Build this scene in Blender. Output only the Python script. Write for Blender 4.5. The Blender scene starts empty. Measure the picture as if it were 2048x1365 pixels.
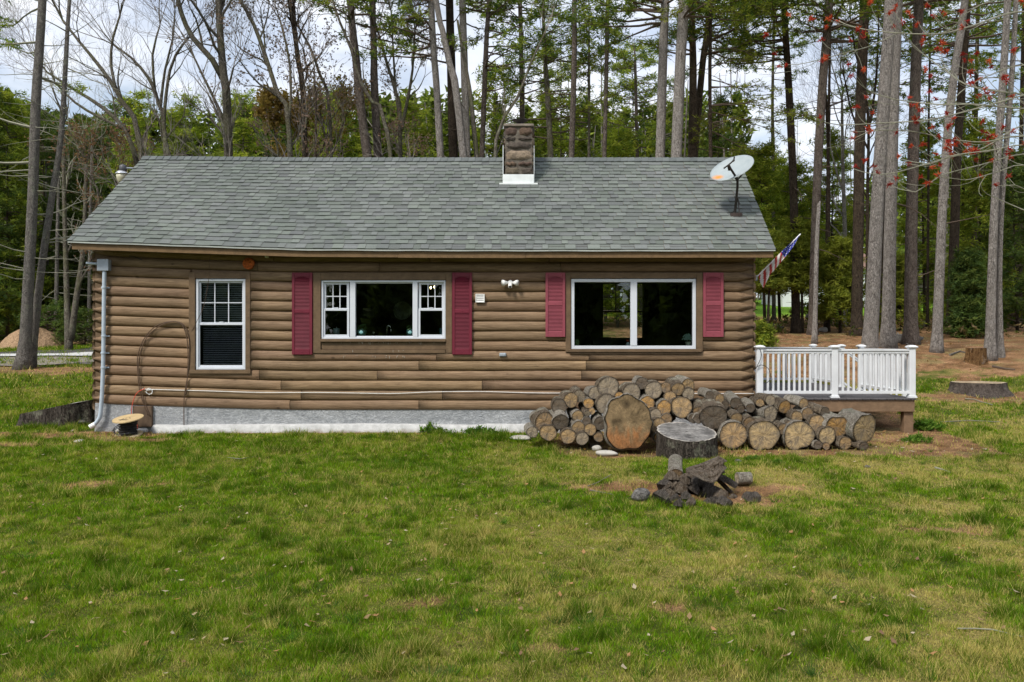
import bpy, math, random
import numpy as np
from mathutils import Vector
SEED = 7
R = random.Random(SEED); NR = np.random.RandomState(SEED)
F = 1650.0; CX = 1090.0; CY = 682.0; CZ = 1.64; DW = 15.0      # focal length in photo pixels, optical axis, camera height, distance to the front wall
S = bpy.context.scene; COL = S.collection

def P(px, py, D):            # world point seen at a photo pixel at distance D
    return Vector(((px-CX)*D/F, D-DW, CZ+(CY-py)*D/F))
def mpp(D): return D/F

# ---------------------------------------------------------------- numpy noise
def _hash(ix, iy, s):
    h = (ix.astype(np.int64)*374761393 + iy.astype(np.int64)*668265263 + s*982451653) & 0xffffffff
    h = ((h ^ (h >> 13))*1274126177) & 0xffffffff
    return ((h ^ (h >> 16)) & 0xffff)/65535.0
def vnoise(x, y, s=0):
    x = np.asarray(x, float); y = np.asarray(y, float)
    ix = np.floor(x); iy = np.floor(y); fx = x-ix; fy = y-iy
    fx = fx*fx*(3-2*fx); fy = fy*fy*(3-2*fy)
    a = _hash(ix, iy, s); b = _hash(ix+1, iy, s); c = _hash(ix, iy+1, s); d = _hash(ix+1, iy+1, s)
    return (a*(1-fx)+b*fx)*(1-fy)+(c*(1-fx)+d*fx)*fy
def fbm(x, y, s=0, o=4):
    t = 0; a = .5; n = 0
    for i in range(o):
        t = t+a*vnoise(x*2**i, y*2**i, s+i*17); n += a; a *= .5
    return t/n
def sstep(a, b, x):
    t = np.clip((x-a)/(b-a), 0, 1); return t*t*(3-2*t)

# ---------------------------------------------------------------- ground height
_DR = [-400, 0, 15, 20, 24, 30, 40, 80, 200, 900]; _ZR = [-14, -.75, 0, .5, 1.3, 1.9, 2.5, 5.6, 12, 26]
_DL = [-400, 0, 15, 24, 30, 36, 60, 200, 900]; _ZL = [-14, -.75, 0, .9, 1.3, 1.62, 3.0, 10, 26]
def ground(x, y):
    x = np.asarray(x, float); y = np.asarray(y, float)
    D = y+DW+(fbm(x*.3, y*.3, 5, 2)-.5)*.8*sstep(2, 6, np.abs(y+0.0))
    t = sstep(-6, 4, x)
    z = np.interp(D, _DL, _ZL)*(1-t)+np.interp(D, _DR, _ZR)*t
    n = (fbm(x*.9, y*.9, 11, 3)-.5)*.09*sstep(.3, 2.0, np.abs(y))
    return z+n
_GC = {}
def G(px, py, lift=0.0):     # the point of the ground seen at a photo pixel
    if (px, py) in _GC: q = _GC[(px, py)].copy(); q.z += lift; return q
    lo, hi = 2.5, 400.0
    f = lambda D: (CZ+(CY-py)*D/F) - float(ground((px-CX)*D/F, D-DW))
    D = 3.0; prev = f(D)
    while D < 400:
        D2 = D*1.05; v = f(D2)
        if v <= 0: break
        D = D2
    a, b = D, D*1.05
    for _ in range(12):
        m = (a+b)/2
        if f(m) > 0: a = m
        else: b = m
    p = P(px, py, (a+b)/2); _GC[(px, py)] = p.copy(); p.z += lift
    return p

# ---------------------------------------------------------------- scene bookkeeping
ORG = {}
def tag(o, label=None, cat=None, group=None, kind=None):
    if label: o['label'] = label
    if cat: o['category'] = cat
    if group: o['group'] = group
    if kind: o['kind'] = kind
    return o
def thing(name, label, cat, loc=(0, 0, 0), group=None):
    o = bpy.data.objects.new(name, None); COL.objects.link(o)
    o.location = loc; o.empty_display_size = .2
    ORG[o.name] = Vector(loc)
    return tag(o, label, cat, group)

class MB:
    def __init__(s): s.v = []; s.f = []; s.c = []; s.n = 0; s.smooth = False
    def add(s, v, f, c=None):
        v = np.asarray(v, float).reshape(-1, 3)
        s.v.append(v); s.f.append([tuple(i+s.n for i in q) for q in f]); s.n += len(v)
        s.c.append(np.tile(np.asarray(c if c is not None else (1, 1, 1), float), (len(v), 1)))
        return s
    def box(s, x0, x1, y0, y1, z0, z1, c=None, b=0.0):
        if b <= 0:
            v = [(x, y, z) for x in (x0, x1) for y in (y0, y1) for z in (z0, z1)]
            f = [(0, 1, 3, 2), (4, 6, 7, 5), (0, 4, 5, 1), (2, 3, 7, 6), (0, 2, 6, 4), (1, 5, 7, 3)]
            return s.add(v, f, c)
        # chamfered box: every corner split in three
        lo = (x0, y0, z0); hi = (x1, y1, z1); v = []; idx = {}
        for cx in (0, 1):
            for cy in (0, 1):
                for cz in (0, 1):
                    cc = (cx, cy, cz)
                    for a in range(3):
                        p = []
                        for k in range(3):
                            e = hi[k] if cc[k] else lo[k]
                            if k != a: e += -b if cc[k] else b
                            p.append(e)
                        idx[(cc, a)] = len(v); v.append(tuple(p))
        f = []
        for a in range(3):
            u, w = (a+1) % 3, (a+2) % 3
            for side in (0, 1):
                q = []
                for (i, j) in ((0, 0), (1, 0), (1, 1), (0, 1)):
                    cc = [0, 0, 0]; cc[a] = side; cc[u] = i; cc[w] = j; q.append(idx[(tuple(cc), a)])
                f.append(tuple(q) if side else tuple(q[::-1]))
            for i in (0, 1):
                for j in (0, 1):
                    cc0 = [0, 0, 0]; cc0[u] = i; cc0[w] = j; cc1 = list(cc0); cc1[a] = 1
                    f.append((idx[(tuple(cc0), u)], idx[(tuple(cc1), u)], idx[(tuple(cc1), w)], idx[(tuple(cc0), w)]))
        for cx in (0, 1):
            for cy in (0, 1):
                for cz in (0, 1):
                    f.append(tuple(idx[((cx, cy, cz), a)] for a in range(3)))
        return s.add(v, f, c)
    def quad(s, a, b, c_, d, c=None): return s.add([a, b, c_, d], [(0, 1, 2, 3)], c)
    def tube(s, pts, rad, n=8, c=None, cap=True, wob=0.0, seed=0):
        pts = [Vector(p) for p in pts]; m = len(pts)
        rad = [rad]*m if not hasattr(rad, '__len__') else rad
        t0 = (pts[1]-pts[0]).normalized()
        up = Vector((0, 1, 0)) if abs(t0.y) < .9 else Vector((0, 0, 1))
        u = t0.cross(up).normalized(); v = []; rr = random.Random(seed)
        ph = rr.random()*6; k1 = rr.choice([2, 3]); 
        for i, p in enumerate(pts):
            a = pts[max(i-1, 0)]; b = pts[min(i+1, m-1)]
            t = (b-a).normalized(); u = (u-t*u.dot(t)).normalized(); w = t.cross(u)
            for k in range(n):
                th = 2*math.pi*k/n
                r = rad[i]*(1+wob*(.6*math.sin(k1*th+ph+i*.13)+.4*math.sin(5*th+ph*2-i*.21)+rr.uniform(-.5, .5)))
                q = p+(u*math.cos(th)+w*math.sin(th))*r
                v.append(tuple(q))
        f = [(i*n+k, i*n+(k+1) % n, (i+1)*n+(k+1) % n, (i+1)*n+k) for i in range(m-1) for k in range(n)]
        if cap:
            f.append(tuple(range(n))[::-1]); f.append(tuple(range((m-1)*n, m*n)))
        return s.add(v, f, c)
    def lathe(s, prof, origin, n=16, axis='z', c=None):
        o = Vector(origin); v = []
        for (r, h) in prof:
            for k in range(n):
                th = 2*math.pi*k/n; a, b = r*math.cos(th), r*math.sin(th)
                d = Vector((a, b, h)) if axis == 'z' else Vector((a, h, b)) if axis == 'y' else Vector((h, a, b))
                v.append(tuple(o+d))
        m = len(prof)
        f = [(i*n+k, i*n+(k+1) % n, (i+1)*n+(k+1) % n, (i+1)*n+k) for i in range(m-1) for k in range(n)]
        f.append(tuple(range(n))[::-1]); f.append(tuple(range((m-1)*n, m*n)))
        return s.add(v, f, c)
    def mesh(s, name, smooth=False, off=(0, 0, 0)):
        me = bpy.data.meshes.new(name)
        V = np.concatenate(s.v)-np.array(off)
        me.from_pydata(V.tolist(), [], [q for g in s.f for q in g]); 
        ca = me.color_attributes.new('col', 'FLOAT_COLOR', 'POINT')
        C = np.concatenate(s.c); C = np.hstack([C, np.ones((len(C), 1))]).astype(np.float32)
        ca.data.foreach_set('color', C.ravel())
        if smooth: me.polygons.foreach_set('use_smooth', [True]*len(me.polygons))
        me.validate(); me.update()
        return me
    def build(s, name, mat, parent=None, smooth=False, loc=None):
        off = ORG.get(parent.name, Vector((0, 0, 0))) if parent else (Vector(loc) if loc is not None else Vector((0, 0, 0)))
        o = bpy.data.objects.new(name, s.mesh(name, smooth, off)); COL.objects.link(o)
        o.data.materials.append(mat)
        if parent: o.parent = parent; ORG[o.name] = off
        else: o.location = off; ORG[o.name] = Vector(off)
        return o

def fast_mesh(name, V, faces_n, mat, parent=None, col=None, smooth=False, kind=None):
    """V: (N*k,3) vertices, consecutive k-gons; quick path for foliage and grass"""
    k = faces_n; V = np.asarray(V, np.float32)
    off = ORG.get(parent.name, Vector((0, 0, 0))) if parent else Vector((0, 0, 0))
    V = V-np.array(off, np.float32); nf = len(V)//k
    me = bpy.data.meshes.new(name)
    me.vertices.add(len(V)); me.vertices.foreach_set('co', V.ravel())
    me.loops.add(len(V)); me.loops.foreach_set('vertex_index', np.arange(len(V), dtype=np.int32))
    me.polygons.add(nf); me.polygons.foreach_set('loop_start', np.arange(0, len(V), k, dtype=np.int32))
    try: me.polygons.foreach_set('loop_total', np.full(nf, k, np.int32))
    except Exception: pass
    if smooth: me.polygons.foreach_set('use_smooth', np.ones(nf, bool))
    if col is not None:
        ca = me.color_attributes.new('col', 'FLOAT_COLOR', 'POINT')
        C = np.hstack([np.asarray(col, np.float32), np.ones((len(V), 1), np.float32)])
        ca.data.foreach_set('color', C.ravel())
    me.update(calc_edges=True)
    o = bpy.data.objects.new(name, me); COL.objects.link(o); me.materials.append(mat)
    if parent: o.parent = parent; ORG[o.name] = off
    else: ORG[o.name] = off
    return o

def segs(P0, P1, R0, R1, n):
    """many tapered limbs at once -> quads"""
    P0 = np.asarray(P0, float); P1 = np.asarray(P1, float); R0 = np.asarray(R0)[:, None, None]; R1 = np.asarray(R1)[:, None, None]
    t = P1-P0; L = np.linalg.norm(t, axis=1, keepdims=True)+1e-9; t = t/L
    up = np.where(np.abs(t[:, 2:3]) < .9, np.array([[0, 0, 1.]]), np.array([[1., 0, 0]]))
    u = np.cross(t, up); u /= np.linalg.norm(u, axis=1, keepdims=True); w = np.cross(t, u)
    th = np.arange(n+1)*2*math.pi/n
    ring = u[:, None, :]*np.cos(th)[None, :, None]+w[:, None, :]*np.sin(th)[None, :, None]
    A = P0[:, None, :]+ring*R0; B = P1[:, None, :]+ring*R1
    Q = np.stack([A[:, :-1], A[:, 1:], B[:, 1:], B[:, :-1]], axis=2)
    return Q.reshape(-1, 3)

# ---------------------------------------------------------------- materials
class NT:
    def __init__(s, name):
        s.m = bpy.data.materials.new(name); s.m.use_nodes = True; s.t = s.m.node_tree; s.N = s.t.nodes; s.L = s.t.links
        s.b = s.N['Principled BSDF']; s.out = s.N['Material Output']
    def n(s, t, **k):
        x = s.N.new(t)
        for a, b in k.items():
            if a.startswith('i_'):
                key = a[2:]; x.inputs[int(key) if key.isdigit() else key].default_value = b
            else: setattr(x, a, b)
        return x
    def l(s, a, b): s.L.new(a, b)
    def coord(s, scale=(1, 1, 1), kind='Object', rot=(0, 0, 0)):
        tc = s.n('ShaderNodeTexCoord'); mp = s.n('ShaderNodeMapping'); mp.inputs['Scale'].default_value = scale; mp.inputs['Rotation'].default_value = rot
        s.l(tc.outputs[kind], mp.inputs['Vector']); return mp.outputs['Vector']
    def noise(s, vec, scale, detail=4, rough=.55, dist=0):
        x = s.n('ShaderNodeTexNoise'); x.inputs['Scale'].default_value = scale; x.inputs['Detail'].default_value = detail
        x.inputs['Roughness'].default_value = rough; x.inputs['Distortion'].default_value = dist
        if vec: s.l(vec, x.inputs['Vector'])
        return x.outputs['Fac']
    def ramp(s, fac, stops):
        x = s.n('ShaderNodeValToRGB'); e = x.color_ramp.elements
        while len(e) < len(stops): e.new(.5)
        for i, (p, c) in enumerate(stops):
            e[i].position = p; e[i].color = (c[0], c[1], c[2], 1) if hasattr(c, '__len__') else (c, c, c, 1)
        s.l(fac, x.inputs['Fac']); return x.outputs['Color']
    def mix(s, fac, a, b, mode='MIX'):
        x = s.n('ShaderNodeMix', data_type='RGBA', blend_type=mode)
        for v, i in ((fac, 0), (a, 6), (b, 7)):
            if hasattr(v, 'links') or isinstance(v, bpy.types.NodeSocket): s.l(v, x.inputs[i])
            else: x.inputs[i].default_value = v if not hasattr(v, '__len__') else (v[0], v[1], v[2], 1)
        return x.outputs[2]
    def math(s, op, a, b=None):
        x = s.n('ShaderNodeMath', operation=op)
        for v, i in ((a, 0), (b, 1)):
            if v is None: continue
            if isinstance(v, bpy.types.NodeSocket): s.l(v, x.inputs[i])
            else: x.inputs[i].default_value = v
        return x.outputs[0]
    def attr(s, name='col'):
        x = s.n('ShaderNodeAttribute'); x.attribute_name = name; return x.outputs['Color']
    def rnd(s): return s.n('ShaderNodeObjectInfo').outputs['Random']
    def bump(s, h, strength=.5, dist=.02):
        x = s.n('ShaderNodeBump'); x.inputs['Strength'].default_value = strength; x.inputs['Distance'].default_value = dist
        s.l(h, x.inputs['Height']); s.l(x.outputs['Normal'], s.b.inputs['Normal'])
    def col(s, c):
        if isinstance(c, bpy.types.NodeSocket): s.l(c, s.b.inputs['Base Color'])
        else: s.b.inputs['Base Color'].default_value = (c[0], c[1], c[2], 1)
    def rough(s, r, spec=.3, metal=0):
        s.b.inputs['Roughness'].default_value = r; s.b.inputs['Specular IOR Level'].default_value = spec; s.b.inputs['Metallic'].default_value = metal

def plain(name, c, r=.6, spec=.3, metal=0, var=.15, sc=6, bump=0.0, bsc=40):
    m = NT(name); v = m.coord()
    n = m.noise(v, sc, 5)
    k = m.ramp(n, [(.3, [x*(1-var) for x in c]), (.7, [min(1, x*(1+var)) for x in c])]); m.col(k); m.rough(r, spec, metal)
    if bump: m.bump(m.noise(v, bsc, 3), bump, .01)
    return m.m

def m_log_siding():
    m = NT('log_siding_paint'); v = m.coord((.5, 6, 7)); v2 = m.coord((1, 1, 1))
    g = m.noise(v, 6, 7, .65, .4); big = m.noise(v2, 1.3, 4); worn = m.noise(m.coord((.35, 3, 5)), 3.2, 6, .7)
    base = m.ramp(g, [(.3, (.12, .075, .04)), (.5, (.205, .135, .078)), (.72, (.27, .185, .11))])
    w = m.ramp(worn, [(.55, 0), (.68, 1)])
    base = m.mix(m.math('MULTIPLY', w, .55), base, (.36, .25, .15))
    dk = m.ramp(m.noise(m.coord((.6, 4, 9)), 5, 6, .78), [(.33, 1), (.45, 0)])
    base = m.mix(m.math('MULTIPLY', dk, .6), base, (.07, .042, .022))
    kn = m.n('ShaderNodeTexVoronoi'); kn.inputs['Scale'].default_value = 1.6; m.l(m.coord((1, 1, 1.7)), kn.inputs['Vector']); base = m.mix(m.math('MULTIPLY', m.ramp(kn.outputs['Distance'], [(.03, 1), (.075, 0)]), .75), base, (.06, .035, .02))
    ck = m.ramp(m.noise(m.coord((.9, 1, 26)), 3, 5, .6), [(.30, 1), (.335, 0)]); base = m.mix(m.math('MULTIPLY', ck, .7), base, (.045, .028, .016))
    base = m.mix(1.0, base, m.attr(), 'MULTIPLY')
    base = m.mix(.35, base, m.ramp(big, [(.3, (.7, .7, .7)), (.7, (1.15, 1.12, 1.1))]), 'MULTIPLY')
    m.col(base); m.rough(.68, .25)
    h = m.math('ADD', m.math('MULTIPLY', g, .6), m.math('MULTIPLY', m.noise(m.coord((.8, 12, 16)), 9, 5, .7), .5))
    m.bump(h, .55, .012); return m.m

def m_trim(name='trim_paint', c=(.15, .098, .055)):
    m = NT(name); g = m.noise(m.coord((2, 2, 2)), 4, 6, .7); f = m.noise(m.coord((3, 30, 30)), 3, 4)
    m.col(m.mix(1.0, m.ramp(g, [(.3, [x*.72 for x in c]), (.7, [x*1.2 for x in c])]), m.ramp(f, [(.3, (.85, .85, .85)), (.7, (1.1, 1.1, 1.1))]), 'MULTIPLY'))
    m.rough(.6, .25); m.bump(f, .25, .006); return m.m

def m_shingle():
    m = NT('asphalt_shingles'); v = m.coord()
    gr = m.noise(v, 160, 3, .8); big = m.noise(v, .8, 5, .6); st = m.noise(m.coord((1, 2.5, 2.5)), 5, 5, .7)
    c = m.mix(1.0, m.attr(), m.ramp(gr, [(.3, (.62, .62, .62)), (.7, (1.35, 1.35, 1.35))]), 'MULTIPLY')
    c = m.mix(1.0, c, m.ramp(big, [(.3, (.85, .87, .86)), (.7, (1.12, 1.1, 1.1))]), 'MULTIPLY')
    c = m.mix(.5, c, m.ramp(st, [(.3, (.8, .8, .8)), (.7, (1.15, 1.15, 1.12))]), 'MULTIPLY')
    m.col(c); m.rough(.92, .15); m.bump(gr, .5, .004); return m.m

def m_stucco():
    m = NT('parged_foundation'); v = m.coord((1, 1, 1.6)); n = m.noise(v, 3, 6, .7, 1.2); k = m.noise(v, 5, 8, .72, 3.5)
    c = m.ramp(n, [(.3, (.30, .315, .33)), (.7, (.52, .53, .54))])
    cr = m.ramp(k, [(.38, (.5, .5, .5)), (.45, (.85, .85, .85)), (.5, (.45, .46, .47)), (.54, (1, 1, 1))])
    m.col(m.mix(.75, c, cr, 'MULTIPLY')); m.rough(.9, .2); m.bump(m.noise(v, 7, 8, .7, 3.0), .9, .04); return m.m

def m_bark(name, c0, c1, lich=(.35, .36, .28), la=.5, sc=1.0, stretch=.25, moss=None, plates=True):
    m = NT(name); v = m.coord((1, 1, stretch)); tc = m.coord((1, 1, 1))
    n = m.noise(v, 14*sc, 6, .7, .6)
    vo = m.n('ShaderNodeTexVoronoi', feature='DISTANCE_TO_EDGE'); vo.inputs['Scale'].default_value = 30*sc; vo.inputs['Randomness'].default_value = 1
    wv = m.mix(.09, v, m.n('ShaderNodeTexNoise').outputs['Color']); m.l(wv, vo.inputs['Vector'])
    e = m.ramp(vo.outputs['Distance'], [(.0, 0), (.09, 1)])
    n9 = m.noise(v, 48*sc, 4, .8); c = m.ramp(m.math('ADD', m.math('MULTIPLY', n, .5), m.math('MULTIPLY', n9, .5)), [(.40, c0), (.58, c1)])
    if plates: c = m.mix(m.math('MULTIPLY', m.math('SUBTRACT', 1.0, e), .5), c, [x*.35 for x in c0])
    c = m.mix(m.math('MULTIPLY', m.ramp(m.noise(tc, 3.2, 5, .75), [(.54, 0), (.64, 1)]), la), c, lich)
    if moss: c = m.mix(m.math('MULTIPLY', m.ramp(m.noise(tc, 1.1, 4, .7), [(.5, 0), (.6, 1)]), .6), c, moss)
    c = m.mix(1.0, c, m.ramp(m.rnd(), [(0, (.8, .8, .8)), (1, (1.15, 1.15, 1.15))]), 'MULTIPLY')
    m.col(c); m.rough(.9, .12)
    m.bump(m.math('ADD', m.math('MULTIPLY', e, .9), m.math('ADD', n, n9)), 1.0, .05); return m.m

def m_cutwood():
    """sawn end grain: rings, rays and weathering in the log's own coordinates (face in XZ)"""
    m = NT('sawn_end_grain'); tc = m.n('ShaderNodeTexCoord'); o = tc.outputs['Object']
    nz = m.n('ShaderNodeTexNoise'); nz.inputs['Scale'].default_value = 5; nz.inputs['Detail'].default_value = 3; m.l(o, nz.inputs['Vector'])
    wv = m.mix(.05, o, nz.outputs['Color'], 'LINEAR_LIGHT')
    sx = m.n('ShaderNodeSeparateXYZ'); m.l(wv, sx.inputs[0])
    r = m.math('SQRT', m.math('ADD', m.math('POWER', sx.outputs[0], 2), m.math('POWER', sx.outputs[2], 2)))
    th = m.math('ARCTAN2', sx.outputs[0], sx.outputs[2])
    ring = m.math('SINE', m.math('MULTIPLY', r, 420.0))
    cv = m.n('ShaderNodeCombineXYZ'); m.l(m.math('MULTIPLY', th, 3.6), cv.inputs[0]); m.l(m.math('MULTIPLY', r, 3.0), cv.inputs[1]); m.l(m.math('MULTIPLY', m.rnd(), 40.0), cv.inputs[2])
    ray = m.noise(cv.outputs[0], 3.0, 7, .8)
    a = m.attr()
    c = m.mix(1.0, a, m.ramp(ray, [(.38, (.2, .17, .15)), (.45, (.8, .78, .74)), (.60, (1.5, 1.4, 1.22))]), 'MULTIPLY')
    c = m.mix(m.math('MULTIPLY', m.math('ADD', ring, 1.0), .09), c, (.06, .04, .025))
    ck = m.ramp(m.noise(cv.outputs[0], 7.0, 4, .6), [(.30, 1), (.36, 0)]); c = m.mix(m.math('MULTIPLY', ck, .85), c, (.02, .014, .01))
    bl = m.noise(o, 7, 5, .7)
    c = m.mix(m.ramp(bl, [(.42, 0), (.64, .7)]), c, (.17, .15, .125))
    c = m.mix(m.ramp(m.noise(o, 16, 5, .7), [(.52, 0), (.68, .55)]), c, (.075, .055, .04))
    m.col(c); m.rough(.85, .15); m.bump(ray, .5, .01); return m.m

def m_foliage(name, tr=.35):
    m = NT(name); m.b.inputs['Roughness'].default_value = .7; m.b.inputs['Specular IOR Level'].default_value = .06
    a = m.attr(); m.col(a)
    t = m.n('ShaderNodeBsdfTranslucent'); m.l(m.mix(1.0, a, (1.3, 1.35, .7), 'MULTIPLY'), t.inputs['Color'])
    x = m.n('ShaderNodeMixShader'); x.inputs[0].default_value = tr
    m.l(m.b.outputs[0], x.inputs[1]); m.l(t.outputs[0], x.inputs[2]); m.l(x.outputs[0], m.out.inputs['Surface']); return m.m

def m_glass(name='window_glass', tint=(.85, .9, .88)):
    m = NT(name); m.N.remove(m.b)
    g = m.n('ShaderNodeBsdfGlossy'); g.inputs['Roughness'].default_value = .01; g.inputs['Color'].default_value = (.9, .95, 1, 1)
    t = m.n('ShaderNodeBsdfTransparent'); t.inputs['Color'].default_value = (*tint, 1)
    fr = m.n('ShaderNodeFresnel'); fr.inputs['IOR'].default_value = 1.55
    x = m.n('ShaderNodeMixShader'); m.l(fr.outputs[0], x.inputs[0]); m.l(t.outputs[0], x.inputs[1]); m.l(g.outputs[0], x.inputs[2])
    m.l(x.outputs[0], m.out.inputs['Surface']); return m.m

M = {}
M['log'] = m_log_siding(); M['trim'] = m_trim(); M['fascia'] = m_trim('fascia_paint', (.17, .105, .05))
M['shingle'] = m_shingle(); M['stucco'] = m_stucco()
M['ledge'] = plain('white_parging', (.46, .46, .45), .85, .2, 0, .3, 4, .6, 30)
m = NT('dirty_ledge'); v = m.coord(); sx = m.n('ShaderNodeSeparateXYZ'); m.l(v, sx.inputs[0]); nz = m.noise(v, 4, 6, .7)
sp = m.ramp(m.math('ADD', m.math('MULTIPLY', sx.outputs[2], 4.0), m.math('MULTIPLY', nz, 1.1)), [(.42, 1), (.72, 0)])
m.col(m.mix(m.math('MULTIPLY', sp, .75), m.ramp(m.noise(v, 9, 6, .7), [(.3, (.36, .36, .35)), (.66, (.55, .55, .54))]), (.20, .15, .10))); m.rough(.9, .15); m.bump(nz, .8, .03); M['ledge'] = m.m
M['vinyl'] = plain('white_vinyl', (.60, .63, .68), .4, .4, 0, .04, 3)
M['rail_white'] = plain('white_rail_vinyl', (.66, .68, .70), .42, .4, 0, .1, 3)
M['blind'] = plain('blind_slats', (.85, .88, .88), .5, .3)
M['glass'] = m_glass()
M['screen'] = m_glass('screened_glass', (.75, .78, .8))
M['shut_d'] = plain('dark_maroon_shutter', (.145, .014, .03), .5, .35, 0, .12, 4)
M['shut_l'] = plain('faded_rose_shutter', (.25, .055, .075), .6, .3, 0, .12, 4)
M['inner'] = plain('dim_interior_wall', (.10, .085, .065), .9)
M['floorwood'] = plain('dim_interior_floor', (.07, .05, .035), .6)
M['metal_white'] = plain('white_painted_metal', (.78, .78, .76), .4, .4, 0, .06)
M['grey_metal'] = plain('galvanised_grey', (.33, .37, .42), .45, .5, .3, .12)
M['conduit'] = plain('pale_blue_conduit', (.42, .49, .56), .45, .4, 0, .1)
M['dark'] = plain('dark_cable', (.035, .028, .022), .6)
M['black'] = plain('black_cable', (.018, .018, .02), .45)
M['brown_cable'] = plain('brown_cable', (.09, .055, .035), .6)
M['orange'] = plain('orange_cable', (.62, .09, .05), .5)
M['white_cable'] = plain('white_cable', (.72, .72, .70), .5)
M['flash'] = plain('white_chimney_flashing', (.72, .76, .76), .5, .3, 0, .1)
M['deckboard'] = plain('grey_deck_boards', (.105, .10, .105), .75, .25, 0, .2, 12, .3)
M['deckframe'] = m_trim('brown_deck_paint', (.20, .13, .078))
M['cut'] = m_cutwood()
M['bark_fire'] = m_bark('firewood_bark', (.07, .05, .035), (.36, .29, .21), (.58, .56, .44), .8, 1.6, .5)
M['bark_birch'] = m_bark('pale_firewood_bark', (.22, .185, .145), (.62, .57, .48), (.30, .33, .22), .5, 1.5, .6)
M['bark_stump'] = m_bark('stump_bark', (.03, .024, .018), (.15, .125, .105), (.38, .38, .28), .55, 1.0, .22)
M['bark_grey'] = m_bark('grey_pine_bark', (.20, .175, .155), (.46, .42, .385), (.42, .40, .37), .35, 1.0, .42)
M['bark_mid'] = m_bark('brown_grey_pine_bark', (.085, .066, .054), (.25, .205, .175), (.28, .27, .22), .35, 1.0, .4)
M['bark_dark'] = m_bark('dark_pine_bark', (.035, .026, .018), (.12, .09, .065), (.13, .12, .08), .3, 1.0, .4)
M['bark_oak'] = m_bark('lichened_grey_bark', (.10, .085, .065), (.28, .25, .20), (.30, .33, .22), .6, 1.2, .35, (.17, .17, .08))
M['bark_left'] = m_bark('lichened_spruce_bark', (.14, .125, .11), (.36, .33, .30), (.34, .36, .26), .6, 1.2, .5)
M['bark_birchtree'] = m_bark('white_birch_bark', (.22, .2, .17), (.55, .53, .48), (.12, .12, .08), .5, 1.0, .8)
M['twig'] = plain('grey_twigs', (.17, .15, .13), .85)
M['twig_brown'] = plain('brown_twigs', (.11, .08, .06), .85)
M['twig_lich'] = plain('pale_lichened_twigs', (.25, .245, .185), .85)
M['needles'] = m_foliage('pine_needles'); M['leaf'] = m_foliage('leaf_green', .4); M['grass'] = m_foliage('grass_blades', .45)
M['blossom'] = m_foliage('red_blossom', .3)
M['stone'] = m_bark('field_stone', (.15, .14, .13), (.42, .40, .37), (.5, .5, .44), .4, .8, 1, None, False)
M['char'] = m_bark('charred_wood', (.05, .042, .036), (.25, .215, .18), (.24, .20, .16), .5, 2.5, .22)
M['weathered'] = m_bark('weathered_split_wood', (.10, .07, .045), (.33, .27, .21), (.3, .3, .25), .3, 1.6, .2)
# ================================================================ world, sun, camera
SUN_EL, SUN_AZ = math.radians(50), math.atan2(-.55, -.72)
def make_world():
    w = bpy.data.worlds.new('World'); S.world = w; w.use_nodes = True; t = w.node_tree; N = t.nodes; L = t.links
    bg = N['Background']; bg.inputs['Strength'].default_value = .1
    sky = N.new('ShaderNodeTexSky'); sky.sky_type = 'NISHITA'; sky.sun_disc = False
    sky.sun_elevation = SUN_EL; sky.sun_rotation = SUN_AZ; sky.air_density = 1.2; sky.dust_density = 1.5
    tc = N.new('ShaderNodeTexCoord'); mp = N.new('ShaderNodeMapping'); mp.inputs['Scale'].default_value = (1, 1, 2.4); L.new(tc.outputs['Generated'], mp.inputs['Vector'])
    n1 = N.new('ShaderNodeTexNoise'); n1.inputs['Scale'].default_value = 2.6; n1.inputs['Detail'].default_value = 7; n1.inputs['Roughness'].default_value = .58; n1.inputs['Distortion'].default_value = .3
    L.new(mp.outputs[0], n1.inputs['Vector'])
    n2 = N.new('ShaderNodeTexNoise'); n2.inputs['Scale'].default_value = 4.2; n2.inputs['Detail'].default_value = 6; L.new(mp.outputs[0], n2.inputs['Vector'])
    cl = N.new('ShaderNodeValToRGB'); e = cl.color_ramp.elements; e[0].position = .36; e[0].color = (.25, .25, .25, 1); e[1].position = .55; e[1].color = (1, 1, 1, 1); L.new(n1.outputs['Fac'], cl.inputs['Fac'])
    cc = N.new('ShaderNodeValToRGB'); e = cc.color_ramp.elements
    e[0].position = .36; e[0].color = (5.0, 5.6, 6.8, 1); e[1].position = .56; e[1].color = (7.6, 7.8, 8.2, 1); L.new(n2.outputs['Fac'], cc.inputs['Fac'])
    mx = N.new('ShaderNodeMix'); mx.data_type = 'RGBA'; L.new(cl.outputs['Color'], mx.inputs[0]); L.new(sky.outputs[0], mx.inputs[6]); L.new(cc.outputs['Color'], mx.inputs[7])
    L.new(mx.outputs[2], bg.inputs['Color'])
    w.name = 'World'
make_world()
ld = bpy.data.lights.new('sun', 'SUN'); ld.energy = 2.5; ld.angle = math.radians(11.0); ld.color = (1, .95, .87)
lo = bpy.data.objects.new('sun', ld); COL.objects.link(lo)
sd = Vector((math.cos(SUN_EL)*math.sin(SUN_AZ), math.cos(SUN_EL)*math.cos(SUN_AZ), math.sin(SUN_EL)))
lo.rotation_euler = sd.to_track_quat('Z', 'Y').to_euler(); lo.location = (0, -10, 30)
cd = bpy.data.cameras.new('camera'); cam = bpy.data.objects.new('camera', cd); COL.objects.link(cam); S.camera = cam
cam.location = (0, -DW, CZ); cam.rotation_euler = (math.pi/2, 0, 0); cd.sensor_width = 36; cd.lens = 36*F/2048
cd.shift_x = -(CX-1024)/2048; cd.clip_start = .1; cd.clip_end = 3000
S.view_settings.view_transform = 'Standard'; S.view_settings.look = 'None'; S.view_settings.gamma = 1; S.view_settings.exposure = .62
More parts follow.
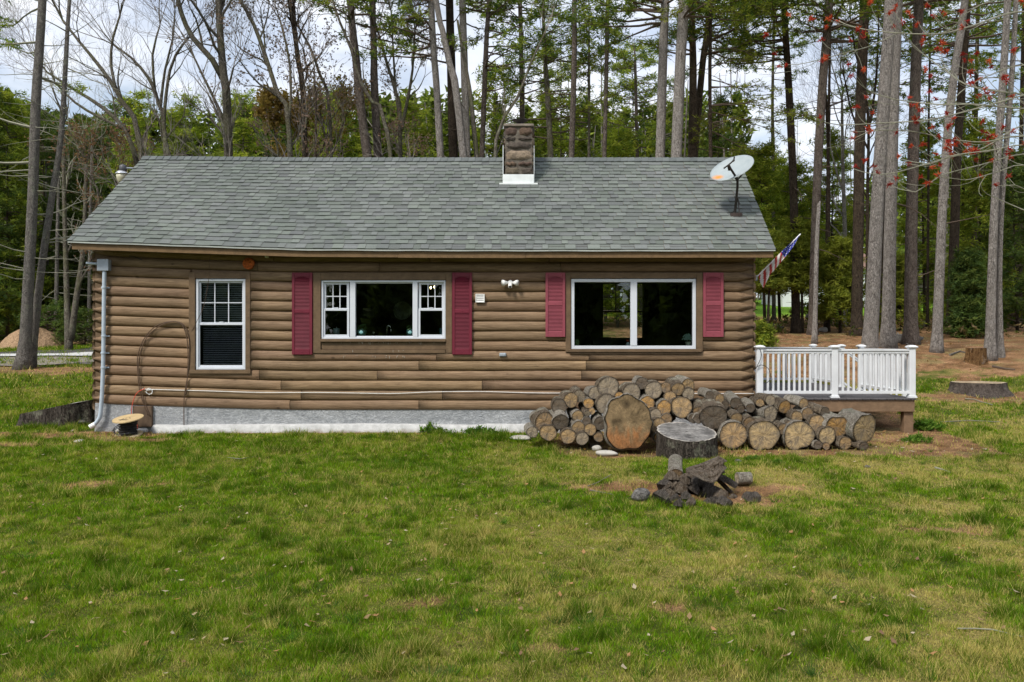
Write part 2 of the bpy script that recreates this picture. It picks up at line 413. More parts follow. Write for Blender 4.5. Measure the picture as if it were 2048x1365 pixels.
S.cycles.use_denoising = True; S.cycles.max_bounces = 6; S.cycles.transparent_max_bounces = 12; S.cycles.diffuse_bounces = 3; S.cycles.glossy_bounces = 3
S.cycles.caustics_reflective = False; S.cycles.caustics_refractive = False; S.cycles.sample_clamp_indirect = 4

# ================================================================ ground cover masks (in world coordinates)
def blob(x, y, px, py, rx, ry):          # soft patch around the ground point seen at (px,py); radii in metres
    c = G(px, py); return np.exp(-(((x-c.x)/rx)**2+((y-c.y)/ry)**2))
_c = [G(1120, 893), G(1740, 905)]
def masks(x, y):
    x = np.asarray(x, float); y = np.asarray(y, float); D = y+DW
    n = fbm(x*1.3, y*1.3, 21, 5); n2 = fbm(x*4, y*4, 31, 4); n3 = fbm(x*.45, y*.45, 41, 3)
    dirt = np.zeros_like(x)
    def strip(x0, x1, y0, y1, w=.35, a=1.):
        return a*sstep(x0-w, x0+w, x)*sstep(x1+w, x1-w, x)*sstep(y0-w, y0+w, y)*sstep(y1+w, y1-w, y)
    dirt = np.maximum(dirt, strip(.15, 7.2, -2.45, 4.5, .25))                       # under and before the woodpile and the deck
    dirt = np.maximum(dirt, strip(-11.0, -6.6, -.75, -.1, .45, .95))
    dirt = np.maximum(dirt, strip(-8.0, .3, -.32, 1, .16, .9))
    dirt = np.maximum(dirt, 1.25*blob(x, y, 1400, 985, 1.15, .55))
    dirt = np.maximum(dirt, .95*blob(x, y, 1270, 975, .9, .4)); dirt = np.maximum(dirt, .7*blob(x, y, 1530, 1000, .6, .3))
    dirt = np.maximum(dirt, .62*blob(x, y, 850, 1205, .5, .22)); dirt = np.maximum(dirt, .7*blob(x, y, 175, 970, 1.1, .28))
    dirt = np.maximum(dirt, .8*blob(x, y, 60, 890, 1.3, .3)); dirt = np.maximum(dirt, .9*blob(x, y, 260, 880, 1.2, .3)); dirt = np.maximum(dirt, .6*blob(x, y, 730, 895, .3, .15))
    dirt = np.maximum(dirt, 1.2*blob(x, y, 1985, 795, 1.7, .9)); dirt = np.maximum(dirt, .6*blob(x, y, 1330, 1215, .35, .15)); dirt = np.maximum(dirt, .5*blob(x, y, 1100, 1300, .4, .15))
    dirt = np.maximum(dirt, .55*blob(x, y, 1900, 1060, 1.2, .35)); dirt = np.maximum(dirt, 1.1*blob(x, y, 40, 740, 2.6, .9))
    wr = sstep(0, 5, x)
    dirt = np.maximum(dirt, wr*sstep(20.2, 21.6, D+(n-.5)*3.5)*sstep(50, 44, D))
    dirt = np.maximum(dirt, (1-wr)*sstep(32.5, 34, D+(n-.5)*2))
    green_patch = wr*blob(x, y, 1900, 745, 1.6, .5)
    dirt = dirt*(1-.8*np.clip(green_patch, 0, 1))
    dirt = np.clip(dirt+(n2-.5)*1.0*(dirt > .06)*np.clip((1.12-dirt)*2.2, .35, 1), 0, 1); dirt = sstep(.3, .62, dirt)
    straw = sstep(.44, .66, n*.6+n2*.25+n3*.25)*.75
    straw = straw*(.25+.75*sstep(-3.5, 3, x))+.38*sstep(0, 6, x)*sstep(.25, .6, n)*sstep(1, -2, y)
    straw = np.maximum(straw, .75*blob(x, y, 1850, 980, 3.2, 1.2)*sstep(.3, .55, n)); straw = np.maximum(straw, .5*blob(x, y, 1000, 960, 1.8, .8)*sstep(.35, .6, n))
    straw = np.maximum(straw, .6*blob(x, y, 150, 780, 3.5, .8)*sstep(.3, .55, n))
    return dirt, np.clip(straw, 0, 1), n, n2, n3

def make_ground():
    def axis(fine0, fine1, st, ends, grow=1.16):
        a = list(np.arange(fine0, fine1, st)); d = st
        while a[-1] < ends[1]: d *= grow; a.append(a[-1]+d)
        d = st; lo = []
        x = fine0
        while x > ends[0]: d *= grow; x -= d; lo.append(x)
        return np.array(lo[::-1]+a)
    xs = axis(-12, 12, .085, (-700, 700)); ys = axis(-12, 12, .085, (-60, 900))
    X, Y = np.meshgrid(xs, ys); Z = ground(X, Y)
    d, s, n, n2, n3 = masks(X, Y)
    g = np.stack([.06+.06*(n2-.5)+.02*(n3-.5), .085+.07*(n2-.5)+.02*(n3-.5), .012+0*n], -1)  # green painted dark, standing in for shaded soil between the blades
    st = np.array([.27, .225, .08]); nf = NR.rand(*n.shape); dirtc = np.stack([.23+.22*(n2-.5), .135+.15*(n2-.5), .07+.10*(n2-.5)], -1)
    dirtc = dirtc*(.45+.6*n2+.5*nf)[..., None]; gk = (.55*sstep(.52, .7, fbm(X*2.3, Y*2.3, 53, 4)))[..., None]; dirtc = dirtc*(1-gk)+np.array([.20, .19, .08])*gk
    c = g*(1-s[..., None])+st*s[..., None]; c = c*(1-d[..., None])+dirtc*d[..., None]
    far = sstep(44, 50, Y+DW)[..., None]; c = c*(1-far)+np.array([.13, .26, .02])*far
    V = np.stack([X, Y, Z], -1).reshape(-1, 3); nx, ny = len(xs), len(ys)
    i = np.arange(nx*ny).reshape(ny, nx)
    Fq = np.stack([i[:-1, :-1], i[:-1, 1:], i[1:, 1:], i[1:, :-1]], -1).reshape(-1, 4)
    me = bpy.data.meshes.new('ground'); me.vertices.add(len(V)); me.vertices.foreach_set('co', V.astype(np.float32).ravel())
    me.loops.add(Fq.size); me.loops.foreach_set('vertex_index', Fq.astype(np.int32).ravel())
    me.polygons.add(len(Fq)); me.polygons.foreach_set('loop_start', np.arange(0, Fq.size, 4, dtype=np.int32))
    me.polygons.foreach_set('use_smooth', np.ones(len(Fq), bool))
    ca = me.color_attributes.new('col', 'FLOAT_COLOR', 'POINT'); C = np.hstack([c.reshape(-1, 3), np.ones((len(V), 1))]).astype(np.float32); ca.data.foreach_set('color', C.ravel())
    me.update(calc_edges=True)
    m = NT('lawn_and_duff'); v = m.coord(); f = m.noise(v, 34, 5, .8); ff = m.noise(v, 120, 3, .8)
    c = m.mix(1.0, m.attr(), m.ramp(f, [(.34, (.35, .35, .35)), (.64, (1.6, 1.55, 1.5))]), 'MULTIPLY')
    c = m.mix(1.0, c, m.ramp(ff, [(.36, (.4, .4, .4)), (.62, (1.7, 1.65, 1.6))]), 'MULTIPLY')
    m.col(c); m.rough(.95, .1); m.bump(m.math('ADD', f, ff), .8, .03)
    me.materials.append(m.m)
    o = bpy.data.objects.new('ground', me); COL.objects.link(o); tag(o, 'grassy lawn and pine duff ground rising toward the woods', kind='structure')
make_ground()

def band(name, rows, mat, label, lift, x0=-1000, x1=900, n=120):
    """strip draped on the ground between two curves given as photo pixels (py at px)"""
    b = MB(); v = []
    A = [G(p[0], p[1]) for p in rows[0]]; B = [G(p[0], p[1]) for p in rows[1]]
    def at(L_, t):
        k = t*(len(L_)-1); i = min(int(k), len(L_)-2); return L_[i].lerp(L_[i+1], k-i)
    m = 6; pts = []
    for i in range(n+1):
        for j in range(m+1):
            p = at(A, i/n).lerp(at(B, i/n), j/m); pts.append((p.x, p.y, float(ground(p.x, p.y))+lift))
    b.add(pts, [(i*(m+1)+j, (i+1)*(m+1)+j, (i+1)*(m+1)+j+1, i*(m+1)+j+1) for i in range(n) for j in range(m)])
    o = b.build(name, mat); tag(o, label, kind='structure'); return o
M['gravel'] = plain('gravel_drive', (.22, .195, .17), .95, .1, 0, .4, 9, 1.0, 30)
M['asphalt'] = plain('worn_asphalt', (.075, .07, .07), .9, .2, 0, .25, 3, .6, 60)
M['concrete'] = plain('pale_concrete', (.5, .5, .49), .8, .2, 0, .1, 2)
band('gravel_driveway', ([(-700, 736), (0, 733), (300, 728), (560, 726)], [(-700, 718), (0, 716), (300, 711), (560, 709)]), M['gravel'], 'grey gravel shoulder beside the paved lane', .03)
band('kerb_strip', ([(-700, 719), (0, 716.5), (300, 711), (560, 708)], [(-700, 714), (0, 712), (300, 706.5), (560, 704)]), M['concrete'], 'pale concrete strip along the lane edge', .07)
band('lane', ([(-700, 714), (0, 712), (300, 706.5), (560, 704)], [(-700, 708), (0, 707), (120, 703), (190, 696), (560, 690)]), M['asphalt'], 'dark asphalt lane behind the cabin left side', .05)

# ================================================================ grass (one uncountable mass) and litter
def make_grass():
    V = []; C = []
    def batch(D0, D1, dens, h0, w0, xa=None, xb=None):
        area = 0; a = (xa if xa is not None else -(CX+140)/F*D1); b = (xb if xb is not None else (958+140)/F*D1)
        n = int(dens*(D1-D0)*(b-a)); x = NR.uniform(a, b, n); D = NR.uniform(D0, D1, n)
        px = CX+x*F/D; ok = (px > -150) & (px < 2200)
        y = D-DW
        ok &= ~((y > -.25) & (x > -8.4) & (x < 3.9) & (y < 5.2)); ok &= ~((y > -.4) & (x > 3.7) & (x < 6.7) & (y < 5.2))
        x = x[ok]; y = y[ok]; D = D[ok]
        d, s, nn, n2, n3 = masks(x, y)
        tuft = fbm(x*4.6, y*4.6, 77, 4)
        keep = NR.rand(len(x)) > np.clip(d*.93+(s > .5)*.2-.25*sstep(.5, .7, n2), 0, .97)
        x, y, D, d, s, nn, n2, n3, tuft = [q[keep] for q in (x, y, D, d, s, nn, n2, n3, tuft)]
        n = len(x); z = ground(x, y)
        h = h0*(.55+.9*NR.rand(n))*(.7+1.0*sstep(.50, .72, tuft))*(1-.35*s)*(.45+1.0*sstep(.36, .62, fbm(x*8.5, y*8.5, 151, 3)))
        az = NR.uniform(0, 2*math.pi, n); lean = h*NR.uniform(.15, 1.0, n); la = NR.uniform(0, 2*math.pi, n)
        w = w0*NR.uniform(.6, 1.3, n)
        p0 = np.stack([x-np.cos(az)*w, y-np.sin(az)*w, z-.004], -1); p1 = np.stack([x+np.cos(az)*w, y+np.sin(az)*w, z-.004], -1)
        p2 = np.stack([x+np.cos(la)*lean, y+np.sin(la)*lean, z+h], -1)
        v = np.stack([p0, p1, p2], 1).reshape(-1, 3)
        base = np.stack([.10+.08*NR.rand(n), .185+.10*NR.rand(n), .006+.006*NR.rand(n)], -1)*(.5+1.25*NR.rand(n))[:, None]
        yel = np.clip((nn-.42)*2.2+NR.normal(0, .18, n), 0, 1)[:, None]
        base = base*(1-yel*.55)+np.array([.36, .38, .045])*yel*.55
        dk = sstep(.5, .72, tuft)[:, None]; base = base*(1-.45*dk)+np.array([.045, .11, .014])*.45*dk
        mo = fbm(x*7.5, y*7.5, 131, 3); st = (NR.rand(n) < (.05+.6*s+.45*d+.5*sstep(.56, .74, mo)))[:, None]; base = base*(1-.4*sstep(.5, .3, mo))[:, None]
        base = np.where(st, np.array([.50, .43, .15])*(.45+.9*NR.rand(n)[:, None]), base)
        c = np.repeat(base, 3, axis=0)
        V.append(v); C.append(c)
    batch(3.6, 6.5, 14000, .040, .0026); batch(6.5, 9, 10000, .040, .0032); batch(9, 12.5, 6500, .042, .004); batch(12.5, 15.4, 4800, .048, .005)
    batch(15.4, 20, 1400, .055, .008, -15, -8.3); batch(20, 33, 420, .06, .014, -24, -8.3)
    batch(15.4, 21, 1400, .05, .008, 6.7, 15)
    o = fast_mesh('grass', np.concatenate(V), 3, M['grass'], col=np.concatenate(C)); tag(o, 'short green and straw coloured lawn grass', 'grass', kind='stuff')
make_grass()

def make_litter():
    V = []; C = []
    def leaf(p, s, c):
        a = R.random()*6.3; u = Vector((math.cos(a), math.sin(a), R.uniform(-.2, .4))); w = Vector((-math.sin(a), math.cos(a), R.uniform(-.3, .5)))
        q = [p-u*s*.5, p+w*s*.35, p+u*s*.5+Vector((0, 0, s*.2)), p-w*s*.3]
        V.extend([tuple(t) for t in q]); C.extend([c]*4)
    for _ in range(520):
        px, py = R.uniform(-80, 2130), 1365-(R.random()**.7)*480
        p = G(px, py, .035); c = R.choice([(.42, .33, .2), (.33, .22, .12), (.5, .42, .3), (.24, .15, .09), (.45, .25, .12)])
        leaf(p, R.uniform(.03, .065), c)
    for _ in range(5200):
        x = R.uniform(-11, 17); y = R.uniform(-3, 15); d = float(masks(np.array([x]), np.array([y]))[0][0])
        if d > .4: leaf(Vector((x, y, float(ground(x, y))+.02)), R.uniform(.03, .09), R.choice([(.36, .25, .15), (.45, .38, .3), (.24, .13, .07), (.3, .17, .08)]))
    o = fast_mesh('leaf_litter', np.array(V), 4, M['leaf'], col=np.array(C)); tag(o, 'scattered dry brown leaves and bark chips', 'leaf litter', kind='stuff')
make_litter()
def lawn_tufts():
    V = []; C = []; rs = np.random.RandomState(31)
    for _ in range(230):
        g = G(R.uniform(-100, 2150), 1400-(R.random()**.8)*500); n = rs.randint(14, 34); s = R.uniform(.03, .10); h = R.uniform(.05, .10); a = rs.uniform(0, 6.28, n); r = s*rs.rand(n)
        x = g.x+r*np.cos(a); y = g.y+r*np.sin(a); az = rs.uniform(0, 6.28, n); w = .0035; hh = h*rs.uniform(.5, 1.1, n); ln = hh*.8
        p0 = np.stack([x-np.cos(az)*w, y-np.sin(az)*w, np.full(n, g.z)], -1); p1 = np.stack([x+np.cos(az)*w, y+np.sin(az)*w, np.full(n, g.z)], -1); p2 = np.stack([x+np.cos(a)*ln, y+np.sin(a)*ln, g.z+hh], -1)
        V.append(np.stack([p0, p1, p2], 1).reshape(-1, 3)); t = R.choice([(.05, .12, .015), (.08, .17, .02), (.12, .22, .02), (.07, .14, .03)]); C.append(np.repeat(np.array(t)*rs.uniform(.6, 1.3, n)[:, None], 3, axis=0))
    o = fast_mesh('grass_tufts', np.concatenate(V), 3, M['grass'], col=np.concatenate(C)); tag(o, 'coarse darker grass tufts scattered through the lawn', 'grass', kind='stuff')
lawn_tufts()
# ================================================================ the cabin
X = lambda px: (px-CX)*DW/F
Z = lambda py: CZ+(CY-py)*DW/F
def sagz(x):
    px = CX+x*F/DW; return .12*max(0, (600-px)/413)**1.35
house = thing('log_cabin', 'brown half-log sided cabin with grey shingle roof and stone chimney', 'house', (-2.2, 0, 0))
WX0, WX1, WZ0, WZ1 = X(187), X(1509), Z(820), Z(505)
HD = 5.0                                        # house depth
OPEN = [(X(394), X(493), Z(739), Z(558)), (X(644), X(892), Z(678), Z(561)), (X(1142), X(1391), Z(698), Z(558))]
TRIM = [(X(381), X(503), Z(747), Z(545)), (X(628), X(905), Z(706), Z(546)), (X(1131), X(1404), Z(704), Z(546))]

def log_row(b, x0, x1, z0, z1, tone, side=None, ends=(False, False), y=0.0, sag=True):
    """half-round log; side None: facade, else along Y at x=side[0], facing side[1]"""
    n = max(2, int((x1-x0)/.25)); K = 9; v = []; ph = R.random()*50
    h = z1-z0; zc = (z0+z1)/2; bul = .058
    for i in range(n+1):
        t = i/n; x = x0+(x1-x0)*t
        e = 1.0
        if ends[0]: e = min(e, math.sqrt(max(.0, 1-(max(0, .07-(x-x0))/.07)**2))) if x-x0 < .05 else e
        if ends[1]: e = min(e, math.sqrt(max(.0, 1-(max(0, .07-(x1-x))/.07)**2))) if x1-x < .05 else e
        wv = .004*math.sin(x*1.7+ph)+.003*math.sin(x*4.1+ph*2)
        for k in range(K):
            a = math.pi*k/(K-1)
            zz = zc-math.cos(a)*h/2*.985*(.35+.65*e)+wv*.5; yy = -(math.sin(a)**.75)*bul*e-wv*.6
            if side is None: v.append((x, y+yy, zz+(sagz(x) if sag else 0)))
            else: v.append((side[0]-side[1]*yy, x, zz))
    f = []
    for i in range(n):
        for k in range(K-1):
            q = (i*K+k, (i+1)*K+k, (i+1)*K+k+1, i*K+k+1)
            f.append(q if (side is None or side[1] < 0) else q[::-1])
    f.append(tuple(range(K))[::-1]); f.append(tuple(range(n*K, (n+1)*K)))
    b.add(v, f, tone)

def build_walls():
    b = MB(); nrow = 16; h = (WZ1-WZ0)/nrow
    for r in range(nrow):
        z0, z1 = WZ0+r*h, WZ0+(r+1)*h; zc = (z0+z1)/2
        runs = [(WX0, WX1)]
        for (a, c, lo, hi) in TRIM:
            if lo-.02 < zc < hi+.02:
                nr = []
                for (p, q) in runs:
                    if a < q and c > p: nr += [(p, a+.02), (c-.02, q)]
                    else: nr.append((p, q))
                runs = nr
        for (p, q) in runs:
            cuts = [p]; x = p
            while q-x > 4.2:
                x += R.uniform(2.0, 3.9)
                if q-x > .6: cuts.append(x)
            cuts.append(q)
            for i in range(len(cuts)-1):
                t = R.uniform(.84, 1.12)*(.9 if r > 13 else 1.0)*(1.08 if r < 6 else 1); d = .0035  # soft eave shade put into the tone of the top rows; low rows lighter
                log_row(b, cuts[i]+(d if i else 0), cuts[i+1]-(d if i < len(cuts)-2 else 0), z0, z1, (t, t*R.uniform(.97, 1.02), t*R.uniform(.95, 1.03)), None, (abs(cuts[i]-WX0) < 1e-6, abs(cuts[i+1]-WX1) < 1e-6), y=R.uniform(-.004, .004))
    b.build('log_siding', M['log'], house, smooth=True)
    b = MB()
    for s, sx in ((1, WX1-.03), (-1, WX0+.03)):
        for r in range(nrow):
            t = R.uniform(.85, 1.1); log_row(b, .0, HD, WZ0+r*h, WZ0+(r+1)*h, (t, t, t), (sx, s))
        # gable boards above
    b.build('side_log_siding', M['log'], house, smooth=True)
    # backing wall with the three openings, built as panels between openings
    b = MB(); xs = [WX0+.02]; 
    for (a, c, lo, hi) in OPEN:
        b.box(xs[-1], a, .0, .12, WZ0, WZ1+.05)
        b.box(a, c, .0, .12, WZ0, lo); b.box(a, c, .0, .12, hi, WZ1+.05); xs.append(c)
    b.box(xs[-1], WX1-.02, .0, .12, WZ0, WZ1+.05)
    b.build('wall_backing', M['trim'], house)
    # rear and side inner walls, floor, ceiling
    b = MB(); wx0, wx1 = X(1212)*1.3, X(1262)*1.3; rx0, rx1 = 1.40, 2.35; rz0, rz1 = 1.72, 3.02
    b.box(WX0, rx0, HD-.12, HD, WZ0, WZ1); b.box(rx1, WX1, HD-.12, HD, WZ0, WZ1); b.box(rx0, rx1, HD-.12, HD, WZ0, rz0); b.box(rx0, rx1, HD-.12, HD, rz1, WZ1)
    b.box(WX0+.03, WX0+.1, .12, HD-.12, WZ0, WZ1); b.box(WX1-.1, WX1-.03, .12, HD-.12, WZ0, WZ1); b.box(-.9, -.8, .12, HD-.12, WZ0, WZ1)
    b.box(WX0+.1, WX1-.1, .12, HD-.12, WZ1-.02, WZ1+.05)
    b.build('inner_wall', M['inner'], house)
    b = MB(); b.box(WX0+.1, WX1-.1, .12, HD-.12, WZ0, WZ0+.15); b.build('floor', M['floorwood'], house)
    # muntins of the rear window seen through the room
    b = MB()
    for x in (1.71, 2.03): b.box(x-.012, x+.012, HD-.08, HD-.05, 2.35, rz1)
    b.box(rx0, rx1, HD-.08, HD-.05, 2.69, 2.71); b.box(rx0, rx1, HD-.09, HD-.04, 2.33, 2.37)
    b.build('rear_window_sash', M['trim'], house)
    # foundation
    b = MB(); n = 90
    for (y0, y1, zt, zb, mt, nm, amp) in ((-.02, .3, WZ0+.01, -.35, 'stucco', 'foundation', .0), (-.19, -.02, .135, -.4, 'ledge', 'foundation_ledge', .11)):
        b = MB(); v = []
        xa, xb = (WX0+.04, WX1-.02) if nm == 'foundation' else (X(315), X(1120))
        for i in range(n+1):
            x = xa+(xb-xa)*i/n; w = amp*(float(fbm(x*1.5, 3.0, 9, 3))-.5)
            yy = y0+w*1.5
            for (y, z) in ((y1, zb), (yy-.03, zb), (yy, zt-.03+w*.6 if amp else zt), (yy+.05 if amp else y0, zt+w*.5 if amp else zt), (y1, zt+w*.3 if amp else zt)):
                v.append((x, y, z+(sagz(x) if nm == 'foundation' and z > .2 else 0)))
        f = [(i*5+k, (i+1)*5+k, (i+1)*5+k+1, i*5+k+1) for i in range(n) for k in range(4)]+[(0, 1, 2, 3, 4), tuple(n*5+k for k in (4, 3, 2, 1, 0))]
        b.add(v, f); b.build(nm, M[mt], house, smooth=amp > 0)
    b = MB()
    b.box(WX0+.04, WX0+.2, .3, HD, -.4, WZ0); b.box(WX1-.2, WX1-.04, .3, HD, -.4, WZ0); b.box(WX0+.2, WX1-.2, HD-.2, HD, -.4, WZ0)
    b.build('side_foundation', M['stucco'], house)
    b = MB(); b.box(X(270), X(308), -.085, -.024, Z(853), Z(817)+.05, b=.006); b.build('crawlspace_cover', plain('damp_brown_board', (.11, .075, .05), .8, .2, 0, .35, 8), house)
    b = MB(); b.box(X(236), X(300), -.12, -.02, -.3, .06, b=.03); b.build('foundation_footing', M['ledge'], house)
build_walls()

# ---------------------------------------------------------------- roof
RD0, RD1 = 14.6, 17.34                          # eave and ridge distance
RX0, RX1 = (138-CX)*RD0/F, (1549-CX)*RD0/F
EZ, RZ = CZ+(CY-494)*RD0/F, CZ+(CY-318.5)*RD1/F
EY, RY = RD0-DW, RD1-DW
SL = math.hypot(RY-EY, RZ-EZ); UY, UZ = (RY-EY)/SL, (RZ-EZ)/SL
def roofpt(x, s, lift=0, back=False):
    z = EZ+UZ*s+UZ*0+lift*UY; y = EY+UY*s-lift*UZ
    if back: y = 2*RY-y
    k = 1-s/SL
    sag = .118*max(0, (600-(CX+x*F/RD0))/462)*k-.03*max(0, ((CX+x*F/RD0)-600)/950)*k+.035*max(0, (-5-x)/3.5)*(1-k)-.02*math.sin(max(0, min(1, (x+8)/12))*math.pi)*k
    return (x, y, z+sag)
def build_roof():
    deck = MB()
    for back in (False, True):
        xs = np.linspace(RX0+.01, RX1-.01, 60); v = []
        for x in xs:
            for (s, l) in ((0, -.005), (SL, -.005), (SL, -.06), (0, -.06)): v.append(roofpt(x, s, l, back))
        f = [(i*4+k, (i+1)*4+k, (i+1)*4+(k+1) % 4, i*4+(k+1) % 4) for i in range(59) for k in range(4)]+[(0, 1, 2, 3), (236, 237, 238, 239)]
        deck.add(v, f)
    deck.build('roof_deck', M['fascia'], house)
    for back in (False, True):
        b = MB(); nr = 25; ex = SL/nr; cr = random.Random(3 if back else 4)
        for r in range(nr):
            s0 = r*ex-(.03 if r == 0 else 0); s1 = (r+1)*ex+.03; x = RX0-cr.uniform(.0, .2); wob = cr.uniform(-.004, .004)
            high = cr.random() < .5; first = True
            while x < RX1:
                w = cr.uniform(.10, .24) if high else cr.uniform(.12, .30); xa, xb = max(x, RX0-.02), min(x+w, RX1+.02); x += w
                if xb-xa < .01: high = not high; continue
                t = 1.08*cr.uniform(.82, 1.1)*(1.0 if high else .92); gsh = cr.uniform(-.006, .006)
                c = (.138*t+gsh*.4, .152*t+gsh*1.2, .143*t-gsh*.2)
                l0 = .017+(.008 if high else 0); l1 = .001+(.004 if high else 0); xr = xb-.0035
                p = [roofpt(xa, s0+wob, l0, back), roofpt(xr, s0+wob, l0, back), roofpt(xr, s1, l1, back), roofpt(xa, s1, l1, back), roofpt(xa, s0+wob, -.004, back), roofpt(xr, s0+wob, -.004, back)]
                f = [(0, 1, 2, 3), (4, 5, 1, 0)]
                if back: f = [q[::-1] for q in f]
                b.add(p, f, c); high = not high
        b.build('roof' if not back else 'rear_roof', M['shingle'], house)
    b = MB(); x = RX0-.02; cr = random.Random(8)
    while x < RX1:
        w = .145; t = cr.uniform(.72, .95); xb = min(x+w+.02, RX1+.02); c = (.14*t, .155*t, .155*t); v = []
        for xx, l in ((x, .022), (xb, .034)):
            v += [roofpt(xx, SL-.14, l), roofpt(xx, SL+.004, l+.012), roofpt(xx, SL-.14, l, True), roofpt(xx, SL-.14, l-.02), roofpt(xx, SL-.14, l-.02, True)]
        b.add(v, [(0, 5, 6, 1), (1, 6, 7, 2), (3, 8, 5, 0), (2, 7, 9, 4), (5, 8, 9, 7, 6)], c); x += w
    b.build('ridge_cap', M['shingle'], house)
    # fascia in three boards, gutterless, drip edge, rake boards, soffit
    for (pa, pb, dz) in ((143, 795, 0), (796, 1050, .006), (1051, 1547, .0)):
        b = MB(); xa, xb = (pa-CX)*14.6/F, (pb-CX)*14.6/F; n = 24; v = []
        for i in range(n+1):
            x = xa+(xb-xa)*i/n+(.004 if i == n else 0); p = roofpt(x, 0, -.01); zt = p[2]-.012; zb = zt-.135-dz
            for (y, z) in ((EY+.012-dz*.3, zt), (EY+.012-dz*.3, zb), (EY+.045, zb), (EY+.045, zt)): v.append((x, y, z))
        f = [(i*4+k, i*4+(k+1) % 4, (i+1)*4+(k+1) % 4, (i+1)*4+k) for i in range(n) for k in range(4)]+[(0, 1, 2, 3), tuple(n*4+k for k in (3, 2, 1, 0))]
        b.add(v, f); b.build('fascia', M['fascia'], house)
    b = MB(); v = []; n = 50
    for i in range(n+1):
        x = RX0-.01+(RX1-RX0+.02)*i/n; p = roofpt(x, -.034, -.004); wv = .003*math.sin(x*5)
        v += [(x, p[1]-.004, p[2]+wv), (x, p[1]+.05, p[2]+.03), (x, p[1]-.004, p[2]-.022+wv)]
    b.add(v, [(i*3, (i+1)*3, (i+1)*3+1, i*3+1) for i in range(n)]+[(i*3, i*3+2, (i+1)*3+2, (i+1)*3) for i in range(n)])
    b.build('drip_edge', plain('pale_drip_edge', (.36, .38, .35), .5, .4), house)
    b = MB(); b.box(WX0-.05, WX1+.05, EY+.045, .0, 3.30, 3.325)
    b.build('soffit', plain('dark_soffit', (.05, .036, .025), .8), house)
    for nm, sx in (('rake_board', RX1-.03), ('rake_board', RX0+.03)):
        b = MB()
        for back in (False, True):
            v = []
            for s in (0, SL):
                for x in (sx-.012, sx+.012):
                    for l in (-.012, -.16): v.append(roofpt(x, s, l, back))
            b.add(v, [(0, 1, 3, 2), (4, 6, 7, 5), (0, 4, 5, 1), (2, 3, 7, 6), (0, 2, 6, 4), (1, 5, 7, 3)])
        b.build(nm, M['fascia'], house)
    for sx in (WX0+.06, WX1-.06):
        b = MB(); v = [(sx-.03, .0, WZ1), (sx-.03, HD-.3, WZ1), (sx-.03, RY, RZ-.12), (sx+.03, .0, WZ1), (sx+.03, HD-.3, WZ1), (sx+.03, RY, RZ-.12)]
        b.add(v, [(0, 1, 2), (3, 5, 4), (0, 2, 5, 3), (1, 4, 5, 2), (0, 3, 4, 1)]); b.build('gable_wall', M['fascia'], house)
build_roof()

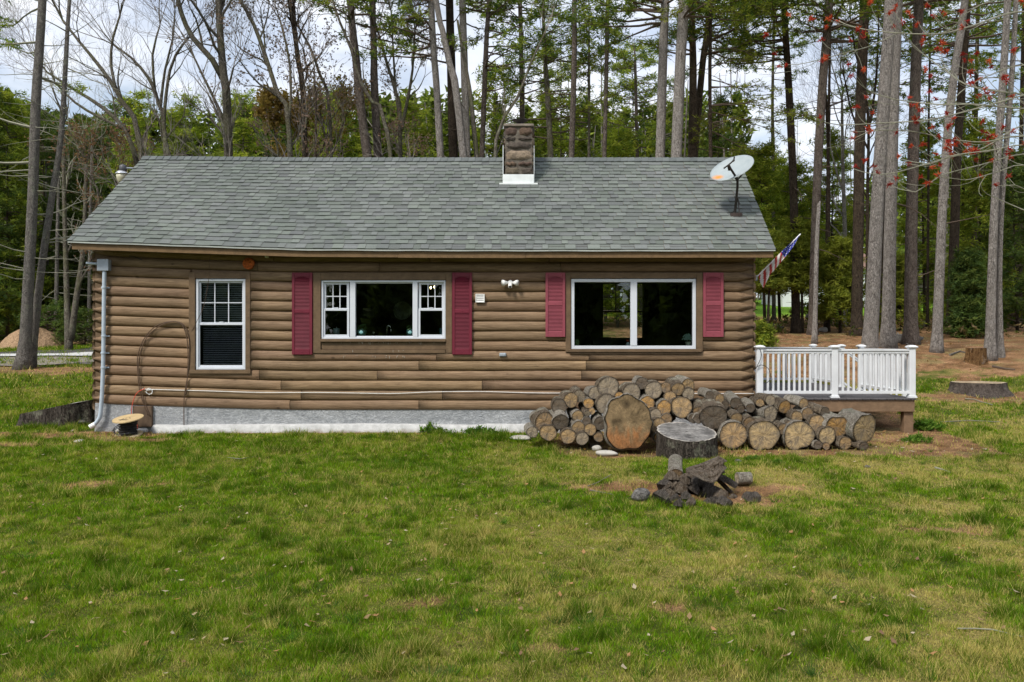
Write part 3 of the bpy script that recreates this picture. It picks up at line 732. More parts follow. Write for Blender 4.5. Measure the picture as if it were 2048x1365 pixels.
# ---------------------------------------------------------------- chimney
def build_chimney():
    x0, x1 = (1008-CX)*16.5/F, (1066.5-CX)*16.5/F; y0, y1 = 1.5, 2.12; z0, z1 = 4.3, CZ+(CY-250)*16.5/F
    b = MB(); b.box(x0+.02, x1-.02, y0+.02, y1-.02, z0, z1-.02, (.6, .6, .6))
    m = NT('chimney_mortar'); v = m.coord(); m.col(m.ramp(m.noise(v, 9, 5), [(.3, (.07, .06, .05)), (.7, (.19, .165, .135))])); m.rough(.95, .1); m.bump(m.noise(v, 30, 4), .7, .02)
    ch = b.build('chimney', m.m, house)
    b = MB(); cr = random.Random(12)
    def stone(a0, a1, h0, h1, face, c):
        # an irregular bulging stone on one face: a 5x5 pillow with noisy rim
        n = 6; v = []; sd_ = cr.random()*90; dep = cr.uniform(.018, .04)
        for i in range(n):
            for j in range(n):
                u, w = i/(n-1)*2-1, j/(n-1)*2-1
                k = 1-.16*(abs(u)*abs(w))**1.2
                uu = (a0+a1)/2+(a1-a0)/2*u*k+.012*math.sin(7*w+sd_); hh = (h0+h1)/2+(h1-h0)/2*w*k+.012*math.sin(6*u+sd_*2)
                e = max(abs(u), abs(w)); d = dep*(1-e**5)*(1+.3*math.sin(9*u*w+sd_))-.012*(e > .99)+cr.uniform(-.004, .004)
                if face == 0: v.append((uu, y0+.018-d, hh))
                elif face == 1: v.append((x1-.018+d, uu, hh))
                elif face == 2: v.append((x0+.018-d, uu, hh))
                else: v.append((uu, y1-.018+d, hh))
        f = [(i*n+j, (i+1)*n+j, (i+1)*n+j+1, i*n+j+1) for i in range(n-1) for j in range(n-1)]
        b.add(v, f, c)
    pal = [(.22, .155, .115), (.30, .24, .18), (.17, .12, .10), (.13, .11, .095), (.26, .17, .13), (.33, .29, .20), (.2, .17, .13), (.10, .085, .075)]
    for face, (a, c) in ((0, (x0, x1)), (1, (y0, y1)), (2, (y0, y1)), (3, (x0, x1))):
        z = 4.62
        while z < z1-.05:
            h = min(cr.uniform(.07, .24), z1-z+.01); k = cr.choice([1, 2, 2, 3]); cut = [a+.005]
            for i in range(1, k): cut.append(a+(c-a)*(i+cr.uniform(-.22, .22))/k)
            cut.append(c-.005)
            for i in range(k):
                p = cr.choice(pal); t = .72*cr.uniform(.7, 1.25)*(.55 if z > z1-.26 and cr.random() < .6 else 1); stone(cut[i]+.006, cut[i+1]-.006, z+.006+cr.uniform(0, .012), z+h-.006+cr.uniform(-.015, .0), face, [q*t for q in p])
            z += h
    m = NT('chimney_field_stone'); v = m.coord(); n = m.noise(v, 14, 7, .75)
    m.col(m.mix(m.ramp(m.noise(v, 6, 5, .7), [(.6, 0), (.68, .5)]), m.mix(1.0, m.attr(), m.ramp(n, [(.3, (.55, .55, .55)), (.7, (1.6, 1.55, 1.5))]), 'MULTIPLY'), (.34, .33, .24))); m.rough(.9, .15); m.bump(n, .9, .03)
    b.build('field_stones', m.m, ch, smooth=True)
    b = MB(); b.box(x0-.01, x1+.015, y0-.015, y1+.01, z1-.03, z1+.025, b=.012); b.build('crown', plain('chimney_crown', (.2, .17, .14), .9, .2, 0, .3, 9, .6), ch)
    fl = MB(); zf = EZ+UZ*((y0-EY)/UY)
    fl.box(x0-.012, x1+.012, y0-.028, y0+.0, zf-.02, zf+.17); fl.box(x0-.024, x0-.012, y0-.02, y1-.05, zf-.02, zf+.75); fl.box(x1+.012, x1+.02, y0-.02, y1-.05, zf-.02, zf+.75)
    fl.box(x0-.09, x1+.09, y0-.05, y0-.028, zf-.035, zf-.005)
    fl.build('flashing', M['flash'], ch)
    cx, cy = (x0+x1)/2+.02, (y0+y1)/2
    k = MB(); k.lathe([(.075, z1), (.075, z1+.07), (.065, z1+.075), (.06, z1+.07)], (cx, cy, 0), 16)
    for a in range(4): k.box(cx+.07*math.cos(a*1.57+.5)-.006, cx+.07*math.cos(a*1.57+.5)+.006, cy+.07*math.sin(a*1.57+.5)-.006, cy+.07*math.sin(a*1.57+.5)+.006, z1+.05, z1+.13)
    k.lathe([(.05, z1+.105), (.155, z1+.165), (.165, z1+.175), (.02, z1+.18), (.001, z1+.18)], (cx, cy, 0), 20)
    k.build('flue_cap', plain('dark_metal_cap', (.07, .07, .075), .5, .4, .6), ch, smooth=False)
build_chimney()

# ---------------------------------------------------------------- windows
def frame4(b, x0, x1, z0, z1, w, y0, y1, wb=None, bev=.004, c=None):
    wb = wb or w
    b.box(x0, x0+w, y0, y1, z0, z1, c, bev); b.box(x1-w, x1, y0, y1, z0, z1, c, bev)
    b.box(x0+w, x1-w, y0+.0015, y1-.0015, z1-w, z1, c, bev); b.box(x0+w, x1-w, y0+.0015, y1-.0015, z0, z0+wb, c, bev)
def pane(parent, x0, x1, z0, z1, y, mat='glass', nm='pane'):
    b = MB(); b.box(x0, x1, y, y+.006, z0, z1); return b.build(nm, M[mat], parent)
def hung(parent, px0, px1, py0, py1, ymid, muntin=(3, 2)):
    """double hung unit drawn from photo pixels"""
    x0, x1, zt, zb, zm = X(px0), X(px1), Z(py0), Z(py1), Z(ymid)
    b = MB(); frame4(b, x0+.03, x1-.03, zm-.02, zt-.03, .045, -.01, .03); up = b.build('upper_sash', M['vinyl'], parent)
    pane(up, x0+.07, x1-.07, zm+.02, zt-.07, .012)
    b = MB(); ux0, ux1, uz0, uz1 = x0+.075, x1-.075, zm+.025, zt-.075
    for i in range(1, muntin[0]): xx = ux0+(ux1-ux0)*i/muntin[0]; b.box(xx-.008, xx+.008, -.004, .008, uz0, uz1)
    for j in range(1, muntin[1]): zz = uz0+(uz1-uz0)*j/muntin[1]; b.box(ux0, ux1, -.006, .006, zz-.008, zz+.008)
    b.build('muntin', M['vinyl'], up)
    b = MB(); frame4(b, x0+.025, x1-.025, zb+.03, zm+.015, .04, -.028, -.012, .05); lw = b.build('lower_sash', M['vinyl'], parent)
    pane(lw, x0+.06, x1-.06, zb+.07, zm-.02, -.020, 'screen')
    b = MB(); b.box((x0+x1)/2-.04, (x0+x1)/2+.04, -.026, -.005, zm+.0152, zm+.035, b=.004); b.build('sash_lock', M['vinyl'], lw)

def trimset(parent, t, o, wid, y=-.075, name='window_trim', bottom=True):
    x0, x1, z0, z1 = t; ox0, ox1, oz0, oz1 = o
    b = MB(); b.box(x0, ox0-.006, y, 0, z0, z1, b=.004); b.box(ox1+.006, x1, y, 0, z0, z1, b=.004); b.box(ox0-.006, ox1+.006, y+.003, 0, oz1+.006, z1-.002, b=.004)
    b.build(name, M['trim'], parent)
# left tall window
w1 = MB(); frame4(w1, *[OPEN[0][i] for i in (0, 1, 2, 3)], .045, -.05, .06); win = w1.build('window', M['vinyl'], house)
hung(win, 394, 493, 558, 739, 647.5)
trimset(win, TRIM[0], OPEN[0], .1)
b = MB(); b.box(TRIM[0][0]-.01, TRIM[0][1]+.01, -.085, 0, TRIM[0][2], OPEN[0][2]-.006, b=.004); b.build('sill', M['trim'], win)
b = MB(); z = Z(738)+.06
while z < Z(566): b.add([(X(403), .055, z), (X(485), .055, z), (X(485), .083, z+.012), (X(403), .083, z+.012)], [(0, 1, 2, 3)]); z += .0335
b.box(X(403), X(485), .05, .09, Z(566), Z(562)); bl = b.build('blind', M['blind'], win)
# kitchen triple window
w2 = MB(); o = OPEN[1]; frame4(w2, *o, .035, -.05, .06)
w2.box(X(701), X(712), -.048, .058, o[2]+.035, o[3]-.035, b=.004); w2.box(X(826), X(836), -.048, .058, o[2]+.035, o[3]-.035, b=.004)
win = w2.build('window', M['vinyl'], house)
hung(win, 644, 702, 561, 678, 619); hung(win, 834, 892, 561, 678, 619)
b = MB(); frame4(b, X(708), X(830), o[2]+.02, o[3]-.02, .035, -.02, .03); ps = b.build('picture_sash', M['vinyl'], win)
pane(ps, X(711), X(827), Z(673), Z(565), .0)
trimset(win, TRIM[1], o, .1)
b = MB(); b.box(o[0]-.006, o[1]+.006, -.095, 0, Z(683.5), Z(678.3), b=.004); b.build('sill', M['trim'], win)
b = MB(); b.box(o[0]-.006, o[1]+.006, -.045, 0, Z(699), Z(683.8), b=.003); b.box(X(628)+.12, X(905)-.12, -.078, 0, TRIM[1][2], Z(699.3), b=.003); b.build('apron', M['trim'], win)
# right picture window
w3 = MB(); o = OPEN[2]; frame4(w3, *o, .06, -.05, .06)
w3.box(X(1260.5), X(1273.5), -.055, .058, o[2]+.06, o[3]-.06, b=.004)
win = w3.build('window', M['vinyl'], house)
pane(win, X(1147), X(1262), Z(693), Z(562), .0); pane(win, X(1272), X(1387), Z(693), Z(562), .0)
trimset(win, TRIM[2], o, .1)
b = MB(); b.box(X(1137), X(1401), -.11, 0, Z(704), Z(698.3), b=.004); b.box(X(1139), X(1396), -.085, 0, Z(708), Z(704.2), b=.004); b.build('sill', M['trim'], win)
# shutters
def shutter(px0, px1, py0, py1, mat, split, label):
    x0, x1, z0, z1 = X(px0), X(px1), Z(py1), Z(py0); y0, y1 = -.10, -.06; zm = Z(split)
    b = MB(); w = .05
    b.box(x0, x0+w, y0, y1, z0, z1, b=.005); b.box(x1-w, x1, y0, y1, z0, z1, b=.005)
    b.box(x0+w, x1-w, y0+.001, y1, z0, z0+.10, b=.004); b.box(x0+w, x1-w, y0+.001, y1, z1-.075, z1, b=.004); b.box(x0+w, x1-w, y0+.001, y1, zm-.035, zm+.035, b=.004)
    n = 10; xa, xb = x0+w, x1-w; v = [(xa, y0+.004, z1-.076)]      # arched head
    for i in range(n+1): t = i/n; v.append((xa+(xb-xa)*t, y0+.004, z1-.076-.03*(1-math.sin(math.pi*t)*1.0)))
    v.append((xb, y0+.004, z1-.076)); b.add(v, [tuple(range(len(v)))])
    for zz in (z0+.045, zm, z1-.03): b.lathe([(.009, y0-.004), (.006, y0-.006)], ((x0+x1)/2, 0, zz), 8, 'y')
    sh = b.build('shutter', M[mat], house); tag(sh, label)
    l = MB()
    for (a, c) in ((z0+.10, zm-.035), (zm+.035, z1-.085)):
        m_ = int(round((c-a)/.0245)); h = (c-a)/m_
        for i in range(m_):
            zz = a+h*i; l.add([(xa, y0+.006, zz+.002), (xb, y0+.006, zz+.002), (xb, y0+.028, zz+h+.004), (xa, y0+.028, zz+h+.004), (xa, y0+.011, zz-.002), (xb, y0+.011, zz-.002)], [(0, 1, 2, 3), (4, 5, 1, 0)])
    l.box(xa, xb, y1-.012, y1-.004, z0+.09, z1-.06)
    l.build('louvre', M[mat], sh)
shutter(587, 627.4, 546, 709, 'shut_d', 622.5, 'dark maroon shutter'); shutter(905.6, 945, 546, 709, 'shut_d', 622.5, 'dark maroon shutter')
shutter(1091, 1130.4, 546, 674, 'shut_l', 608, 'faded rose shutter'); shutter(1404.6, 1445, 546, 674, 'shut_l', 608, 'faded rose shutter')
# small wall pieces that belong to the house
b = MB(); xx, zz = X(500), Z(530)+sagz(X(500)); b.lathe([(.105, -.02), (.105, -.085), (.1, -.09), (.03, -.078), (.001, -.08)], (xx, 0, zz), 18, 'y')
b.build('purlin_end', plain('orange_rotten_wood', (.36, .09, .02), .85, .2, 0, .6, 22, 1.0, 30), house)
b = MB(); xx, zz = X(961), Z(597); frame4(b, xx-.082, xx+.082, zz-.078, zz+.078, .018, -.10, -.04)
for i in range(4): b.add([(xx-.064, -.095, zz-.06+i*.031), (xx+.064, -.095, zz-.06+i*.031), (xx+.064, -.07, zz-.03+i*.031), (xx-.064, -.07, zz-.03+i*.031)], [(0, 1, 2, 3)])
b.box(xx-.064, xx+.064, -.06, -.05, zz-.06, zz+.06); b.build('wall_vent', M['metal_white'], house)
b = MB(); xx, zz = X(1006), Z(709); b.box(xx-.062, xx+.062, -.10, -.05, zz-.035, zz+.03, b=.01); b.box(xx-.05, xx+.05, -.105, -.098, zz-.02, zz+.022, b=.003); b.build('outlet_cover', plain('grey_plastic', (.32, .36, .40), .5), house)
for px, py in ((337, 506), (537, 514)):
    b = MB(); xx = X(px); zz = Z(py)+sagz(xx)*.6
    if px < 400: b.box(xx-.065, xx+.065, -.12, -.04, zz-.018, zz+.018, b=.005)
    else: b.lathe([(.035, zz-.03), (.035, zz+.02), (.02, zz+.03)], (xx, -.09, 0), 12)
    b.build('junction_box', M['metal_white'] if px > 400 else plain('tan_box', (.3, .25, .16), .6), house)

b = MB(); dr = random.Random(44)
for _ in range(46):
    xx = X(dr.gauss(775, 48)); xx = min(max(xx, X(660)), X(885)); w = dr.uniform(.0015, .004); k = dr.random()
    if k < .45: z1 = Z(684.2); b.box(xx-w, xx+w, -.0475, -.0452, z1-dr.uniform(.01, .05), z1)
    elif k < .6: z1 = Z(700); b.box(xx-w, xx+w, -.080, -.0783, z1-dr.uniform(.01, .045), z1)
    else:
        z1 = WZ0+5.5*(WZ1-WZ0)/16+dr.uniform(-.01, .03); b.box(xx-w, xx+w, -.0645, -.0610, z1-dr.uniform(.01, .05), z1)
b.build('paint_drip', plain('pale_drips', (.42, .38, .32), .8), house)
# ================================================================ fittings on the house
def poly(px_list, y, D0=DW, rad=.006, n=6, b=None, c=None):
    D = D0+y; b = b or MB(); pts = [P(p[0], p[1], D+(p[2] if len(p) > 2 else 0)) for p in px_list]
    # catmull-rom smoothing
    out = []
    for i in range(len(pts)-1):
        p0, p1, p2, p3 = pts[max(i-1, 0)], pts[i], pts[i+1], pts[min(i+2, len(pts)-1)]
        for k in range(5):
            t = k/5; out.append(.5*((2*p1)+(p2-p0)*t+(2*p0-5*p1+4*p2-p3)*t*t+(3*p1-p0-3*p2+p3)*t**3))
    out.append(pts[-1]); b.tube(out, rad, n, c); return b
# electric box and conduit
t = thing('electrical_conduit', 'pale blue grey conduit pipe dropping from a square junction box at the left corner', 'conduit', tuple(P(208, 690, DW-.1)))
b = MB(); D = DW-.13; a, c = P(197, 541, D), P(218.5, 519, D); b.box(a.x, c.x, -.17, -.055, a.z, c.z, b=.008); bx = b.build('junction_box', M['grey_metal'], t)
b = MB(); b.box(a.x-.004, c.x+.004, -.176, -.171, a.z-.004, c.z+.004, b=.001); b.build('cover', M['grey_metal'], bx)
b = poly([(197, 528), (185, 527), (173, 526)], -.11, rad=.022, n=12); b.build('side_pipe', M['conduit'], t, smooth=True)
b = poly([(209, 540), (208, 600), (207, 690), (206, 740), (204, 790), (202, 815), (200, 832), (195, 842), (188, 850)], -.12, rad=.034, n=14); b.build('pipe', M['conduit'], t, smooth=True)
for py in (575, 672, 706, 735):
    b = MB(); p = P(208 if py < 700 else 207, py, DW-.12); b.lathe([(.04, p.z-.02), (.043, p.z), (.04, p.z+.02)], (p.x, p.y, 0), 14); b.box(p.x-.075, p.x+.075, -.08, -.055, p.z-.012, p.z+.012); b.build('pipe_clamp', M['conduit'], t)
b = MB(); e = P(188, 850, DW-.12); b.tube([e+Vector((.02, 0, .015)), e+Vector((-.06, -.03, -.035))], .045, 12); b.build('pipe_elbow', M['metal_white'], t)

# loose cables
def cable(nm, lab, pts, y, rad, mat, extra=None):
    b = poly(pts, y, rad=rad)
    for e in (extra or []): poly(e, y-.006, rad=rad, b=b)
    o = b.build(nm, M[mat], smooth=True, loc=tuple(P(pts[0][0], pts[0][1], DW+y))); return tag(o, lab, 'cable')
cable('hanging_cable', 'dark brown cable looping in an arch left of the tall window', [(296, 830), (288, 810), (279, 780), (275, 735), (277, 705), (290, 675), (312, 652), (340, 643), (362, 646), (374, 660), (379, 690), (377, 740), (372, 770), (368, 800), (368, 852)], -.085, .0085, 'brown_cable', [[(300, 832), (290, 805), (281, 772), (278, 720), (295, 673), (330, 647), (358, 645), (372, 668), (376, 710), (374, 765), (371, 790)]])
cable('white_wall_cable', 'thin white cable running along the wall below the windows with a small coil', [(285, 778), (310, 779), (420, 782), (520, 785), (640, 785), (780, 787), (860, 784), (960, 783), (1080, 786), (1250, 786), (1420, 787), (1508, 787)], -.075, .0062, 'white_cable', [[(292, 781), (300, 777), (305, 783), (299, 789), (292, 784), (296, 777), (303, 779), (304, 787), (296, 788), (293, 781), (310, 779)]])
cable('orange_cable', 'orange cable curving down from the siding to the ground behind the spool', [(290, 777), (275, 785), (267, 800), (263, 822), (266, 838), (274, 848), (275, 860)], -.10, .007, 'orange')
cable('drooping_wire', 'thin wire sagging under the eave then crossing the tall window', [(150, 487, -.3), (170, 494, -.3), (240, 496, -.3), (300, 502, -.3), (360, 503, -.3), (420, 497, -.28), (419, 520, -.15), (417, 560, -.03), (408, 610, -.03), (395, 640, -.03), (382, 665)], -.07, .004, 'brown_cable')
cable('wall_wire_stub', 'short black wire end poking from the top log at left', [(258, 512), (268, 513), (278, 517), (284, 520)], -.085, .006, 'black')

# flood light with two heads
t = thing('flood_light', 'white twin-head flood light with camera between the windows', 'flood light', tuple(P(1021, 568, DW-.1)))
b = MB(); c0 = P(1020.5, 566, DW-.1); b.lathe([(.05, -.055), (.055, -.08), (.045, -.13), (.02, -.135)], (c0.x, 0, c0.z), 16, 'y'); b.build('base', M['metal_white'], t, smooth=True)
for s in (-1, 1):
    b = MB(); q = c0+Vector((s*.05, -.02, .005)); d = Vector((s*.8, -.45, -.08)).normalized(); b.tube([q, q+d*.035, q+d*.07, q+d*.10], [.022, .035, .052, .056], 14); b.build('lamp_head', M['metal_white'], t, smooth=True)
b = MB(); b.tube([c0+Vector((0, -.045, -.02)), c0+Vector((0, -.06, -.09))], [.033, .036], 12); hd = b.build('camera_body', M['metal_white'], t, smooth=True)
b = MB(); b.lathe([(.022, -.10), (.02, -.105), (.001, -.106)], (c0.x, c0.y+.0, c0.z-.075), 12, 'y'); b.build('lens', M['black'], hd)

# yard lamp at the left gable
t = thing('yard_lamp', 'grey capped yard lamp with cream glass jar beyond the left roof edge', 'lamp', tuple(P(243, 345, 16.9)))
p = P(243, 345, 16.9); b = MB(); b.lathe([(.055, p.z+.02), (.068, p.z+.03), (.068, p.z+.13), (.05, p.z+.15), (.025, p.z+.155), (.02, p.z+.17), (.001, p.z+.172)], (p.x+.03, p.y, 0), 16); b.build('cap', plain('dark_grey_cap', (.09, .09, .10), .5, .4, .3), t, smooth=True)
b = MB(); b.lathe([(.07, p.z+.03), (.12, p.z-.015), (.13, p.z-.03), (.12, p.z-.031), (.06, p.z+.02)], (p.x+.01, p.y, 0), 18); b.build('reflector', plain('bright_metal', (.7, .72, .76), .3, .5, .6), t, smooth=True)
b = MB(); b.lathe([(.112, p.z-.03), (.105, p.z-.11), (.085, p.z-.17), (.06, p.z-.22), (.001, p.z-.225)], (p.x+.01, p.y, 0), 18); b.build('glass_jar', plain('cream_glass', (.55, .52, .38), .3, .5), t, smooth=True)
b = MB(); b.tube([p+Vector((.08, 0, .09)), p+Vector((.2, .05, .10)), p+Vector((.22, .5, .05))], .016, 8); b.build('arm', M['grey_metal'], t)

# satellite dish
def dish():
    foot = Vector(roofpt((1471-CX)*15.55/F, (15.55-RD0)/UY, .0)); t = thing('satellite_dish', 'pale oval satellite dish with a rust spot on the right end of the roof', 'satellite dish', tuple(foot))
    D = 15.35; c = P(1463.5, 335, D)
    th = math.radians(29); ux = Vector((math.cos(th), 0, math.sin(th))); k_ = .56; uz = Vector((-math.sin(th)*k_, math.sqrt(1-k_*k_), math.cos(th)*k_)).normalized(); nrm = ux.cross(uz).normalized()
    if nrm.y > 0: nrm = -nrm
    A, B = .422, .38; b = MB(); v = []; n = 40; m = 8; rim = []
    for side in (0, 1):
        for i in range(m+1):
            for k in range(n):
                a = 2*math.pi*k/n; r = i/m
                q = c+ux*(A*r*math.cos(a))+uz*(B*r*math.sin(a))-nrm*(.075*(1-r*r)+side*.012); v.append(tuple(q))
    f = [(s*(m+1)*n+i*n+k, s*(m+1)*n+i*n+(k+1) % n, s*(m+1)*n+(i+1)*n+(k+1) % n, s*(m+1)*n+(i+1)*n+k) for s in (0, 1) for i in range(m) for k in range(n)]
    f += [(m*n+k, m*n+(k+1) % n, (m+1)*n+m*n+(k+1) % n, (m+1)*n+m*n+k) for k in range(n)]
    b.add(v, f)
    mt = NT('dish_paint'); tc = mt.n('ShaderNodeTexCoord'); vm = mt.n('ShaderNodeVectorMath', operation='DISTANCE'); mt.l(tc.outputs['Object'], vm.inputs[0])
    sp = c-ux*.31-uz*.02-nrm*.02-foot; vm.inputs[1].default_value = tuple(sp)
    nz = mt.noise(tc.outputs['Object'], 14, 3); dd = mt.math('ADD', vm.outputs['Value'], mt.math('MULTIPLY', mt.math('SUBTRACT', nz, .5), .06))
    base = mt.ramp(mt.noise(tc.outputs['Object'], 5, 4), [(.3, (.27, .315, .33)), (.7, (.34, .38, .39))])
    mt.col(mt.mix(mt.ramp(dd, [(.04, 1), (.13, 0)]), base, (.62, .24, .04))); mt.rough(.55, .3)
    ds = b.build('reflector', mt.m, t, smooth=True)
    b = MB(); arm0 = P(1476, 360, D-.1); hd = P(1457, 331, D-.42); b.tube([c-uz*B*.98-nrm*.02, arm0, hd], .022, 8); b.build('feed_arm', M['dark'], t)
    b = MB(); lat = ux*.11; q = hd+Vector((0, 0, .01)); b.tube([q-lat*.9-Vector((0, 0, .015)), q, q+lat*1.0+Vector((0, 0, .03)), q+lat*1.1+Vector((0, 0, .09))], .014, 6); b.tube([q-nrm*.02, q-nrm*.10], [.03, .038], 10)
    b.tube([q+lat+Vector((0, .0, .03)), q+lat+Vector((0, .05, .03))], .02, 8); b.build('receiver', M['dark'], t)
    b = MB(); top = P(1475, 362, D+.1); b.tube([foot+Vector((-.02, 0, 0)), foot+Vector((.0, 0, .12)), top-Vector((0, 0, .1)), top, c-nrm*.09], [.026, .026, .024, .024, .03], 10); b.build('mast', M['dark'], t)
    b = MB(); b.box(foot.x-.11, foot.x+.11, foot.y-.09, foot.y+.05, foot.z-.06, foot.z+.012, b=.004); b.tube([foot+Vector((.02, -.02, .32)), Vector(roofpt(foot.x+.13, (foot.y-EY)/UY+.35, .02))], .009, 6); b.tube([foot+Vector((.04, -.04, .30)), Vector(roofpt(foot.x+.05, (foot.y-EY)/UY-.13, .02))], .008, 6)
    b.build('mount_foot', plain('rusty_mount', (.06, .045, .04), .7, .3, .3, .4), t)
dish()

# furled flag on a pole at the right corner
def flag():
    D = 14.85; a, e = P(1511, 556, D+.25), P(1599, 470, D+.25); t = thing('flag', 'furled stars and stripes flag on an angled pole at the right house corner', 'flag', tuple(a))
    b = MB(); b.tube([a, e], .011, 8); b.tube([e, e+(e-a).normalized()*.03], [.016, .006], 8); b.build('pole', M['metal_white'], t)
    m = NT('flag_cloth'); m.col(m.attr()); m.rough(.8, .2); n = 60; K = 22; v = []; c = []; f = []; b = MB()
    d = (e-a); L = d.length; u = d.normalized(); w = Vector((u.z, 0, -u.x)).normalized()
    if w.z > 0: w = -w
    for i in range(n+1):
        s = i/n; ctr = a+d*(.08+.9*s)
        wid = .03+.15*max(0, 1-s*1.05)**.62*min(1, .55+s*2)
        for k in range(K):
            q = k/(K-1); fold = math.sin(q*5.2+s*7)*.035*(1-s*.6)
            p = ctr+w*(wid*q)*(1.0)-w*.015+Vector((0, fold-.01, -.03*math.sin(q*3)*(1-s)))
            if s < .16: p += Vector((0, 0, -(.16-s)*1.1*q))
            v.append(tuple(p))
            if s > .56:
                star = (int(s*52)+k//2) % 5 == 0 and k % 4 < 2; col = (.62, .64, .7) if star else (.02, .03, .22)
            else: col = (.38, .035, .03) if ((q*1.1+s*7.4) % 1.0) < .46 else (.62, .59, .57)
            c.append(col)
    b.v = [np.array(v)]; b.c = [np.array(c)]; b.n = len(v)
    b.f = [[(i*K+k, (i+1)*K+k, (i+1)*K+k+1, i*K+k+1) for i in range(n) for k in range(K-1)]]
    b.build('cloth', m.m, t, smooth=True)
    b = MB(); b.box(a.x-.03, a.x+.03, a.y-.03, a.y+.03, a.z-.05, a.z+.05, b=.008); b.build('bracket', M['grey_metal'], t)
flag()

# cable spool
def spool():
    g = G(256, 871); t = thing('cable_spool', 'round plywood spool of black cable standing by the foundation', 'cable spool', tuple(g))
    D = g.y+DW; tilt = .22
    def disc(h, r, nm, cols):
        b = MB(); m_ = 28; v = []
        for hh in (h-.008, h+.008):
            for k in range(m_):
                a = 2*math.pi*k/m_; v.append((g.x+r*math.cos(a), g.y+r*math.sin(a), g.z+hh+math.cos(a)*r*.05+math.sin(a)*r*tilt))
        b.add(v, [tuple(range(m_))[::-1], tuple(range(m_, 2*m_))]+[(k, (k+1) % m_, m_+(k+1) % m_, m_+k) for k in range(m_)])
        if nm == 'top_flange':
            o = b.build(nm, plain('plywood_top', (.48, .36, .19), .7, .2, 0, .18, 6), t)
            s_ = MB()
            for k in range(7): a = k*.9; q = Vector((g.x+.04*math.cos(a)*1.5-.01, g.y-.02+.03*math.sin(a*1.3), g.z+h+.0095)); q.z += (q.x-g.x)*.05+(q.y-g.y)*tilt; s_.box(q.x-.012, q.x+.012, q.y-.006, q.y+.006, q.z-.001, q.z+.0015)
            s_.build('stencil_mark', M['black'], o)
        else: b.build(nm, plain('plywood_base', (.40, .33, .22), .75, .2, 0, .2, 6), t)
    disc(.30, .25, 'top_flange', None); disc(.01, .24, 'bottom_flange', None)
    b = MB(); pts = []
    for i in range(180):
        a = i*.55; h = .03+.25*(i/180); r = .125+.018*math.sin(i*.9)+.02*abs(h-.15)/.12; pts.append((g.x+r*math.cos(a), g.y+r*math.sin(a), g.z+h))
    b.tube(pts, .011, 5); b.lathe([(.12, g.z+.02), (.12, g.z+.29)], (g.x, g.y, 0), 14)
    for s in range(3): b.tube([(g.x-.12, g.y-.05, g.z+.2-s*.03), (g.x-.2-.02*s, g.y-.09, g.z+.15-.03*s), (g.x-.18, g.y-.1, g.z+.05), (g.x-.1, g.y-.12, g.z+.02)], .007, 5)
    b.build('cable', M['black'], t)
spool()

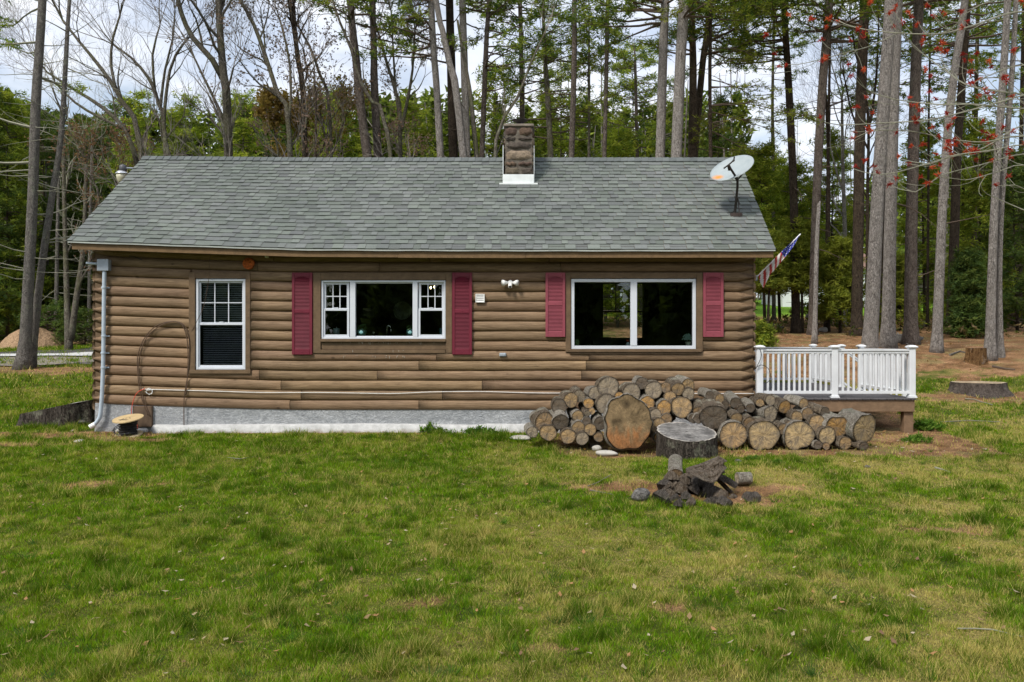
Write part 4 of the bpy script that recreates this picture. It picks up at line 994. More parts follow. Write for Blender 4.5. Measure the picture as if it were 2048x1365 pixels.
# ================================================================ deck
def deck():
    t = thing('deck', 'grey board deck with white railing on brown posts at the right end of the cabin', 'deck', (5.2, 1.2, 0))
    D0, D1 = 14.75, 20.2; y0, y1 = D0-DW, D1-DW; x0, x1 = 3.9, 6.62; fz = CZ-(796-CY)*D0/F
    b = MB(); y = y0-.03; i = 0
    xx = x0-.1                                     # boards run front to back: scalloped grooved ends show at the front
    while xx < x1:
        w = .139; tt = R.uniform(.85, 1.1); 
        b.box(xx, min(xx+w, x1), y0-.03, y1, fz-.026, fz, (tt, tt, tt), .004); xx += w+.005
        for k in range(3): b.box(xx-w+.012+k*.042, xx-w+.032+k*.042, y0-.028, y0+.4, fz-.036, fz-.0262)
    b.build('deck_boards', M['deckboard'], t)
    b = MB(); b.box(x0-.1, x1-.01, y0+.0, y0+.045, fz-.245, fz-.037, b=.004); b.box(x1-.055, x1-.01, y0+.046, y1-.05, fz-.245, fz-.037); b.box(x0-.1, x1-.06, y1-.05, y1-.01, fz-.245, fz-.037)
    b.build('rim_joist', M['deckframe'], t)
    for (lx, ly) in ((x1-.095, y0+.10), (x1-.095, y0+2.3), (x0+.6, y0+2.3), (x1-.095, y1-.2)):
        b = MB(); b.box(lx-.085, lx+.085, ly-.05, ly+.10, float(ground(lx, ly))-.15, fz-.246, b=.006); b.build('leg', M['deckframe'], t)
    b = MB(); b.box(x1-1.05, x1-.45, y0+1.3, y0+1.4, -.25, fz-.26); b.build('skirt_board', M['deckframe'], t)
    # railing
    ph = (796-690)*D0/F; posts = {}
    def post(x, y, s=.052, base=True, h=ph):
        b = MB(); b.box(x-s, x+s, y-s, y+s, fz, fz+h-.05, b=.006)
        if base: b.box(x-s-.022, x+s+.022, y-s-.022, y+s+.022, fz, fz+.022, b=.004); b.box(x-s-.012, x+s+.012, y-s-.012, y+s+.012, fz+.022, fz+.045, b=.004)
        o = b.build('railing_post', M['rail_white'], t)
        b = MB(); zt = fz+h; v = []; prof = [(s+.010, zt-.062), (s+.012, zt-.052), (s+.026, zt-.046), (s+.030, zt-.030), (s+.022, zt-.022), (s-.01, zt-.006), (.012, zt)]
        for (r, z) in prof: v += [(x-r, y-r, z), (x+r, y-r, z), (x+r, y+r, z), (x-r, y+r, z)]
        m_ = len(prof); b.add(v, [(i*4+k, i*4+(k+1) % 4, (i+1)*4+(k+1) % 4, (i+1)*4+k) for i in range(m_-1) for k in range(4)]+[(0, 3, 2, 1), tuple((m_-1)*4+k for k in range(4))])
        b.build('post_cap', M['rail_white'], o)
    def run(ax, ay, bx, by, n, dz=0.0):
        A = Vector((ax, ay, 0)); B = Vector((bx, by, 0)); d = (B-A).normalized(); w = Vector((-d.y, d.x, 0))
        def rail(nm, zlo, zhi, hw):
            b = MB(); v = []
            for (Q, k) in ((A, 0), (B, 1)):
                for sgn in (-1, 1):
                    for z in (zlo, zhi): v.append(tuple(Q+w*hw*sgn+Vector((0, 0, fz+z-k*dz))))
            b.add(v, [(0, 1, 3, 2), (4, 6, 7, 5), (0, 4, 5, 1), (2, 3, 7, 6), (0, 2, 6, 4), (1, 5, 7, 3)]); b.build(nm, M['rail_white'], t)
        top = ph-.075
        rail('top_rail', top-.028, top, .045); rail('top_rail', top-.075, top-.031, .026); rail('bottom_rail', .075, .125, .026)
        for i in range(n):
            s = (i+1)/(n+1); q = A.lerp(B, s); b = MB(); z0 = fz+.122-dz*s; z1 = fz+top-.073-dz*s; r = .018
            b.box(q.x-r, q.x+r, q.y-r, q.y+r, z0, z1, b=.003); b.build('baluster', M['rail_white'], t)
    fx = lambda px, D=D0: (px-CX)*D/F
    yf = y0+.06; pd = D0+.06
    xs = [fx(1519, pd), fx(1668.5, pd), fx(1823, pd)]
    for x in xs: post(x, yf, .055)
    run(xs[0]+.055, yf, xs[1]-.055, yf, 12); run(xs[1]+.055, yf, xs[2]-.055, yf, 12)
    ya = 17.1-DW; yb = 18.25-DW; yc = D1-.1-DW; xr = xs[2]-.03
    post(xr, ya); post(xr, yb); post(xr-.02, yc); post(4.0, yc)
    run(xr, yf+.055, xr, ya-.052, 17); run(xr, yb+.052, xr-.02, yc-.052, 15); run(4.05, yc, xr-.07, yc, 15)
    run(xr+.05, ya, xr+.85, ya, 6, .62); run(xr+.05, yb, xr+.85, yb, 6, .62)
    for yy in (ya, yb):
        b = MB(); b.box(xr+.86, xr+.95, yy-.045, yy+.045, float(ground(xr+.9, yy))-.1, fz+ph-.62, b=.006); b.box(xr+.845, xr+.965, yy-.06, yy+.06, fz+ph-.62, fz+ph-.585, b=.01); b.build('stair_newel', M['rail_white'], t)
    for k in range(3):
        b = MB(); b.box(x1+k*.28, x1+.29+k*.28, ya, yb, fz-.19*(k+1)-.03, fz-.19*(k+1), b=.004); b.build('stair_tread', M['deckboard'], t)
    for yy in (ya+.02, yb-.02):
        b = MB(); v = []
        for (x, z) in ((x1, fz-.03), (x1+.9, fz-.62), (x1+.9, fz-.75), (x1+.55, fz-.75), (x1, fz-.32)):
            for s in (-.02, .02): v.append((x, yy+s, z))
        b.add(v, [(0, 2, 4, 6, 8), (9, 7, 5, 3, 1)]+[((2*i) % 10, (2*i+1) % 10, (2*i+3) % 10, (2*i+2) % 10) for i in range(5)]); b.build('stair_stringer', M['deckframe'], t)
    o = poly([(1519, 697), (1522, 705), (1521, 718), (1511, 738)], -.28, rad=.006); poly([(1511, 736), (1522, 730), (1533, 734), (1539, 742), (1541, 757), (1531, 768)], -.28, rad=.0055, b=o)
    ob = o.build('black_cord', M['black'], smooth=True, loc=tuple(P(1519, 700, DW-.28))); tag(ob, 'thin black cord looping off the first deck post by the house corner', 'cord')
deck()

# ================================================================ things on the window sills and in the room
def sill_thing(nm, lab, cat, px, py, y, parts):
    p = P(px, py, DW+y); t = thing(nm, lab, cat, tuple(p))
    for (pn, mat, prof, dx) in parts:
        b = MB(); b.lathe([(r, p.z+h) for r, h in prof], (p.x+dx, p.y, 0), 16); b.build(pn, mat, t, smooth=True)
    return t, p
teal = plain('teal_glaze', (.20, .42, .42), .35, .5); pale = plain('pale_teal_glaze', (.36, .52, .46), .4, .5); steel = plain('brushed_steel', (.6, .58, .54), .25, .5, .9); cream = plain('cream_wax', (.6, .6, .5), .5)
gdark = plain('dark_leaf', (.06, .12, .04), .6); silver = plain('silvery_leaf', (.34, .52, .46), .6)
pot = [(.03, 0), (.07, .02), (.085, .06), (.075, .10), (.05, .125)]
for (px, lab) in ((721, 'teal ribbed pot with a plant at the left of the kitchen picture pane'), (818, 'teal ribbed pot with a plant at the right of the kitchen picture pane')):
    t, p = sill_thing('plant_pot', lab, 'plant pot', px+3, 671.5, .075, [('pot', teal, pot, 0)])
    t['group'] = 'teal pots on the kitchen sill'; b = MB()
    for k in range(26):
        a = R.random()*6.28; h = R.uniform(.12, .2); r = R.uniform(.02, .08); q = p+Vector((r*math.cos(a), r*math.sin(a), h)); s = .022
        b.quad(q-Vector((s, 0, s*.5)), q+Vector((0, s, s)), q+Vector((s, 0, s*.6)), q+Vector((0, -s, -s)))
    b.build('plant', gdark, t)
sill_thing('candle', 'pale green jar candle behind the lower left kitchen sash', 'candle', 673, 668, .075, [('jar', pale, [(.055, 0), (.058, .01), (.058, .10), (.05, .105)], 0), ('wick', cream, [(.008, .10), (.006, .135)], 0)])
sill_thing('jar', 'blue glass jar in the lower corner of the right kitchen sash', 'jar', 883, 669, .075, [('jar', teal, [(.04, 0), (.042, .02), (.042, .11), (.03, .12)], 0)])
sill_thing('soap_pump', 'small steel soap pump on the kitchen sill', 'soap pump', 747, 672, .075, [('base', steel, [(.03, 0), (.03, .01), (.01, .015), (.01, .045)], 0), ('knob', cream, [(.006, .045), (.02, .05), (.02, .07), (.006, .075)], 0)])
t = thing('faucet', 'tall curved steel kitchen faucet behind the picture pane', 'faucet', tuple(P(775, 674, DW+.3))); p = P(774, 674, DW+.3)
b = MB(); b.tube([p+Vector((0, 0, -.05))]+[p+Vector((0, 0, .14))]+[p+Vector((.035-.035*math.cos(a), .0, .16+.05*math.sin(a))) for a in (0, .5, 1, 1.57, 2.1, 2.6, 3.1)], .012, 10); b.tube([p+Vector((.07, 0, .165)), p+Vector((.078, 0, .09))], [.012, .02], 10); b.build('spout', steel, t, smooth=True)
b = MB(); b.tube([p+Vector((-.045, 0, -.03)), p+Vector((-.05, 0, .03))], .01, 8); b.build('handle', steel, t)
t, p = sill_thing('plant_pot', 'silvery leafed plant in a white pot at the right corner of the big window', 'plant pot', 1376, 690.5, .075, [('pot', cream, [(.04, 0), (.055, .06), (.05, .065)], 0)])
b = MB()
for k in range(90):
    a = R.random()*6.28; e = R.random()*1.5; r = R.uniform(.03, .11); q = p+Vector((r*math.cos(a)*math.cos(e), r*math.sin(a)*math.cos(e)*.6, .10+r*math.sin(e))); s = .014
    b.quad(q-Vector((s, 0, s*.5)), q+Vector((0, s*.4, s)), q+Vector((s, 0, s*.6)), q+Vector((0, -s*.4, -s)))
b.build('leaves', silver, t)
sill_thing('plant_pot', 'striped green cactus at the left corner of the big window', 'plant', 1154, 690.5, .075, [('body', plain('cactus_green', (.20, .27, .12), .6), [(.02, 0), (.04, .02), (.043, .06), (.03, .10), (.001, .115)], 0)])[0].name = 'cactus'
sill_thing('ornament', 'white ornament with a red bloom beside the big window mullion', 'ornament', 1256, 691, .075, [('base', plain('white_glaze', (.5, .56, .6), .4), [(.03, 0), (.035, .03), (.02, .06), (.001, .065)], 0), ('flower', plain('dull_red', (.3, .06, .03), .6), [(.02, .065), (.035, .085), (.02, .11)], -.01)])
# round wall mirror and the hanging bulbs in the kitchen
t = thing('round_mirror', 'round wall mirror seen through the kitchen picture pane', 'mirror', tuple(P(805, 623, DW+2.2))); p = P(805, 621, DW+2.2)
b = MB(); b.lathe([(.20, p.y+.02), (.20, p.y), (.19, p.y-.006), (.001, p.y-.006)], (p.x, 0, p.z), 32, 'y'); mm = b.build('glass', plain('dull_mirror', (.20, .25, .17), .25, .5, 0, .5, 9), t)
b = MB(); b.tube([(p.x+.2*math.cos(a), p.y-.004, p.z+.2*math.sin(a)) for a in np.linspace(0, 6.2832, 33)], .008, 6); b.build('frame', M['dark'], t)
t = thing('pendant_light', 'kitchen pendant with two small glowing bulbs behind the right upper sash', 'lamp', tuple(P(865, 560, DW+1.2)))
em = NT('lit_bulb'); em.b.inputs['Emission Color'].default_value = (1, .72, .35, 1); em.b.inputs['Emission Strength'].default_value = 9
for px in (861.5, 869):
    p = P(px, 575 if px < 865 else 573.5, DW+1.2); b = MB(); b.lathe([(.004, p.z+.025), (.018, p.z+.005), (.014, p.z-.02), (.001, p.z-.03)], (p.x, p.y, 0), 10); b.build('bulb', em.m, t, smooth=True)
b = MB(); p = P(865, 575, DW+1.2); b.tube([p+Vector((0, 0, .03)), p+Vector((0, 0, .5))], .006, 6); b.tube([p+Vector((-.05, 0, .035)), p+Vector((.05, 0, .04))], .006, 6); b.build('stem', M['dark'], t)
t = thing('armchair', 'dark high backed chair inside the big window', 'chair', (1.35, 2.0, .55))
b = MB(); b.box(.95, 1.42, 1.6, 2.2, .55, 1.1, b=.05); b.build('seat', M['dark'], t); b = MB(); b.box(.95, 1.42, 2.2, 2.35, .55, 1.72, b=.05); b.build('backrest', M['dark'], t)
# ================================================================ woodpile: (x, y, r, back-end offset x, y, tone, squash, notch) in photo pixels
def c4(x, y, r, ex=0, ey=0, tone='g', sq=1.0, k=0): s = .22715; return (1000+x*s, 720+y*s, r*s, ex*s, ey*s, tone, sq, k)
def c5(x, y, r, ex=0, ey=0, tone='g', sq=1.0, k=0): s = .24414; return (1360+x*s, 720+y*s, r*s, ex*s, ey*s, tone, sq, k)
LOGS = [
 c4(285, 635, 50, -45, -40, 'g'), c4(395, 550, 88, -40, -60, 'b'), c4(425, 640, 76, 45, -60, 't', .95, 1), c4(533, 547, 73, -35, -105, 'd'), c4(600, 672, 66, 10, -40, 't'), c4(690, 595, 58, -45, -40, 't'),
 c4(725, 692, 57, 20, -40, 'g'), c4(795, 612, 54, -25, -40, 't'), c4(765, 540, 38, 0, -25, 'd'), c4(868, 680, 42, 0, -20, 'b'), c4(685, 492, 50, -70, -60, 't'), c4(770, 470, 27, -75, -110, 'g'),
 c4(625, 352, 66, -65, -35, 't'), c4(780, 382, 46, 0, -25, 'o'), c4(698, 318, 56, -45, -62, 'g'), c4(836, 290, 57, -55, -5, 'g'), c4(955, 242, 92, -20, -20, 'g', 1.05), c4(522, 410, 66, -15, -30, 'd'),
 c4(808, 452, 30, 10, -20, 't'), c4(940, 390, 92, -30, -10, 'g'), c4(880, 560, 60, -20, -60, 'd'), c4(1050, 315, 36, -50, -20, 'o'), c4(1160, 290, 82, -30, -25, 'g'), c4(1250, 205, 56, -15, -30, 'd'),
 c4(1353, 265, 76, -20, -25, 'g', 1.02), c4(1296, 380, 64, 10, -30, 'o'), c4(1460, 242, 48, -40, 10, 'b'), c4(1568, 257, 58, -35, -95, 't'), c4(1655, 225, 62, -75, -55, 't'), c4(1497, 325, 56, -20, -20, 't', .85),
 c4(1446, 420, 66, -25, -25, 'o'), c4(1600, 415, 94, -20, -25, 't'), c4(1368, 490, 60, -50, -20, 'g'), c4(1466, 522, 52, -30, -30, 'b'), c4(1400, 585, 72, -10, -20, 't'), c4(1405, 680, 50, 0, -20, 'o'), c4(1660, 300, 55, -30, -40, 'g'),
 c4(1745, 452, 45, 45, -120, 'b'), c4(1700, 515, 42, -20, -25, 'd'),
 c5(275, 470, 108, 15, -95, 'd'), c5(245, 292, 40, -35, -40, 'd'), c5(325, 318, 40, -55, -60, 't'), c5(370, 372, 33, -25, -95, 'd'), c5(455, 350, 46, -20, -85, 'd'), c5(500, 402, 32, 25, -115, 'd'), c5(578, 392, 38, 10, -70, 'd'),
 c5(465, 480, 50, -75, -100, 't'), c5(568, 520, 55, -40, -85, 'b'), c5(742, 440, 64, -115, -30, 'g'), c5(655, 350, 34, -5, -30, 't'), c5(437, 615, 112, 10, -40, 't'), c5(685, 622, 128, 10, -50, 'p', 1, 2),
 c5(858, 385, 57, -115, -85, 'o'), c5(1012, 355, 44, -125, -45, 't'), c5(958, 467, 50, -50, -50, 't'), c5(1045, 440, 50, -35, -20, 'b'), c5(1188, 425, 42, -80, -60, 'd'), c5(845, 567, 46, -40, -85, 't'),
 c5(975, 622, 128, -20, -50, 'p', .95, 2), c5(1125, 520, 70, -15, -25, 't'), c5(1290, 545, 104, -70, -70, 'o', .85, 1), c5(1206, 622, 74, -40, -45, 'p'), c5(1355, 682, 56, -90, -70, 't'), c5(1512, 562, 122, -130, -80, 'p', 1, 1),
 c5(1505, 705, 46, -130, -60, 'd', .8), c5(1130, 695, 36, -20, -15, 'd'), c5(1198, 706, 30, -20, -10, 'b'), c5(905, 540, 40, -40, -20, 't'), c5(150, 480, 42, -20, -30, 'd'), c5(740, 330, 44, -60, -20, 'g'),
]
# filler logs added further back, dark faced so the gaps look black with shade
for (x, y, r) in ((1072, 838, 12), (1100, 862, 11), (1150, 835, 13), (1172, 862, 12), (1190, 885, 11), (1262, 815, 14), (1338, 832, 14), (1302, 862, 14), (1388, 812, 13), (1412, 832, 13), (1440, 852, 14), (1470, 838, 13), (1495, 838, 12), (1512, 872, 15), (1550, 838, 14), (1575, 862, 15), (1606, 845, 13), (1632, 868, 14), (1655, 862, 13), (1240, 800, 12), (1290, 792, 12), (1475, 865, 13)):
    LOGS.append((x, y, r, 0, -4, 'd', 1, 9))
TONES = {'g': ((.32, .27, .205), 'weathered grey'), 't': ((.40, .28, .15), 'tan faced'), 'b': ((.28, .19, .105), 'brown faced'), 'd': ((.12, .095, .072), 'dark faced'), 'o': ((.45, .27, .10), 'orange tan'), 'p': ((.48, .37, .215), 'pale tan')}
YB = 905
def logD(py, r): return 12.98+max(0, (YB-(py+r*.6)))/150*.72
def ordinal(i): return ['', 'first', 'second', 'third', 'fourth', 'fifth', 'sixth', 'seventh', 'eighth', 'ninth', 'tenth', 'eleventh', 'twelfth', 'thirteenth', 'fourteenth', 'fifteenth', 'sixteenth', 'seventeenth', 'eighteenth', 'nineteenth', 'twentieth', 'twenty-first', 'twenty-second', 'twenty-third', 'twenty-fourth', 'twenty-fifth', 'twenty-sixth', 'twenty-seventh', 'twenty-eighth', 'twenty-ninth', 'thirtieth'][i]
def bandof(py): return 'top' if py < 795 else 'second' if py < 826 else 'third' if py < 858 else 'bottom'
order = {}
for i, L_ in enumerate(LOGS):
    side = 'left of burl' if L_[0] < 1255 else 'right of burl'
    order.setdefault((bandof(L_[1]), side), []).append((L_[0], i))
ordn = {}
for key, lst in order.items():
    for k, (_, i) in enumerate(sorted(lst)): ordn[i] = (key[0], key[1], k+1)
def make_log(name, label, cat, ctr, axis, r, length, tone, bark, sq=1.0, notch=0, group=None, seed=0, n=26):
    """axis: unit vector from the sawn face to the back end"""
    rr = random.Random(seed); ph = [rr.random()*6.3 for _ in range(4)]; am = [rr.uniform(.0, .05), rr.uniform(.01, .045), rr.uniform(.01, .03)]
    nd = rr.uniform(-2.6, -.6)
    def rad(a):
        k = 1+am[0]*math.cos(2*a+ph[0])+am[1]*math.cos(3*a+ph[1])+am[2]*math.cos(5*a+ph[2])
        if notch in (1, 2):
            d = abs((a-(nd if notch == 2 else 1.57)+math.pi) % (2*math.pi)-math.pi); k *= 1-(.20 if notch == 2 else .13)*math.exp(-(d/.26)**2)
        return k*r
    m_ = 7; v = []; bend = Vector((rr.uniform(-.02, .02), 0, rr.uniform(-.02, .02)))
    fade = [1, 1.015, 1.0, .99, .98, .99, .975]
    for i in range(m_):
        t = i/(m_-1) if i > 0 else 0; t = [0, .03, .2, .42, .64, .84, 1][i]
        for k in range(n):
            a = 2*math.pi*k/n; q = rad(a)*fade[i]*(1+rr.uniform(-.022, .022))
            v.append((q*math.cos(a)*(1.0)+bend.x*math.sin(t*3), t*length, q*math.sin(a)*sq+bend.z*math.sin(t*3)))
    f = [(i*n+k, (i+1)*n+k, (i+1)*n+(k+1) % n, i*n+(k+1) % n) for i in range(m_-1) for k in range(n)]+[tuple(range((m_-1)*n, m_*n))]
    b = MB(); b.add(v, f); me = b.mesh(name, True); me.materials.append(bark)
    me.polygons[len(me.polygons)-1].use_smooth = False
    o = bpy.data.objects.new(name, me); COL.objects.link(o); o.location = ctr; ORG[o.name] = Vector(ctr)
    o.rotation_mode = 'QUATERNION'; o.rotation_quaternion = Vector((0, 1, 0)).rotation_difference(axis)
    tag(o, label, cat, group)
    # sawn face: slightly inside the bark rim, a little domed and rough
    v = [(0, .004, 0)]; c = [tone]; rings = 5; f = []
    for i in range(1, rings+1):
        for k in range(n):
            a = 2*math.pi*k/n; q = rad(a)*(i/rings)*(.955 if i == rings else .96)
            v.append((q*math.cos(a), -.002+rr.uniform(-.003, .003)*(i < rings), q*math.sin(a)*sq))
            tt = (.38 if i == rings else 1.0 if i > 1 else .85); c.append([x*tt for x in tone])
    f += [(0, 1+(k+1) % n, 1+k) for k in range(n)]
    for i in range(rings-1):
        for k in range(n): a_ = 1+i*n; f.append((a_+k, a_+(k+1) % n, a_+n+(k+1) % n, a_+n+k))
    b = MB(); b.v = [np.array(v)]; b.c = [np.array(c)]; b.f = [f]; b.n = len(v); me2 = b.mesh('cut_face', False); me2.materials.append(M['cut'])
    o2 = bpy.data.objects.new('cut_face', me2); COL.objects.link(o2); o2.parent = o
    return o
for i, (px, py, r, ex, ey, tn, sq, k) in enumerate(LOGS):
    back = k == 9
    D = logD(py, r)+(.32 if back else 0)+R.uniform(-.04, .04)*(not back); ctr = P(px, py, D); L_ = R.uniform(.40, .5); s = D/F
    ox, oz = ex*s, -ey*s; mo = math.hypot(ox, oz)
    ox *= .62; oz *= .62; mo *= .62
    if mo > L_*.8: ox, oz = ox/mo*L_*.8, oz/mo*L_*.8; mo = L_*.8
    ax = Vector((ox, math.sqrt(L_*L_-mo*mo), oz-.02)).normalized()
    col, word = TONES[tn]; band_, side, od = ordn[i]; rm = r*s*1.02
    size = 'large' if rm > .17 else 'medium' if rm > .095 else 'small'
    barkm = M['bark_birch'] if (i*7) % 5 < 2 else M['bark_fire']
    lab = f"{size} {word} log, {ordinal(od)} from left, {band_} row of woodpile, {side}"
    t_ = R.uniform(.85, 1.15); make_log('firewood_log', lab, 'log', ctr, ax, rm, L_, tuple(x*t_ for x in col), barkm, sq, k if k < 9 else 0, 'logs of the woodpile by the cabin wall', 100+i)

# the huge burl round
def burl():
    c = P(1256, 844, 12.85); s = 12.85/F; n = 64; prof = []
    for k in range(n):
        a = 2*math.pi*k/n; r = 52*(1+.0*math.cos(a)); x = math.cos(a); z = math.sin(a)
        px = x*(48+ (6 if z < 0 else 0)*abs(z)); pz = z*55
        w = 1+.05*math.sin(3*a+1)+.04*math.sin(5*a+.5)+.025*math.sin(9*a)-.13*math.exp(-((a-.25)/.16)**2)-.08*math.exp(-((a-2.75)/.2)**2)-.07*math.exp(-((a-.05) % 6.283-.0)**2/.02)
        prof.append((px*w*s, pz*w*s))
    v = []; f = []; mm = 5
    for i in range(mm):
        t = [0, .04, .2, .35, .42][i]; g = [1, 1.03, 1.05, 1.02, .93][i]
        for (x, z) in prof: v.append((x*g*(1+R.uniform(-.02, .02)), t, z*g*(1+R.uniform(-.02, .02))))
    f = [(i*n+k, (i+1)*n+k, (i+1)*n+(k+1) % n, i*n+(k+1) % n) for i in range(mm-1) for k in range(n)]+[tuple(range((mm-1)*n, mm*n))]
    b = MB(); b.add(v, f); me = b.mesh('burl_round', True); me.materials.append(M['bark_birch']); o = bpy.data.objects.new('burl_round', me); COL.objects.link(o); o.location = c
    o.rotation_euler = (math.radians(-7), 0, 0)
    tag(o, 'huge irregular burl log round with an orange stained bottom leaning on the woodpile', 'log')
    rings = 16; v = [(0, -.01, 0)]; col = [(.30, .23, .15)]
    for i in range(1, rings+1):
        q = i/rings
        for k, (x, z) in enumerate(prof):
            xx, zz = x*q*.97, z*q*.97
            d = .02*(float(fbm(xx*7+3, zz*7, 3, 4))-.5)-.03*math.exp(-((xx/.08)**2+((zz-.05)/.05)**2))*0
            v.append((xx, -.012+d*1.6*(q < .99), zz))
            n1 = float(fbm(xx*9, zz*9, 61, 4)); n2 = float(fbm(xx*22, zz*10, 67, 4))
            base = np.array([.22, .165, .10])*(.3+1.4*n1)
            kk = min(1, max(0, (-.04-zz+.45*(n2-.5)+.25*(n1-.5))/.26))*.7
            if kk > 0: base = base*(1-kk)+np.array([.30, .125, .045])*(.1+1.5*n2)*kk
            dk = math.exp(-(((xx+.02)/.07)**2+((zz-.27)/.09)**2)); base = base*(1-.75*dk)
            dk2 = math.exp(-(((xx+.2)/.06)**2+((zz-.0)/.05)**2)); base = base*(1-.6*dk2)
            if q > .95: base = base*.5
            col.append(tuple(base))
    f = [(0, 1+(k+1) % n, 1+k) for k in range(n)]
    for i in range(rings-1):
        for k in range(n): a_ = 1+i*n; f.append((a_+k, a_+(k+1) % n, a_+n+(k+1) % n, a_+n+k))
    b = MB(); b.v = [np.array(v)]; b.c = [np.array(col)]; b.f = [f]; b.n = len(v); me = b.mesh('cut_face', True)
    m = NT('burl_face'); tc = m.n('ShaderNodeTexCoord'); o_ = tc.outputs['Object']; n_ = m.noise(o_, 9, 8, .8, 2.5); sx = m.n('ShaderNodeSeparateXYZ'); m.l(o_, sx.inputs[0])
    th = m.math('ARCTAN2', sx.outputs[0], m.math('ADD', sx.outputs[2], -.04)); cv = m.n('ShaderNodeCombineXYZ'); m.l(m.math('MULTIPLY', th, 4.5), cv.inputs[0]); ray = m.noise(cv.outputs[0], 4, 8, .85, .4)
    c_ = m.mix(1.0, m.attr(), m.ramp(n_, [(.3, (.45, .43, .4)), (.66, (1.5, 1.45, 1.35))]), 'MULTIPLY'); c_ = m.mix(.7, c_, m.ramp(ray, [(.36, (.5, .48, .45)), (.6, (1.25, 1.2, 1.1))]), 'MULTIPLY')
    m.col(c_); m.rough(.85, .15); m.bump(m.math('ADD', n_, ray), .8, .02); me.materials.append(m.m)
    o2 = bpy.data.objects.new('cut_face', me); COL.objects.link(o2); o2.parent = o
burl()

# ---------------------------------------------------------------- stumps
def stump(name, label, ctr, prof, h, top_tone, n=60, flare=.12, barkm='bark_stump', tilt=(0, 0), ringr=None, tops=1.0, seed=1, rough_=.03, hollow=0):
    """prof: fn(angle)->radius; ctr ground centre; vertical furrowed side and a sawn top"""
    rr = random.Random(seed); m_ = 12; v = []; t = thing(name, label, 'stump', tuple(ctr)); jit = [rr.uniform(-1, 1) for _ in range(n)]
    topz = lambda x, y: ctr.z+h+x*tilt[0]+y*tilt[1]
    for i in range(m_):
        q = i/(m_-1)
        for k in range(n):
            a = 2*math.pi*k/n; r = prof(a)*(1+flare*(1-q)**2.2*(1+.5*math.sin(5*a+seed)))*(1+rough_*jit[k]*(1-.3*q)+.006*rr.uniform(-1, 1))
            x, y = r*math.cos(a), r*math.sin(a); z0 = ctr.z-.1; v.append((ctr.x+x, ctr.y+y, z0+(topz(x, y)-z0)*q))
    b = MB(); b.add(v, [(i*n+k, i*n+(k+1) % n, (i+1)*n+(k+1) % n, (i+1)*n+k) for i in range(m_-1) for k in range(n)]); b.build('bark', M[barkm], t, smooth=True)
    rings = 14; v = [(ctr.x, ctr.y, topz(0, 0)-hollow)]; c = [top_tone[0]]
    for i in range(1, rings+1):
        q = i/rings
        for k in range(n):
            a = 2*math.pi*k/n; r = prof(a)*q*(1+rough_*jit[k]*q)*.985; x, y = r*math.cos(a), r*math.sin(a)
            nn = float(fbm(x*6+seed, y*6, 71, 4)); tone = np.array(top_tone[0])*(1-nn)+np.array(top_tone[1])*nn; 
            if q > .93: tone = np.array(top_tone[2])
            v.append((ctr.x+x, ctr.y+y, topz(x, y)+.012*(nn-.5)*2*(q < .95)-hollow*(1-q)**1.5+.003)); c.append(tuple(tone*(.8+.4*rr.random())))
    f = [(0, 1+k, 1+(k+1) % n) for k in range(n)]
    for i in range(rings-1):
        for k in range(n): a_ = 1+i*n; f.append((a_+k, a_+n+k, a_+n+(k+1) % n, a_+(k+1) % n))
    b = MB(); b.v = [np.array(v)]; b.c = [np.array(c)]; b.f = [f]; b.n = len(v); 
    b.build('sawn_top', M['stumptop'], t); return t
m = NT('weathered_stump_top'); tc = m.n('ShaderNodeTexCoord'); nn_ = m.noise(tc.outputs['Object'], 5, 8, .75, 1.5); n2_ = m.noise(m.coord((.7, 3, 3), rot=(0, 0, .35)), 7, 7, .8, .6)
m.col(m.mix(1.0, m.mix(1.0, m.attr(), m.ramp(n2_, [(.34, (.3, .3, .3)), (.62, (1.6, 1.6, 1.6))]), 'MULTIPLY'), m.ramp(nn_, [(.3, (.6, .6, .6)), (.66, (1.35, 1.35, 1.35))]), 'MULTIPLY')); m.rough(.85, .15); m.bump(m.math('ADD', nn_, n2_), .8, .02); M['stumptop'] = m.m
g = G(1381, 918); sc = (g.y+DW)/F
def prof_big(a):
    d = abs((a-1.15+math.pi) % (2*math.pi)-math.pi); return 60*sc*(1+.03*math.cos(2*a)+.02*math.sin(3*a+1)-.22*math.exp(-(d/.22)**2))
zt = CZ+(CY-862)*sc
stump('chopping_stump', 'wide dark stump with a heart shaped weathered top before the woodpile', Vector((g.x, g.y+.36, g.z)), prof_big, zt-g.z-.05, ((.055, .052, .05), (.25, .24, .225), (.42, .38, .33)), n=80, flare=.03, tilt=(-.045, .23), seed=3, rough_=.025)
g = G(1972, 788); sc = (g.y+DW)/F
stump('tree_stump', 'low pale ringed stump with flared roots on the right lawn', Vector((g.x, g.y+.3, g.z)), lambda a: 50*sc*(1+.06*math.sin(3*a)+.05*math.cos(5*a+1)), 22*sc, ((.42, .34, .22), (.24, .17, .11), (.5, .44, .32)), flare=.48, barkm='bark_mid', seed=5, rough_=.05, hollow=.03)
g = G(1962, 729); sc = (g.y+DW)/F
stump('tree_stump', 'rotten orange brown stump beside the double pine at the far right', Vector((g.x, g.y+.2, g.z)), lambda a: 17*sc*(1+.1*math.sin(3*a)+.08*math.cos(7*a)), 33*sc, ((.24, .15, .09), (.12, .08, .05), (.3, .25, .2)), flare=.30, barkm='rot', seed=6, rough_=.10) if False else None
M['rot'] = m_bark('rotten_wood', (.10, .045, .015), (.34, .20, .09), (.38, .35, .3), .6, 1.0, .3)
